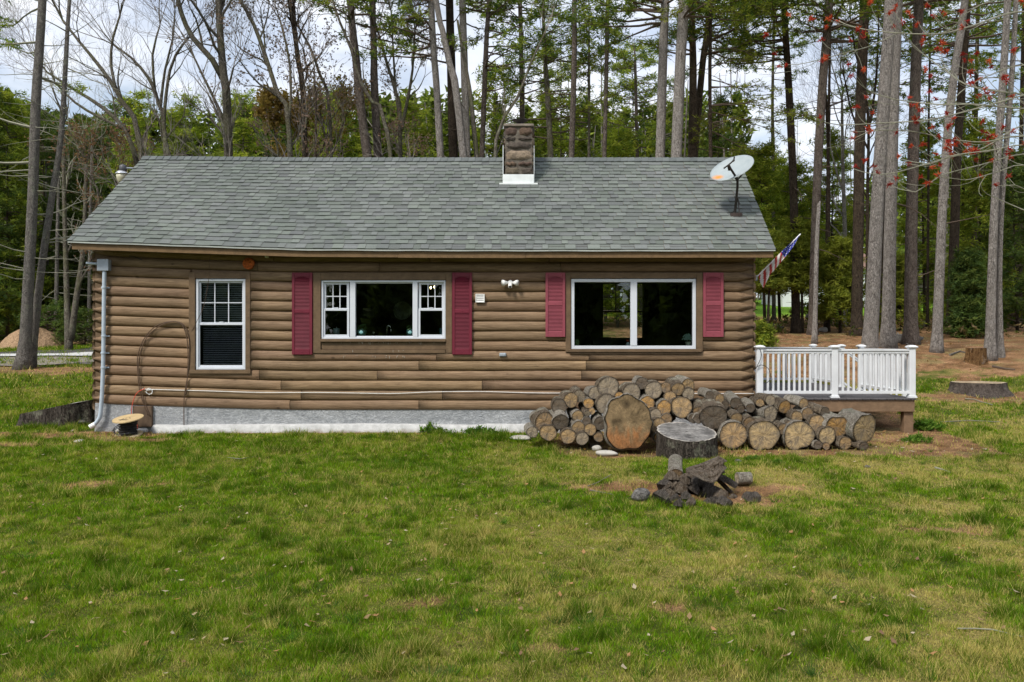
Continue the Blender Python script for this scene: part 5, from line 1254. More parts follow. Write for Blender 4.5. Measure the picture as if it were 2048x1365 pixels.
stump('tree_stump', 'rotten orange brown stump beside the double pine at the far right', Vector((g.x, g.y+.2, g.z)), lambda a: 17*sc*(1+.1*math.sin(3*a)+.08*math.cos(7*a)), 33*sc, ((.24, .15, .09), (.12, .08, .05), (.3, .25, .2)), flare=.30, barkm='rot', seed=6, rough_=.10)
g = G(110, 852); sc = (g.y+DW)/F
def prof_l(a):
    return 62*sc*(1+.55*max(0, -math.cos(a))**3*1.0+.05*math.sin(4*a)+.03*math.sin(9*a))
stump('tree_stump', 'long low rugged stump with a sloping root beside the left house corner', Vector((g.x+.05, g.y+.5, g.z)), prof_l, 40*sc, ((.25, .23, .20), (.38, .36, .33), (.33, .31, .28)), flare=.14, barkm='bark_stump', seed=9, rough_=.06, tilt=(.20, .02))

# ---------------------------------------------------------------- kindling heap before the stump
def chunk(name, label, cat, pos, size, rot, mat, seed, wedge=True, group=None, parent=None):
    rr = random.Random(seed); bm = []; L_, w, h = size
    sec = [(-w, -h*.5), (w, -h*.6), (w*.75, h*.35), (0 if wedge else w*.2, h), (-w*.8, h*.4)]; m_ = 5; v = []; f = []
    for i in range(m_):
        t = i/(m_-1)-.5
        for (a, c) in sec: v.append((t*2*L_+rr.uniform(-.1, .1)*L_*(abs(t) > .4), a*(1+rr.uniform(-.13, .13)), c*(1+rr.uniform(-.13, .13))))
    k = len(sec); f = [(i*k+j, (i+1)*k+j, (i+1)*k+(j+1) % k, i*k+(j+1) % k) for i in range(m_-1) for j in range(k)]+[tuple(range(k)), tuple(range((m_-1)*k, m_*k))[::-1]]
    b = MB(); b.add(v, f); me = b.mesh(name); me.materials.append(mat); o = bpy.data.objects.new(name, me); COL.objects.link(o); o.location = pos; o.rotation_euler = rot
    return tag(o, label, cat, group)
KIND = [(1322, 992, 13, 'leftmost, leaning steeply', .7), (1338, 985, 12, 'front row, next to the leaning one', .2), (1350, 993, 12, 'bottom front, blocky', 0), (1362, 972, 14, 'square ended, below the grey round', .1), (1372, 990, 11, 'bottom row under the square block', .4), (1386, 962, 13, 'upper row, second block', -.1),
        (1400, 958, 14, 'upper row centre, dark wedge', .1), (1392, 978, 11, 'middle row, small triangular', .5), (1408, 982, 10, 'middle row, brownish wedge', -.3), (1424, 978, 15, 'large dark block, front right', 0), (1368, 957, 12, 'mossy topped, under the root slab', .2), (1429, 1000, 11, 'bottom row right, knobbly', .3), (1450, 998, 9, 'small one near the right end', -.2), (1341, 950, 12, 'under the grey round at left', .3)]
KIND += [(1332, 998, 8, 'tiny one at the left foot', .2), (1358, 1002, 8, 'tiny flat one in front', .1), (1380, 1002, 9, 'low knobbly one at the front centre', -.2), (1414, 1000, 8, 'tiny pointed one at the front right', .4), (1440, 984, 10, 'brown one below the bark strip', .2), (1416, 962, 11, 'tilted one under the middle of the root slab', -.4), (1376, 948, 10, 'pale one tucked between grey round and root slab', .3), (1330, 970, 11, 'upright one at the left under the grey round', .9), (1352, 965, 12, 'pale cracked one supporting the grey round', .2), (1466, 990, 7, 'tiny pale one towards the lone block', 0)]
for i, (px, py, r, lab, tilt) in enumerate(KIND):
    py += 5; g = G(px, max(py+10, 985)); D = g.y+DW; p = P(px, py, D+.12*(i % 3)); s = D/F
    chunk('kindling_chunk', f'split wood piece, {lab}, in the kindling heap', 'firewood', p, (r*1.4*s, r*1.15*s, r*1.05*s), (R.uniform(-.4, .4)+.3, tilt, 1.57+R.uniform(-.6, .6)), M['weathered' if i in (1, 3, 5, 8, 10, 13, 16, 18, 20, 22, 23) else 'char'], 300+i, i % 2 == 0, 'split pieces in the kindling heap')
g = G(1360, 960); D = g.y+DW
make_log('firewood_log', 'short smooth grey log lying on top of the kindling heap', 'log', P(1352, 948, D-.02), Vector((.12, .8, .42)).normalized(), 15*D/F, .34, (.26, .19, .12), M['bark_birch'], .8, 0, None, 901)
# gnarled root slab
def root_slab():
    t = thing('root_slab', 'gnarled fan shaped weathered root slab on the kindling heap', 'driftwood', tuple(P(1410, 945, 10.0))); b = MB(); v = []; n = 22; K = 14; D = 9.85
    for side in (0, 1):
        for i in range(n+1):
            s = i/n; 
            for k in range(K+1):
                q = k/K; px = 1372+s*76; yt = 938-s*18-6*math.sin(s*9)*s-(8*s if s > .8 else 0); yb = 943+s*36 if s < .72 else 943+26-(s-.72)*60
                yt = float(np.interp(s, [0, .25, .5, .72, .88, 1], [937, 930, 924, 917, 912, 918])); yb = float(np.interp(s, [0, .25, .45, .65, .8, .92, 1], [944, 953, 961, 966, 963, 950, 936])); py = yt+(yb-yt)*q; rid = .022*math.sin(q*14+s*4+2*math.sin(s*5))+.012*math.sin(q*31+s*3)
                p = P(px+R.uniform(-.6, .6)+(6*math.sin(q*8) if i == n else 0), py, D+.35*(1-q)+side*.07); p.y += rid*(1-side); v.append(tuple(p))
    W = K+1; N_ = (n+1)*W
    f = [(i*W+k, (i+1)*W+k, (i+1)*W+k+1, i*W+k+1) for i in range(n) for k in range(K)]+[(N_+i*W+k, N_+i*W+k+1, N_+(i+1)*W+k+1, N_+(i+1)*W+k) for i in range(n) for k in range(K)]
    f += [(i*W, i*W+N_, (i+1)*W+N_, (i+1)*W) for i in range(n)]+[(i*W+K, (i+1)*W+K, (i+1)*W+K+N_, i*W+K+N_) for i in range(n)]+[(k, k+1, N_+k+1, N_+k) for k in range(K)]+[(n*W+k, N_+n*W+k, N_+n*W+k+1, n*W+k+1) for k in range(K)]
    b.add(v, f); b.build('slab', M['weathered'], t, smooth=True)
    b = MB(); a = P(1442, 934, D+.2); 
    for (px, py) in ((1447, 922), (1450, 932), (1449, 944)): b.tube([a, P(px-3, py+2, D+.18), P(px, py, D+.2)], [.03, .022, .012], 7, wob=.2, seed=px)
    b.build('root_tip', M['weathered'], t, smooth=True)
root_slab()
g = G(1487, 972); D = g.y+DW
make_log('firewood_log', 'short grey bark log lying sideways at the right of the kindling heap', 'log', P(1474, 957, D), Vector((1, .12, .03)).normalized(), 13*D/F, 28*D/F, (.3, .26, .2), M['bark_birch'], 1, 0, None, 902)
g = G(1503, 1004); D = g.y+DW
chunk('kindling_chunk', 'black square cut block lying alone right of the kindling heap', 'firewood', P(1503, 994, D), (15*D/F, 12*D/F, 11*D/F), (.2, .1, .5), M['char'], 320, False)
g = G(1448, 985); D = g.y+DW
chunk('bark_slab', 'long curved grey bark strip sloping down at the right side of the heap', 'bark', P(1452, 975, D), (34*D/F, 6*D/F, 5*D/F), (0, .75, .3), M['weathered'], 321)
chunk('bark_slab', 'short bark strip leaning at the left end of the kindling heap', 'bark', P(1326, 982, 10.1), (22*D/F, 5*D/F, 4*D/F), (0, -.8, .2), M['weathered'], 322)
chunk('bark_slab', 'dark fluted bark piece between the root slab and the small grey log', 'bark', P(1455, 962, 10.3), (20*D/F, 10*D/F, 7*D/F), (.3, .5, .2), M['char'], 323)

# ---------------------------------------------------------------- stones
def rock(name, label, px, py, w, h, mat='stone', dy=.0, seed=1, lift=0):
    g = G(px, py); s = (g.y+DW)/F; rr = random.Random(seed); n, m_ = 14, 8; v = []
    ph = [rr.random()*6 for _ in range(5)]
    for i in range(m_+1):
        el = math.pi*i/m_-math.pi/2
        for k in range(n):
            a = 2*math.pi*k/n; q = 1+.12*math.sin(2*a+ph[0])+.10*math.sin(3*a+ph[1]+el)+.08*math.sin(3*el+ph[2]+a)+rr.uniform(-.05, .05)
            cx_ = abs(math.cos(el))**.7
            v.append((w*s*.5*q*cx_*math.cos(a), w*s*.42*q*cx_*math.sin(a), h*s*.5*(1+math.sin(el)*(1+.1*math.sin(a+ph[3])))-.03*0))
    f = [(i*n+k, i*n+(k+1) % n, (i+1)*n+(k+1) % n, (i+1)*n+k) for i in range(m_) for k in range(n)]
    b = MB(); b.add(v, f); me = b.mesh(name, True); me.materials.append(M[mat]); o = bpy.data.objects.new(name, me); COL.objects.link(o); o.location = (g.x, g.y+dy, g.z-h*s*.12+lift); o.rotation_euler = (0, 0, rr.uniform(-.4, .4))
    return tag(o, label, 'stone')
M['slabstone'] = plain('pale_flat_stone', (.42, .40, .36), .9, .2, 0, .2, 7, .5)
rock('stone', 'rough grey stone half sunk in the duff left of the kindling heap', 1282, 1000, 40, 26, seed=2)
rock('stone', 'pale flat stone block on the grass before the burl round', 1213, 911, 40, 12, 'slabstone', seed=3)
rock('stone', 'small rounded grey stone left of the burl foot', 1193, 902, 18, 13, 'slabstone', seed=4)
rock('stone', 'flat pale slab at the left end of the woodpile', 1043, 879, 46, 9, 'slabstone', seed=5)
rock('stone', 'flat pale stone in the grass before the cable spool', 159, 886, 22, 8, 'slabstone', seed=6)
rock('stone', 'white rounded boulder in the duff below the snag behind the deck', 1646, 664, 16, 11, 'slabstone', seed=7)
rock('stone', 'lichened low rock ledge between the two pale pines', 1812, 686, 60, 20, seed=8)
rock('stone', 'small pale stone right of the chopping stump', 1476, 926, 14, 9, seed=9)
rock('stone', 'grey bark covered rock under the left end of the long stump', 150, 848, 48, 14, seed=10)
rock('boulder', 'low dark boulder at the wood edge near the house corner', 1556, 656, 24, 13, seed=11)
rock('plastic_bag', 'crumpled white plastic sheet at the foot of the left house corner', 186, 826, 24, 20, 'ledge', seed=12)['category'] = 'plastic sheet'
for i, (px, py, w, h, lab) in enumerate(((1622, 640, 26, 16, 'grey boulder in the tumbled wall left of the snag'), (1680, 652, 22, 13, 'mossy stone in the tumbled wall behind the snag'), (1600, 652, 18, 10, 'small dark stone in the tumbled wall near the thin trunks'), (1850, 655, 26, 15, 'rounded stone between the dark pine and the right pale pines'), (1735, 935, 12, 5, 'tiny grey stone on the lawn below the deck post'))):
    rock('boulder' if h > 10 else 'stone', lab, px, py, w, h, seed=20+i)

# wood chip mound
def mound():
    a = G(30, 697); b = MB(); n = 40; v = []; s = (a.y+DW)/F; 
    for i in range(n+1):
        for k in range(n+1):
            u, w = i/n*2-1, k/n*2-1; r = math.hypot(u, w); x = a.x+u*62*s; y = a.y+1.2+w*1.6
            h = max(0, 1-r*r)**1.0*42*s*(.75+.5*float(fbm(u*3, w*3, 5, 3))); v.append((x, y, float(ground(x, y))-.05+h+R.uniform(-.02, .02)))
    b.add(v, [(i*(n+1)+k, (i+1)*(n+1)+k, (i+1)*(n+1)+k+1, i*(n+1)+k+1) for i in range(n) for k in range(n)])
    o = b.build('wood_chip_mound', plain('wood_chips', (.30, .20, .12), .95, .1, 0, .6, 26, 1, 60), loc=(a.x, a.y, a.z)); tag(o, 'low heap of tan wood chips beyond the lane at left', 'wood chips', kind='stuff')
mound()

# fallen sticks
def stick(lab, pts, r=.012, mat='twig'):
    P_ = [G(px, py, r+.012) for px, py in pts]; b = MB(); b.tube(P_, [r*(1-.5*i/len(P_)) for i in range(len(P_))], 6, wob=.15); o = b.build('stick', M[mat], loc=tuple(P_[0])); tag(o, lab, 'stick', 'fallen sticks on the ground')
stick('long thin pale stick on the grass near the lower right corner', [(1915, 1262), (1950, 1262), (1985, 1264), (2010, 1270), (2060, 1282)], .006, 'twig_lich')
stick('pale stick lying on the duff in front of the ringed stump', [(1930, 800), (1948, 801), (1962, 806), (1985, 812)], .016, 'twig_lich')
stick('thin straight stick on the grass right of the deck', [(1880, 846), (1940, 843), (2000, 846)], .010, 'twig_lich')
stick('curved fallen branch beside the rock ledge behind the deck', [(1795, 668), (1800, 680), (1816, 692), (1830, 696)], .03, 'twig')
stick('dark fallen branch right of the rotten stump', [(1985, 735), (2010, 740), (2030, 742)], .03, 'twig_brown')
stick('pale fallen branch between the right pale pine and the rotten stump', [(1900, 712), (1920, 705), (1945, 712)], .03, 'twig')
stick('thin grey stick on the duff left of the kindling stones', [(1176, 975), (1195, 968), (1212, 958), (1222, 952)], .008)
stick('thin stick lying below the kindling stones', [(1180, 983), (1205, 988), (1226, 992)], .008)
stick('bundle like straw stick on the lawn below the tall window', [(455, 917), (480, 920), (510, 915)], .006, 'twig_lich')
stick('pale stick leaning in the grass before the right deck leg', [(1870, 938), (1885, 942), (1900, 948)], .012, 'twig_lich')
# ================================================================ trees
def unit(v): return v/(np.linalg.norm(v)+1e-9)
PINE = [(.13, .19, .03), (.20, .26, .04), (.27, .31, .055), (.07, .13, .035)]
HEM = [(.13, .16, .025), (.19, .22, .03), (.25, .27, .04)]
def tufts(ctrs, size, k, pal, rs, flat=.6, width=.11, up=.15, jit=.25):
    """needle tufts: k thin triangles radiating from each centre"""
    C = np.repeat(np.asarray(ctrs, float), k, axis=0); n = len(C)
    d = rs.normal(size=(n, 3)); d[:, 2] = d[:, 2]*flat+up; d /= np.linalg.norm(d, axis=1, keepdims=True)
    s = size*rs.uniform(.6, 1.25, n)[:, None]
    w = np.cross(d, rs.normal(size=(n, 3))); w /= np.linalg.norm(w, axis=1, keepdims=True)+1e-9; w *= s*width
    C = C+rs.normal(size=(n, 3))*size*jit
    V = np.stack([C+d*s*.05-w, C+d*s*.05+w, C+d*s], 1).reshape(-1, 3)
    pi = np.repeat(rs.randint(0, len(pal), len(ctrs)), k); col = np.array(pal)[pi]*rs.uniform(.7, 1.3, n)[:, None]
    return V, np.repeat(col, 3, axis=0)
def trunk_pts(pts, D, lean=0.0, extra=None):
    """polyline in photo pixels with widths -> world points and radii; first point sits on the ground"""
    W = [P(px, py, D+lean*i) for i, (px, py, w) in enumerate(pts)]; r = [w*.465*(D+lean*i)/F for i, (px, py, w) in enumerate(pts)]
    return W, r
def smooth_path(W, r, step=.5):
    out = []; rr = []
    for i in range(len(W)-1):
        p0, p1, p2, p3 = W[max(i-1, 0)], W[i], W[i+1], W[min(i+2, len(W)-1)]; n = max(1, int((p2-p1).length/step))
        for k in range(n):
            t = k/n; out.append(.5*((2*p1)+(p2-p0)*t+(2*p0-5*p1+4*p2-p3)*t*t+(3*p1-p0-3*p2+p3)*t**3)); rr.append(r[i]*(1-t)+r[i+1]*t)
    out.append(W[-1]); rr.append(r[-1]); return out, rr
class Limbs:
    def __init__(s): s.a = []; s.b = []; s.r = []; s.q = []
    def add(s, a, b, r0, r1): s.a.append(a); s.b.append(b); s.r.append(r0); s.q.append(r1)
    def build(s, nm, mat, parent, n=5):
        if s.a: return fast_mesh(nm, segs(s.a, s.b, s.r, s.q, n), 4, mat, parent, smooth=True)

def conifer(name, label, D, pts, bark, brs=None, stubs=0, pal=PINE, size=.19, seed=1, tips=10, top=True, group=None, droop=0.0, twm='twig_brown', ext=11.0, blen=(1.6, 3.0), nside=12, flare=True, dens=1.0, crown_above=True, stubrange=None, stublen=(.5, 1.8)):
    """tall straight tree; pts photo pixels (px,py,width) from the foot to the frame top; brs: list of (py_top, py_bottom, count, len_min, len_max, side bias)"""
    rs = np.random.RandomState(seed); rr = random.Random(seed)
    W, r = trunk_pts(pts, D); base = W[0].copy()
    gz = float(ground(base.x, base.y))
    if base.z > gz:       # extend to the ground behind the roof or shrubs
        d = (W[0]-W[1]).normalized(); k = (base.z-gz)/max(.2, -d.z if d.z < 0 else .2); W[0] = W[0]+d*min(k, 9); W[0].z = min(W[0].z, gz); r[0] *= 1.06
    W[0].z = min(W[0].z, gz)-.1
    base = Vector((W[0].x, W[0].y, gz))
    framed = len(W)
    if top: d = (W[-1]-W[-2]).normalized(); d = (d+Vector((0, 0, .5))).normalized(); W.append(W[-1]+d*ext*.5); r.append(r[-1]*.62); W.append(W[-1]+d*ext*.5); r.append(.03)
    path, rad = smooth_path(W, r, .45); t = thing(name, label, 'tree', tuple(base), group)
    if flare:
        for i in range(len(path)):
            h = path[i].z-gz
            if h < .7: rad[i] *= 1+.45*(1-max(h, 0)/.7)**2
    b = MB(); b.tube(path, rad, nside, wob=.035, seed=seed); b.build('trunk', M[bark], t, smooth=True)
    zs = np.array([p.z for p in path])
    def at(z): i = int(np.searchsorted(zs, z)); i = min(max(i, 1), len(path)-1); a, c = path[i-1], path[i]; k = (z-a.z)/max(1e-6, c.z-a.z); return a.lerp(c, min(max(k, 0), 1)), rad[i]
    lim = Limbs(); ctr = []
    def branch(z, L, az, rise, leafy=True, thick=None, sp=.22):
        p, tr = at(z); d = np.array([math.cos(az), math.sin(az), rise]); d = unit(d); p = np.array(p); r0 = thick or min(tr*.35, .012+.014*L); n = max(3, int(L/.35)); seg = L/n; q = p+d*tr*.5
        for i in range(n):
            s = i/n; d2 = unit(d+np.array([rs.normal()*.13, rs.normal()*.13, rs.normal()*.09-droop*s*.35+.10*s*(1 if droop == 0 else 0)])); e = q+d2*seg
            lim.add(q, e, r0*(1-.8*s), r0*(1-.8*(s+1/n))); d = d2
            if leafy and s > .18:
                for _ in range(int(2*dens+rs.rand())):
                    side = np.array([-d[1], d[0], 0])*(1 if rs.rand() < .5 else -1); tl = (.22+.32*(1-s))*L*.55*rs.uniform(.6, 1.2); td = unit(d*.75+side*rs.uniform(.4, 1)+np.array([0, 0, rs.uniform(-.1, .3)-droop*.3])); te = e+td*tl
                    lim.add(e, te, .006+.003*L*.4, .003)
                    m_ = max(2, int(tl/sp*1.3))
                    for k in range(m_): ctr.append(e+td*tl*(k+1)/m_+rs.normal(size=3)*.05)
            elif not leafy and s > .3 and rs.rand() < .55:
                side = rs.normal(size=3); td = unit(d+side*.6); lim.add(e, e+td*L*.25*rs.rand(), r0*.35, .004)
            q = e
        if leafy: ctr.append(q)
    for (pt, pb, n, l0, l1, bias) in (brs or []):
        if pt < 0: n = int(n*1.7)
        z0 = CZ+(CY-pb)*D/F; z1 = CZ+(CY-pt)*D/F
        for _ in range(n):
            z = rr.uniform(z0, z1); az = rr.uniform(0, 2*math.pi) if not bias else rr.gauss(0 if bias > 0 else math.pi, .8); branch(z, rr.uniform(l0, l1), az, rr.uniform(-.12, .25) if droop == 0 else rr.uniform(-.1, .12))
    for _ in range(stubs):
        if stubrange: z = CZ+(CY-rr.uniform(*stubrange))*D/F
        else: z = rr.uniform(gz+1.5, path[framed-1 if not top else min(len(path)-1, len(path)*2//3)].z)
        keep_ = lim
        if not brs: lim = Limbs()
        branch(z, rr.uniform(*stublen), rr.uniform(0, 6.28), rr.uniform(-.35, .3), False, thick=rr.uniform(.010, .022))
        if not brs: lim.build('branch', M[twm], t, 4); lim = keep_
    if top and crown_above:
        zt = path[-1].z; zb = W[framed-1].z+1.2
        for _ in range(22):
            z = zb+(zt-zb)*rr.random()**1.0; k = 1-(z-zb)/(zt-zb+.1); branch(z, (blen[0]+(blen[1]-blen[0])*rr.random())*(.35+.65*k), rr.uniform(0, 6.28), rr.uniform(0, .35), sp=.34)
    lim.build('limbs', M[twm], t, 4)
    if ctr:
        V, c = tufts(np.array(ctr), size, tips, pal, rs); fast_mesh('crown', V, 3, M['needles'], t, col=c)
    return t

def bare_tree(name, label, D, stems, bark='bark_oak', seed=1, depth=5, spread=.5, buds=None, twm='twig', n0=8, minr=.004, group=None, ratio=(.6, .82), upb=.25, bud_n=3, cat='tree', crown_len=1.6, kids=(.5, 1)):
    """stems: polylines (px,py,width); the first starts at the foot; twigs grown from all of them"""
    rs = np.random.RandomState(seed); rr = random.Random(seed); lim = Limbs(); fine = Limbs(); budp = []
    W, r = trunk_pts(stems[0], D); gz = float(ground(W[0].x, W[0].y))
    if W[0].z > gz: d = (W[0]-W[1]).normalized(); W[0] = Vector((W[0].x+d.x*.6, W[0].y, gz)) ; r[0] *= 1.1
    W[0].z = gz-.1; base = Vector((W[0].x, W[0].y, gz)); t = thing(name, label, cat, tuple(base), group)
    def grow(p, d, L, r, dep):
        n = 4 if dep > 1 else 3; q = np.array(p); seg = L/n; r1 = r
        for i in range(n):
            d = unit(d+rs.normal(size=3)*.17+np.array([0, 0, upb*.35])); e = q+d*seg; r2 = max(r1*.86, minr*.7)
            (lim if r1 > .02 else fine).add(q, e, r1, r2); q = e; r1 = r2
            if dep > 0 and (i < n-1) and rr.random() < kids[0]+.12*dep*0:
                sd_ = rs.normal(size=3); sd_ = unit(sd_-d*np.dot(sd_, d)); grow(q, unit(d+sd_*rr.uniform(spread*.8, spread*1.9)), L*rr.uniform(*ratio)*.9, r1*.6, dep-1)
        if dep > 0:
            for _ in range(2):
                sd_ = rs.normal(size=3); sd_ = unit(sd_-d*np.dot(sd_, d)); grow(q, unit(d+sd_*rr.uniform(spread*.4, spread)), L*rr.uniform(*ratio), r1*.72, dep-1)
        elif buds:
            for _ in range(bud_n): budp.append(q+rs.normal(size=3)*.08)
    b = MB()
    for si, st in enumerate(stems):
        if si: W, r = trunk_pts(st, D); 
        W2, r2 = smooth_path(W, r, .4); b.tube(W2, r2, n0, wob=.05, seed=seed+si)
        for i in range(2, len(W2)):
            s = i/len(W2)
            if s > (.35 if si == 0 else .2) and rr.random() < kids[1]*.55:
                d = np.array(W2[i]-W2[i-1]); d = unit(d); sd_ = rs.normal(size=3); sd_ = unit(sd_-d*np.dot(sd_, d)); grow(np.array(W2[i]), unit(d*.8+sd_*rr.uniform(.4, 1.0)+np.array([0, 0, .2])), crown_len*rr.uniform(.5, 1.1), min(r2[i]*.5, .05), depth-2)
        d = np.array(W2[-1]-W2[-2]); d = unit(d)
        for _ in range(3):
            sd_ = rs.normal(size=3); grow(np.array(W2[-1]), unit(d+sd_*spread*.5), crown_len, r2[-1]*.75, depth-1)
    b.build('trunk', M[bark], t, smooth=True)
    lim.build('limbs', M[bark], t, 5); fine.build('twigs', M[twm], t, 3)
    if buds and budp:
        V, c = tufts(np.array(budp), buds[0], 3, buds[1], rs, 1, .5, 0); fast_mesh('buds', V, 3, M['leaf'], t, col=c)
    return t

def bushy(name, label, px, pyb, pyt, D, wpx, seed, pal=PINE, size=.17, n=70, cat='tree', dens=2, trunkw=10, conic=.9, bark='bark_dark', tips=8, group=None, low=.05):
    """a smaller evergreen clothed to near the ground: whorls of boughs shortening to the tip"""
    rs = np.random.RandomState(seed); rr = random.Random(seed); base = P(px, pyb, D); base.z = float(ground(base.x, base.y)); H = CZ+(CY-pyt)*D/F-base.z; Wd = wpx*.5*D/F
    t = thing(name, label, cat, tuple(base), group); b = MB(); w0 = trunkw*.5*D/F; lx = rr.uniform(-.04, .04)
    pth = [base+Vector((lx*H*s, 0, H*s-.1*(s == 0))) for s in np.linspace(0, 1, 8)]; b.tube(pth, [w0*(1-.93*s) for s in np.linspace(0, 1, 8)], 8, wob=.05, seed=seed); b.build('trunk', M[bark], t, smooth=True)
    lim = Limbs(); ctr = []
    for i in range(n):
        s = low+(1-low)*(i+rr.random())/n*.97; p = np.array(base+Vector((lx*H*s, 0, H*s))); L = Wd*((1-s)**conic*.95+.05)*rr.uniform(.55, 1.2); az = rr.uniform(0, 6.28); d = unit(np.array([math.cos(az), math.sin(az), rr.uniform(-.05, .35)])); m_ = max(3, int(L/.3)); q = p
        for k in range(m_):
            d = unit(d+rs.normal(size=3)*.12); e = q+d*L/m_; lim.add(q, e, .022*(1-.8*k/m_)+.004, .018*(1-.8*(k+1)/m_)+.003)
            if k/m_ > .15:
                for _ in range(dens):
                    side = np.array([-d[1], d[0], 0])*(1 if rs.rand() < .5 else -1); td = unit(d*.7+side*rs.uniform(.3, 1)+np.array([0, 0, rs.uniform(-.1, .4)])); tl = rr.uniform(.2, .5)*(.5+.5*Wd); 
                    for j in range(3): ctr.append(e+td*tl*(j+1)/3+rs.normal(size=3)*.06)
            q = e
        ctr.append(q)
    lim.build('limbs', M['twig_brown'], t, 3)
    # each clump of boughs gets its own tone
    ctr = np.array(ctr); V, c = tufts(ctr, size, tips, pal, rs); 
    k = np.repeat(fbm(ctr[:, 0]*1.1+seed, ctr[:, 2]*1.1+ctr[:, 1], seed, 2), tips*3)[:, None]; c = c*(.55+.95*k)
    fast_mesh('crown', V, 3, M['needles'], t, col=c); return t
T = 1.0
# ---------------- left edge
conifer('tree', 'lichened grey trunk nearest the lane at far left with pale dead side branches', 23.5, [(46, 737, 30), (51, 680, 25), (55, 600, 22), (65, 400, 20), (72, 200, 19), (85, 0, 16)], 'bark_left', [(-60, 330, 5, 1.5, 2.8, -1)], 26, size=.17, seed=11, twm='twig_lich', stubrange=(60, 560), stublen=(.8, 2.6), nside=16)
conifer('tree', 'slimmer leaning trunk touching the lichened grey trunk at far left', 23.9, [(63, 715, 17), (80, 560, 15), (103, 400, 13), (122, 270, 11), (135, 60, 8), (139, 0, 7)], 'bark_left', None, 26, seed=12, twm='twig_lich', stubrange=(60, 520), stublen=(.8, 2.2))
bare_tree('tree', 'forked grey tree with yellow lichen by the far lane edge near the left house wall', 30, [[(137, 683, 17), (134, 600, 12), (131, 500, 10), (128, 380, 8), (126, 250, 7)], [(142, 680, 14), (152, 600, 12), (165, 510, 10), (170, 420, 8), (172, 330, 6)]], 'bark_oak', seed=13, depth=4, crown_len=1.3, twm='twig_lich')
# bare spreading trees behind the left part of the roof
bare_tree('bare_tree', 'bare spreading tree with long left leaning limbs above the left roof end', 27, [[(300, 330, 13), (280, 290, 12), (245, 205, 10), (205, 140, 8), (160, 85, 6), (125, 40, 5)], [(275, 330, 12), (252, 262, 9), (205, 215, 8), (150, 180, 6), (95, 145, 4)], [(235, 190, 7), (222, 130, 6), (226, 75, 5), (240, 30, 4)], [(258, 262, 7), (200, 235, 6), (150, 205, 5), (110, 165, 4)]], 'bark_oak', seed=14, depth=5, crown_len=1.5)
bare_tree('bare_tree', 'vase shaped bare tree rising above the left part of the roof', 27.5, [[(336, 325, 10), (330, 280, 9), (318, 210, 8), (300, 160, 7), (262, 115, 5), (228, 90, 4)], [(341, 325, 10), (328, 250, 8), (340, 140, 6), (365, 90, 5), (395, 55, 3)], [(320, 220, 7), (330, 140, 5), (345, 80, 4), (350, 20, 3)], [(310, 180, 6), (305, 110, 5), (320, 50, 3)]], 'bark_oak', seed=15, depth=5, crown_len=1.7, spread=.42)
bare_tree('bare_tree', 'lichened grey tree forking into a V above the left roof half', 26, [[(462, 325, 19), (455, 240, 19), (447, 150, 17), (441, 80, 15), (437, 0, 14), (434, -120, 12)], [(447, 160, 13), (425, 120, 12), (385, 75, 11), (362, 25, 10), (350, -30, 9)], [(452, 250, 9), (425, 190, 6), (405, 150, 5), (390, 118, 4)]], 'bark_oak', seed=16, depth=5, crown_len=1.8)
bare_tree('bare_tree', 'slender pale tree curving left with fine budding twigs above the left roof half', 27, [[(583, 325, 12), (578, 260, 11), (556, 190, 10), (530, 110, 9), (508, 50, 8), (480, 0, 7)], [(579, 240, 6), (582, 160, 5), (575, 100, 5), (560, 40, 4)]], 'bark_oak', seed=17, depth=5, crown_len=1.6, buds=(.06, [(.17, .12, .10), (.22, .15, .12)]))
bare_tree('bare_tree', 'dark slim tree with peeling bark and a twin stem left of the first pine pair', 28, [[(614, 325, 13), (608, 230, 12), (596, 120, 11), (588, 60, 9), (578, 0, 8), (572, -100, 6)], [(597, 130, 8), (591, 60, 7), (587, 0, 6)]], 'bark_dark', seed=18, depth=5, crown_len=1.6, buds=(.06, [(.17, .12, .10), (.22, .15, .12)]))
bare_tree('bare_tree', 'thin dead snag stem standing between the budding trees behind the roof', 26.5, [[(628, 325, 5), (632, 240, 5), (630, 180, 4), (628, 131, 3)]], 'bark_dark', seed=19, depth=3, crown_len=.5, kids=(.2, .4))
bare_tree('bare_tree', 'thin pale stem bending left just before the first tall pine pair', 28.5, [[(668, 325, 7), (660, 240, 7), (640, 150, 6), (618, 90, 5), (598, 55, 4)]], 'bark_oak', seed=20, depth=5, crown_len=1.5, buds=(.055, [(.17, .12, .10), (.22, .15, .12)]))
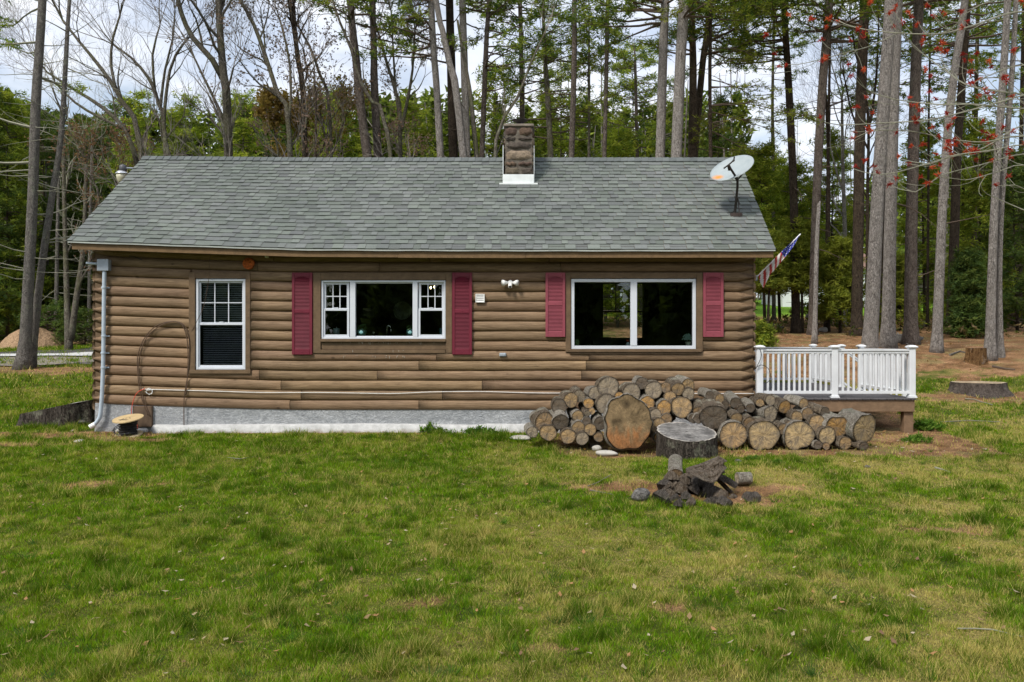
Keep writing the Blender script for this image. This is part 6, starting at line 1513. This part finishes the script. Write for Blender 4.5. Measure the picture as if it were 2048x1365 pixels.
# ---------------- pines over the middle of the roof
conifer('pine_tree', 'tall straight pine trunk leaning left, left one of the first pair behind the roof', 28, [(737, 330, 21), (725, 240, 19), (712, 120, 17), (700, 0, 15)], 'bark_mid', [(-70, 60, 5, 1.2, 2.4, 0)], 8, seed=21)
conifer('pine_tree', 'tall straight pine trunk, right one of the first pair behind the roof', 28.6, [(757, 330, 17), (751, 220, 17), (748, 110, 14), (745, 0, 13)], 'bark_mid', [(-70, 110, 9, 1.0, 2.4, 0)], 8, seed=22)
bare_tree('bare_tree', 'dead pale trunk leaning diagonally across the first pine pair', 27, [[(806, 325, 9), (775, 265, 9), (745, 205, 8), (720, 160, 7), (703, 100, 6), (680, 45, 5), (665, 0, 4)]], 'bark_oak', seed=23, depth=4, crown_len=1.2, kids=(.4, .7))
bare_tree('bare_tree', 'multi stemmed bare tree between the pine pairs left of the chimney', 29, [[(800, 325, 10), (800, 260, 9), (793, 190, 8), (775, 130, 6), (758, 70, 4)], [(800, 270, 8), (815, 200, 7), (825, 140, 5), (830, 60, 4)], [(798, 240, 6), (790, 160, 5), (786, 90, 4), (782, 20, 3)]], 'bark_oak', seed=24, depth=5, crown_len=1.2, buds=(.06, [(.20, .13, .12), (.25, .17, .13)]))
conifer('pine_tree', 'grey pine trunk, leftmost of the dense group left of the chimney', 28, [(882, 330, 16), (876, 220, 15), (868, 110, 14), (862, 0, 14)], 'bark_grey', [(-80, 150, 8, 1.2, 2.6, -1)], 6, seed=25)
conifer('pine_tree', 'broad very dark pine trunk in the middle of the group left of the chimney', 29.5, [(907, 330, 21), (904, 200, 19), (899, 0, 16)], 'bark_dark', [(-80, 130, 8, 1.2, 2.6, 0)], 4, seed=26)
conifer('tree', 'pale brown trunk crossing the dark pine left of the chimney', 27, [(928, 330, 19), (917, 220, 16), (900, 130, 14), (885, 60, 12), (872, 0, 12)], 'bark_grey', None, 8, seed=27)
conifer('pine_tree', 'grey pine trunk just right of the crossing trunk left of the chimney', 29, [(934, 330, 15), (930, 180, 16), (925, 0, 15)], 'bark_grey', [(-80, 60, 6, 1.2, 2.6, 1)], 6, seed=28)
conifer('tree', 'slim pale mottled trunk second left of the chimney', 27.5, [(955, 330, 12), (948, 260, 10), (938, 170, 8), (925, 100, 6), (915, 40, 5)], 'bark_oak', None, 12, seed=29, top=False)
conifer('pine_tree', 'slim brown pine trunk with many thin boughs nearest left of the chimney', 29, [(963, 330, 11), (968, 200, 11), (974, 60, 10), (978, 0, 9)], 'bark_mid', [(-60, 200, 14, 1.2, 2.8, 1)], 14, seed=30)
bare_tree('bare_tree', 'curved bare sapling rising from beside the chimney and leaning right', 26, [[(985, 325, 8), (992, 280, 7), (1008, 235, 6), (1035, 195, 6), (1060, 130, 4), (1092, 60, 3)]], 'bark_oak', seed=31, depth=3, crown_len=.8, kids=(.3, .4))
# ---------------- right of the chimney
conifer('pine_tree', 'mossy many branched pine directly right of the chimney', 30, [(1102, 330, 12), (1098, 240, 12), (1092, 140, 9), (1088, 60, 7), (1087, 0, 6)], 'bark_oak', [(-60, 130, 18, 1.4, 3.0, 0), (150, 290, 12, 1.0, 2.6, 0)], 22, seed=32, twm='twig_brown')
conifer('pine_tree', 'clean grey brown trunk standing alone over the ridge right of the chimney', 27.5, [(1142, 330, 13), (1147, 180, 12), (1149, 0, 10)], 'bark_mid', None, 3, seed=33)
conifer('hemlock_tree', 'thin green hemlock with airy boughs between the two clean trunks', 30, [(1178, 330, 7), (1178, 200, 6), (1178, 100, 4), (1178, 25, 2)], 'bark_oak', [(30, 150, 16, .4, 1.2, 0), (140, 300, 14, .8, 2.2, 0)], 24, pal=HEM, seed=34, top=False, size=.12)
conifer('pine_tree', 'slim clean brown trunk, second over the ridge right of the chimney', 28, [(1208, 330, 9), (1212, 180, 9), (1214, 40, 9), (1216, 0, 9)], 'bark_mid', [(-90, 60, 8, .8, 2.0, 0)], 5, seed=35)
conifer('pine_tree', 'thick grey pine trunk, left of the close pair over the right roof half', 26.5, [(1320, 330, 21), (1324, 180, 20), (1328, 60, 19), (1330, 0, 18)], 'bark_grey', [(-90, 60, 14, 1.6, 3.2, -1)], 3, seed=36)
conifer('pine_tree', 'thick grey pine trunk, right of the close pair over the right roof half', 26, [(1352, 330, 24), (1358, 180, 23), (1366, 40, 22), (1368, 0, 21)], 'bark_grey', [(-90, 40, 12, 1.6, 3.4, 1)], 5, seed=37)
conifer('pine_tree', 'dark pine trunk directly behind the close grey pair', 30, [(1384, 330, 25), (1386, 200, 17), (1384, 0, 12)], 'bark_dark', [(-90, 110, 16, 1.6, 3.4, 0)], 8, seed=38)
conifer('pine_tree', 'dark leaning pine trunk right of the close grey pair', 30.5, [(1388, 330, 14), (1400, 180, 14), (1412, 80, 13), (1420, 0, 12)], 'bark_dark', [(-90, 110, 14, 1.6, 3.4, 1)], 8, seed=39)
conifer('hemlock_tree', 'slim dark hemlock near the dish with long drooping boughs reaching right', 27, [(1422, 330, 9), (1420, 200, 8), (1422, 0, 7)], 'bark_dark', [(-60, 60, 10, 1.4, 2.8, 0), (90, 300, 16, 1.4, 3.6, 1)], 16, pal=HEM, seed=40, droop=.25, size=.13)
conifer('pine_tree', 'grey pine far behind the ridge between the chimney and the clean trunk', 36, [(1045, 330, 12), (1043, 150, 10), (1040, 0, 9)], 'bark_mid', [(-60, 200, 18, 1.4, 3.2, 0)], 10, seed=41)
conifer('pine_tree', 'leafy pine with a thin trunk far behind, between clean trunk and close pair', 38, [(1275, 330, 9), (1272, 200, 7), (1270, 110, 4), (1268, 85, 2)], 'bark_mid', [(90, 300, 42, .8, 2.8, 0)], 6, seed=42, top=False, dens=1.3)
# ---------------- right side
conifer('pine_tree', 'dark straight pine trunk first right of the dish', 31, [(1592, 650, 18), (1588, 420, 17), (1580, 220, 16), (1572, 80, 14), (1568, 0, 14)], 'bark_dark', [(-90, 120, 16, 1.8, 3.8, -1), (60, 150, 4, 1, 2, 0)], 8, seed=51)
conifer('pine_tree', 'brown grey pine trunk behind the broken snag', 30, [(1625, 660, 19), (1632, 420, 18), (1643, 200, 18), (1654, 60, 17), (1658, 0, 17)], 'bark_mid', [(-90, 90, 14, 1.6, 3.4, 0)], 8, seed=52)
conifer('snag', 'thin broken grey snag with a splintered top behind the deck', 26.5, [(1629, 674, 11), (1631, 600, 10), (1633, 500, 9), (1638, 410, 8), (1640, 402, 2)], 'bark_grey', None, 0, seed=53, top=False)
conifer('tree', 'very thin dark trunk between the snag and the dark brown pine', 32, [(1656, 655, 8), (1657, 400, 8), (1655, 250, 6), (1650, 170, 5)], 'bark_dark', None, 14, seed=54, top=False)
bare_tree('birch_tree', 'white barked birch standing behind the thin dark trunk right of the snag', 36, [[(1692, 640, 10), (1690, 480, 9), (1687, 380, 8), (1685, 300, 7), (1684, 200, 5)], [(1688, 390, 5), (1672, 340, 4), (1660, 290, 3)]], 'bark_birchtree', seed=55, depth=5, crown_len=2.0)
conifer('pine_tree', 'thick dark brown pine trunk left of the pale pair', 30, [(1713, 665, 24), (1716, 500, 23), (1720, 250, 22), (1727, 60, 20), (1729, 0, 20)], 'bark_dark', [(-90, 60, 12, 1.6, 3.6, 0)], 10, seed=56)
bare_tree('bare_tree', 'many stemmed bare tree tangled behind the thick dark brown pine', 32, [[(1735, 660, 8), (1735, 400, 7), (1737, 260, 6), (1730, 180, 5), (1712, 110, 4), (1700, 30, 3)], [(1737, 260, 6), (1750, 180, 5), (1756, 90, 4), (1758, 10, 3)], [(1737, 300, 5), (1705, 230, 4), (1690, 160, 3)]], 'bark_dark', seed=57, depth=5, crown_len=1.5)
conifer('pine_tree', 'broad pale grey pine trunk, left and nearest of the pair behind the deck', 23.2, [(1738, 702, 32), (1745, 600, 30), (1755, 400, 27), (1768, 200, 26), (1781, 0, 24)], 'bark_grey', None, 4, seed=58, nside=20)
conifer('pine_tree', 'broad pale grey pine trunk, right one of the pair behind the deck', 25.2, [(1776, 675, 29), (1778, 600, 27), (1782, 400, 24), (1790, 150, 20), (1796, 0, 19)], 'bark_grey', None, 4, seed=59, nside=20)
conifer('pine_tree', 'straight darker pine trunk right of the pale pair', 26.2, [(1822, 668, 28), (1822, 550, 25), (1824, 400, 23), (1831, 150, 22), (1838, 0, 20)], 'bark_mid', [(-90, 20, 9, 1.6, 3.2, 0)], 3, seed=60, nside=16)
conifer('pine_tree', 'pale leaning pine trunk with a black bark scar at its foot', 24, [(1873, 698, 21), (1878, 580, 20), (1887, 380, 18), (1902, 200, 17), (1922, 60, 16), (1930, 0, 15)], 'bark_grey', None, 5, seed=61, nside=16)
conifer('pine_tree', 'dark pine trunk behind the pale leaning pine', 30, [(1903, 640, 22), (1908, 500, 20), (1915, 300, 17), (1930, 80, 15), (1935, 0, 14)], 'bark_dark', [(-90, 110, 16, 1.6, 3.4, 0)], 9, seed=62)
conifer('pine_tree', 'tall pale pine trunk, left of the joined pair at the far right', 23, [(1980, 712, 22), (1984, 560, 18), (1990, 400, 16), (2003, 200, 15), (2015, 0, 14)], 'bark_grey', None, 5, seed=63, nside=16)
conifer('pine_tree', 'slimmer pale pine trunk, right of the joined pair at the far right', 23.3, [(2000, 724, 17), (1999, 560, 11), (2004, 400, 11), (2020, 200, 11), (2032, 0, 10)], 'bark_grey', None, 5, seed=64, nside=14)
conifer('tree', 'white bleached dead stem in the woods left of the pale leaning pine', 40, [(1838, 650, 5), (1836, 560, 5), (1839, 470, 3)], 'bark_birchtree', None, 3, seed=65, top=False, flare=False)
for i, (px, pb, w, tw, lab, bk) in enumerate(((1652, 640, 8, 1658, 'thin dark pine in the shade right of the snag', 'bark_dark'), (1762, 650, 12, 1770, 'dark trunk glimpsed between the thick brown pine and the pale pair', 'bark_dark'), (1946, 640, 12, 1952, 'dark trunk deep in the woods left of the joined far right pair', 'bark_dark'), (1925, 650, 8, 1928, 'slim dark trunk just right of the dark pine behind the leaner', 'bark_dark'), (2038, 650, 12, 2044, 'dark trunk at the right edge of the woods', 'bark_dark'), (1548, 655, 9, 1545, 'thin dark sapling trunk next to the right house corner', 'bark_oak'), (1855, 650, 6, 1858, 'slim stem between the darker pine and the pale leaner', 'bark_dark'))):
    conifer('tree', lab, 34+i % 3, [(px, pb, w), ((px+tw)/2, 400, w*.85), (tw, 200, w*.7), (tw+4, 0, w*.6)], bk, [(-40, 250, 16, 1.0, 2.6, 0)], 10, seed=70+i)
for i, (px, pb, w, tw, lab) in enumerate(((112, 660, 9, 118, 'dim trunk deep in the left woods between the leaning and forked trees'), (178, 655, 8, 182, 'dim slender trunk next to the left house wall edge'), (20, 650, 10, 14, 'dim trunk at the left picture edge behind the wood chips'), (96, 660, 7, 92, 'dim thin trunk just right of the leaning left trunk'), (196, 655, 6, 205, 'dim thin stem rising behind the left roof corner'))):
    conifer('tree', lab, 34+i, [(px, pb, w), ((px+tw)/2, 460, w*.75), (tw, 340, w*.45), (tw+2, 235, w*.08)], 'bark_left', None, 22, seed=90+i, top=False, twm='twig_lich', stubrange=(220, 600), stublen=(.8, 2.2))
# ---------------- understory evergreens
OLIVE = [(.19, .25, .03), (.26, .31, .04), (.33, .36, .055), (.12, .18, .03)]
DARKG = [(.06, .10, .03), (.09, .14, .035), (.13, .17, .04)]
US = [(385, 335, 185, 33, 120, OLIVE, 'bushy evergreen rising behind the roof between the vase tree and the forked tree'), (500, 335, 172, 34, 150, OLIVE, 'broad bushy evergreen behind the roof right of the forked tree'), (545, 335, 188, 36, 130, DARKG, 'darker evergreen behind the slender curving tree'), (285, 335, 170, 34, 120, OLIVE, 'pointed green pine peeking over the left roof end'), (245, 420, 195, 38, 110, DARKG, 'dark green pine behind the yard lamp'),
      (640, 335, 190, 35, 150, OLIVE, 'yellow green evergreen left of the first tall pine pair'), (700, 335, 178, 37, 120, OLIVE, 'olive evergreen filling the gap behind the first pine pair'), (830, 335, 190, 35, 130, OLIVE, 'olive evergreen left of the dense pine group'), (1000, 335, 120, 36, 150, OLIVE, 'tall green pine crown left behind the chimney'), (1120, 335, 60, 38, 190, OLIVE, 'tall layered pine crown behind the clean trunk'), (1270, 335, 70, 40, 190, OLIVE, 'tall pointed pine left of the close grey pair'),
      (1235, 335, 250, 36, 120, OLIVE, 'low yellow green pine just over the ridge left of the close pair'), (1440, 335, 180, 36, 110, DARKG, 'dark evergreen behind the dish'), (1530, 655, 292, 34, 110, OLIVE, 'dense pine left of the first dark trunk beyond the rake', .22), (1500, 655, 300, 38, 110, OLIVE, 'pine tucked behind the right roof rake', .2), (1560, 655, 310, 39, 130, OLIVE, 'second row pine glimpsed between the rake and the first dark trunk', .2), (1585, 655, 330, 37, 140, OLIVE, 'full green pine behind the first dark trunk right of the dish', .22), (1535, 655, 470, 30, 60, HEM, 'young yellow green hemlock right of the house corner', .42),
      (1605, 655, 450, 31, 100, HEM, 'young hemlock behind the snag', .38), (1680, 655, 480, 31, 90, HEM, 'low dark hemlock between the snag and the thick brown pine', .15), (1660, 650, 260, 38, 120, OLIVE, 'green pine beyond the thin dark trunk'), (1850, 650, 240, 36, 120, OLIVE, 'green pine behind the gap right of the darker pine'), (1955, 655, 230, 33, 120, OLIVE, 'green pine behind the joined far right pair'), (1938, 668, 505, 29, 62, DARKG, 'young hemlock between the pale leaner and the far right pair'), (2035, 650, 300, 32, 120, DARKG, 'dark evergreen at the right picture edge'),
      (1800, 655, 520, 33, 60, HEM, 'small hemlock in the gap right of the pale pair'), (15, 668, 170, 35, 130, OLIVE, 'green pine at the left picture edge'), (90, 662, 225, 37, 130, DARKG, 'dark green spruce behind the lichened left trunk'), (165, 660, 245, 38, 110, DARKG, 'dark spruce behind the forked tree'), (-50, 670, 120, 34, 150, DARKG, 'dark spruce beyond the left picture edge')]
for i, (px, pb, pt, D, w, pal, lab, *lw) in enumerate(US):
    big = (pb-pt)*D/F
    bushy('evergreen_tree', lab, px, pb, pt, D, w*1.05, 200+i, pal, .19, int(90+big*8), trunkw=7, conic=.6, bark='bark_oak' if i < 12 else 'bark_dark', tips=10, low=lw[0] if lw else .02)
for i, (px, pb, pt, D, w, pal, lab) in enumerate(((95, 684, 612, 33, 90, DARKG, 'low dark green shrub behind the forked tree by the lane'), (170, 682, 620, 33, 70, DARKG, 'low dark green shrub between the forked tree and the left house wall'), (1522, 690, 652, 25, 36, OLIVE, 'small shrub in the duff at the right house corner'))):
    bushy('shrub', lab, px, pb, pt, D, w, 260+i, pal, .12, 60, 'shrub', conic=.35, trunkw=3, tips=8, low=0)
bare_tree('shrub', 'reddish brown leafless shrub behind the yard lamp', 28, [[(205, 480, 6), (200, 420, 5), (190, 370, 4)], [(205, 480, 5), (222, 420, 4), (232, 370, 3)]], 'bark_oak', seed=111, depth=5, crown_len=.85, buds=(.06, [(.20, .11, .07), (.16, .09, .06), (.24, .15, .10)]), bud_n=1, twm='twig_brown', cat='shrub')
bare_tree('bare_tree', 'small tree with rusty new leaves behind the roof left of the first pine pair', 31, [[(660, 330, 6), (655, 290, 5), (645, 250, 4)], [(660, 320, 5), (675, 280, 4), (690, 240, 3)]], 'bark_oak', seed=112, depth=4, crown_len=.6, buds=(.10, [(.28, .20, .06), (.24, .22, .06), (.32, .22, .08)]), bud_n=3)
bare_tree('bare_tree', 'small rusty leafed tree low over the ridge right of the forked tree', 31, [[(560, 330, 6), (556, 300, 5), (550, 270, 4)], [(560, 320, 4), (580, 290, 3)]], 'bark_oak', seed=113, depth=5, crown_len=.6, buds=(.10, [(.28, .20, .06), (.32, .22, .08)]), bud_n=3)

# ---------------- far woods reading as one mass
def far_woods():
    rs = np.random.RandomState(5); rr = random.Random(5); lim = Limbs(); ctr = []; tone = []
    def spruce(px, top, D, w, k):
        x = (px-CX)*D/F; y = D-DW; gz = float(ground(x, y)); H = CZ+(CY-top)*D/F-gz
        if H < 1.5: return
        lim.add(np.array([x, y, gz-.2]), np.array([x+rs.normal()*.2, y, gz+H]), .13+.012*H, .02)
        n = int(90*H/8*k); s = rs.rand(n)**.8; r = w*(1-s)**.7*rs.uniform(.2, 1, n)+.1; a = rs.uniform(0, 6.28, n)
        bump = 1+.35*np.sin(s*22+rs.rand()*6)
        ctr.append(np.stack([x+r*bump*np.cos(a), y+r*np.sin(a), gz+.15+s*H+rs.normal(size=n)*.15], -1)); tone.append(np.full(n, rs.uniform(.5, 1.15)))
    # left and middle, behind the cabin, then right beyond the far lawn
    for i in range(150):
        px = rr.uniform(-420, 880); D = rr.uniform(41, 62); e = np.interp(px, [-400, 0, 120, 260, 420, 560, 700, 880], [120, 190, 245, 225, 232, 205, 200, 190]); spruce(px, e+abs(rr.gauss(0, 30)), D, rr.uniform(1.3, 2.3), 1.5)
    for i in range(60):
        px = rr.uniform(840, 1500); D = rr.uniform(46, 66); spruce(px, rr.uniform(190, 290), D, rr.uniform(1.3, 2.2), 1.4)
    for i in range(110):
        px = rr.uniform(1480, 2500); D = rr.uniform(66, 96); e = np.interp(px, [1480, 1600, 1750, 1900, 2100, 2500], [330, 385, 360, 310, 280, 250]); spruce(px, e+abs(rr.gauss(0, 35)), D, rr.uniform(1.8, 3.2), 1.2)
    for i in range(30):
        px = rr.uniform(1900, 2500); D = rr.uniform(38, 50); spruce(px, rr.uniform(330, 520), D, rr.uniform(1.2, 2.0), 1.5)
    for i in range(60):
        px = rr.uniform(-300, 200); D = rr.uniform(36, 40); spruce(px, rr.uniform(420, 600), D, rr.uniform(1.0, 1.7), 1.5)
    for i in range(90):
        px = rr.uniform(-1700, -420); D = rr.uniform(38, 60); spruce(px, rr.uniform(90, 240), D, rr.uniform(1.6, 2.8), 1.2)
    # bare greyish stems among them
    for i in range(260):
        px = rr.uniform(-300, 2300); D = rr.uniform(40, 70) if px < 1480 else rr.uniform(66, 96)
        x = (px-CX)*D/F; y = D-DW; gz = float(ground(x, y)); H = rr.uniform(5, 12) if px < 1000 else rr.uniform(8, 18)
        lim.add(np.array([x, y, gz-.2]), np.array([x+rs.normal()*.5, y, gz+H]), .10, .02)
        for k in range(9):
            z = gz+H*rr.uniform(.25, .98); a = rr.uniform(0, 6.28); L = rr.uniform(.6, 2.2); p = np.array([x, y, z]); e = p+np.array([math.cos(a)*L, math.sin(a)*L, L*rr.uniform(.1, 1)]); lim.add(p, e, .022, .008)
            for j in range(3): q = p+(e-p)*rr.uniform(.3, 1); lim.add(q, q+np.array([rs.normal()*.5, rs.normal()*.3, rr.uniform(.1, .9)]), .009, .005)
    C = np.concatenate(ctr); tn = np.concatenate(tone); V, c = tufts(C, .52, 5, [(.15, .20, .035), (.20, .25, .04), (.10, .14, .035)], rs, .7, .26, .1, .3)
    c = c*np.repeat(tn, 15)[:, None]
    root = thing('far_woods', 'distant mixed woods behind the cabin and beyond the far lawn', 'woods', (0, 30, 3)); root['kind'] = 'stuff'
    o = fast_mesh('foliage', V, 3, M['needles'], root, col=c); o['kind'] = 'stuff'
    o2 = lim.build('trunks', M['twig'], root, 4); o2['kind'] = 'stuff'
far_woods()

# undergrowth at the wood edge
def undergrowth():
    rs = np.random.RandomState(9); C = []; 
    for (x0, x1, y0, y1, n) in ((-16, -8.5, 17.5, 24, 1500), (9, 26, 13, 30, 2600), (3.8, 9, 12, 22, 900)):
        x = rs.uniform(x0, x1, n); y = rs.uniform(y0, y1, n); k = fbm(x*.6, y*.6, 91, 3); ok = k > .52; x, y = x[ok], y[ok]; C.append(np.stack([x, y, ground(x, y)+rs.uniform(.02, .45, len(x))], -1))
    C = np.concatenate(C); V, c = tufts(C, .16, 7, [(.06, .09, .02), (.10, .12, .03), (.13, .09, .04), (.2, .15, .08)], rs, .8, .22, .3); o = fast_mesh('undergrowth', V, 3, M['leaf'], col=c); tag(o, 'low green and brown undergrowth at the edge of the woods', 'undergrowth', kind='stuff')
undergrowth()
# broad leafed weeds by the foundation and the duff
def weeds(lab, px, py, n, h, s, seed, pal):
    rs = np.random.RandomState(seed); g = G(px, py); a = rs.uniform(0, 6.28, n); r = s*rs.rand(n)**.6
    C = np.stack([g.x+r*np.cos(a), g.y+r*.5*np.sin(a), g.z+rs.rand(n)*h*(1-r/s*.6)], -1); V, c = tufts(C, h*.55, 5, pal, rs, .9, .16, .7, .1); o = fast_mesh('weed_clump', V-np.array([0, 0, 0]), 3, M['leaf'], col=c)
    tag(o, lab, 'weeds')
WG = [(.07, .15, .02), (.10, .19, .025), (.15, .24, .04)]
weeds('tall green weed tuft against the white ledge left of centre', 862, 866, 80, .16, .22, 1, WG); weeds('leafy green weed clump at the left of the woodpile', 962, 870, 130, .15, .30, 2, WG); weeds('bright green tuft at the foot of the front deck leg', 1835, 885, 110, .14, .25, 3, WG)
weeds('small leafy weed in the duff right of the stump', 1508, 921, 70, .08, .13, 4, WG); weeds('tiny weed right of the leafy one in the duff', 1552, 927, 45, .07, .1, 5, WG); weeds('green tuft beside the deck leg at the lawn edge', 1855, 860, 90, .2, .3, 6, WG); weeds('dark green grass tuft on the ledge foot at left', 905, 868, 60, .10, .35, 7, WG)

# ---------------- neighbour house glimpsed through the trees
def neighbour():
    D = 62; a = P(1560, 600, D); t = thing('neighbour_house', 'white house with a brown roof glimpsed beyond the trees right of the cabin', 'house', (a.x, a.y, a.z))
    x0, x1 = (1565-CX)*D/F, (1745-CX)*D/F; zb = float(ground((x0+x1)/2, D-DW))-.3; zt = CZ+(CY-536)*D/F
    wm = plain('white_siding', (.7, .72, .75), .7, .2, 0, .06, 1); b = MB(); b.box(x0, x1, D-DW, D-DW+6, zb, zt); b.build('wall', wm, t)
    b = MB(); y0 = D-DW-.5; rz = CZ+(CY-506)*(D+3)/F; v = [(x0-.5, y0, zt-.1), (x1+.5, y0, zt-.1), (x1+.5, y0+3.5, rz), (x0-.5, y0+3.5, rz), (x0-.5, y0+7, zt-.1), (x1+.5, y0+7, zt-.1)]
    b.add(v, [(0, 1, 2, 3), (3, 2, 5, 4), (0, 3, 4), (1, 5, 2)]); b.build('roof', plain('brown_roof', (.20, .13, .10), .9, .1, 0, .15, 3), t)
    for k in range(4):
        b = MB(); xx = x0+1+k*1.7; frame4(b, xx, xx+.8, zt-1.5, zt-.4, .08, D-DW-.05, D-DW); w = b.build('window', wm, t); b = MB(); b.box(xx+.08, xx+.72, D-DW-.03, D-DW-.005, zt-1.42, zt-.48); b.build('pane', M['dark'], w)
neighbour()

# ---------------- red maple reaching in from the right
def maple():
    D = 9.6; rs = np.random.RandomState(3); rr = random.Random(3); gx = (2330-CX)*D/F; gz = float(ground(gx, D-DW)); t = thing('red_maple', 'budding maple branches with red flower clusters reaching in from the right', 'tree', (gx, D-DW, gz))
    b = MB(); pth = [Vector((gx, D-DW, gz-.1)), Vector((gx-.05, D-DW, gz+1.5)), Vector((gx-.02, D-DW+.1, gz+3.2)), Vector((gx+.05, D-DW, gz+6)), Vector((gx+.1, D-DW, gz+9))]; W2, r2 = smooth_path(pth, [.19, .15, .13, .09, .03], .3); b.tube(W2, r2, 14, wob=.04); b.build('trunk', M['bark_grey'], t, smooth=True)
    lim = Limbs(); bl = []
    BR = [([(2330, 120), (2150, 60), (2048, 23), (1940, 53), (1881, 67), (1796, 66), (1714, 56), (1676, 41)], 11, 0), ([(2330, 330), (2150, 225), (2048, 190), (1998, 183), (1934, 170), (1890, 140), (1846, 108), (1810, 72), (1790, 50)], 10, .25), ([(2330, 260), (2150, 220), (2048, 217), (1940, 208), (1881, 209), (1793, 199), (1734, 179), (1705, 150)], 9, -.3), ([(2048, 190), (1931, 223), (1852, 240), (1764, 246), (1680, 250), (1650, 245), (1642, 233)], 7, .1),
          ([(2330, 420), (2150, 300), (2048, 272), (1970, 284), (1900, 278), (1820, 262), (1740, 262), (1700, 280)], 9, -.2), ([(2330, 380), (2120, 270), (2048, 250), (1968, 295), (1880, 320), (1790, 345), (1745, 348), (1708, 338)], 8, .3), ([(2330, 450), (2120, 320), (2048, 308), (1960, 330), (1880, 352), (1831, 384), (1780, 370)], 8, .5), ([(2330, 400), (2130, 305), (2048, 290), (1985, 300), (1900, 312), (1860, 328), (1800, 318)], 7, -.5),
          ([(1796, 66), (1740, 92), (1700, 103), (1640, 119), (1600, 128), (1559, 130)], 4, 0), ([(1714, 56), (1680, 48), (1660, 34)], 3, .1), ([(2330, 60), (2100, -10), (1960, 10), (1900, 60), (1850, 74)], 6, -.2), ([(2330, 200), (2130, 150), (2048, 130), (1980, 150), (1920, 185), (1890, 230)], 6, -.1), ([(2330, 420), (2160, 350), (2048, 330), (2000, 342), (1930, 360), (1880, 350)], 7, .2), ([(2048, 420), (1990, 395), (1965, 380), (1958, 340), (1985, 320)], 4, .4), ([(2330, 470), (2150, 400), (2075, 390), (2030, 370), (1990, 372)], 6, 0)]
    for bi, (pts, w, off) in enumerate(BR):
        W = [P(px, py, D+off+.25*math.sin(i*1.1+bi)) for i, (px, py) in enumerate(pts)]; n = len(W); r = [(w*.5*(1-i/n)**.8+1.0)*D/F*.36 for i in range(n)]; W2, r2 = smooth_path(W, r, .12)
        for i in range(len(W2)-1): lim.add(np.array(W2[i]), np.array(W2[i+1]), r2[i], r2[i+1])
        L = len(W2)
        for i in range(3, L-1):
            if rr.random() < .62 and W2[i].x < (2100-CX)*D/F:
                d = np.array(W2[i+1]-W2[i]); d = unit(d); sgn = rr.choice([-1, 1]); side = np.array([0, rr.uniform(-.8, .8), sgn*rr.uniform(.3, .9)]); dd = unit(d+side); q = np.array(W2[i]); ln = rr.uniform(.18, .75); m_ = 6; rad = min(r2[i]*.6, .0042)
                for k in range(m_):
                    dd = unit(dd+np.array([0, 0, .16])+rs.normal(size=3)*.10); e = q+dd*ln/m_; lim.add(q, e, rad*(1-.5*k/m_), rad*(1-.5*(k+1)/m_))
                    if k in (2, 4) and rr.random() < .22: bl.append(e)
                    q = e
                if rr.random() < .55: bl.append(q)
        bl.append(np.array(W2[-1]))
    lim.build('branches', M['twig_lich'], t, 5)
    ctr = []
    for p in bl:
        for _ in range(rr.choice([1, 1, 2])): ctr.append(p+rs.normal(size=3)*.016)
    V, c = tufts(np.array(ctr), .042, 26, [(.42, .06, .03), (.34, .035, .025), (.48, .10, .045), (.28, .03, .025)], rs, 1, .16, 0, .18); fast_mesh('blossoms', V, 3, M['blossom'], t, col=c)
maple()
# ---------------- woods behind the photographer, which the window panes mirror
def mirrored_woods():
    rs = np.random.RandomState(77); rr = random.Random(77); ctr = []; lim = Limbs()
    for i in range(60):
        x = rr.uniform(-40, 38); y = rr.uniform(-58, -40); gz = float(ground(x, y)); H = rr.uniform(9, 14)
        lim.add(np.array([x, y, gz-.2]), np.array([x, y, gz+H]), .2, .03); n = 500; s = rs.rand(n)**.9; r = 2.8*(1-s)**.6*rs.uniform(.2, 1, n); a = rs.uniform(0, 6.28, n); ctr.append(np.stack([x+r*np.cos(a), y+r*np.sin(a), gz+s*H], -1))
    V, c = tufts(np.concatenate(ctr), .9, 4, [(.08, .11, .03), (.11, .14, .03)], rs, .8, .4); root = thing('woods_behind', 'dark evergreen woods mirrored in the window panes', 'woods', (0, -50, -2)); root['kind'] = 'stuff'
    fast_mesh('foliage', V, 3, M['needles'], root, col=c)['kind'] = 'stuff'; lim.build('trunks', M['twig_brown'], root, 4)['kind'] = 'stuff'
mirrored_woods()
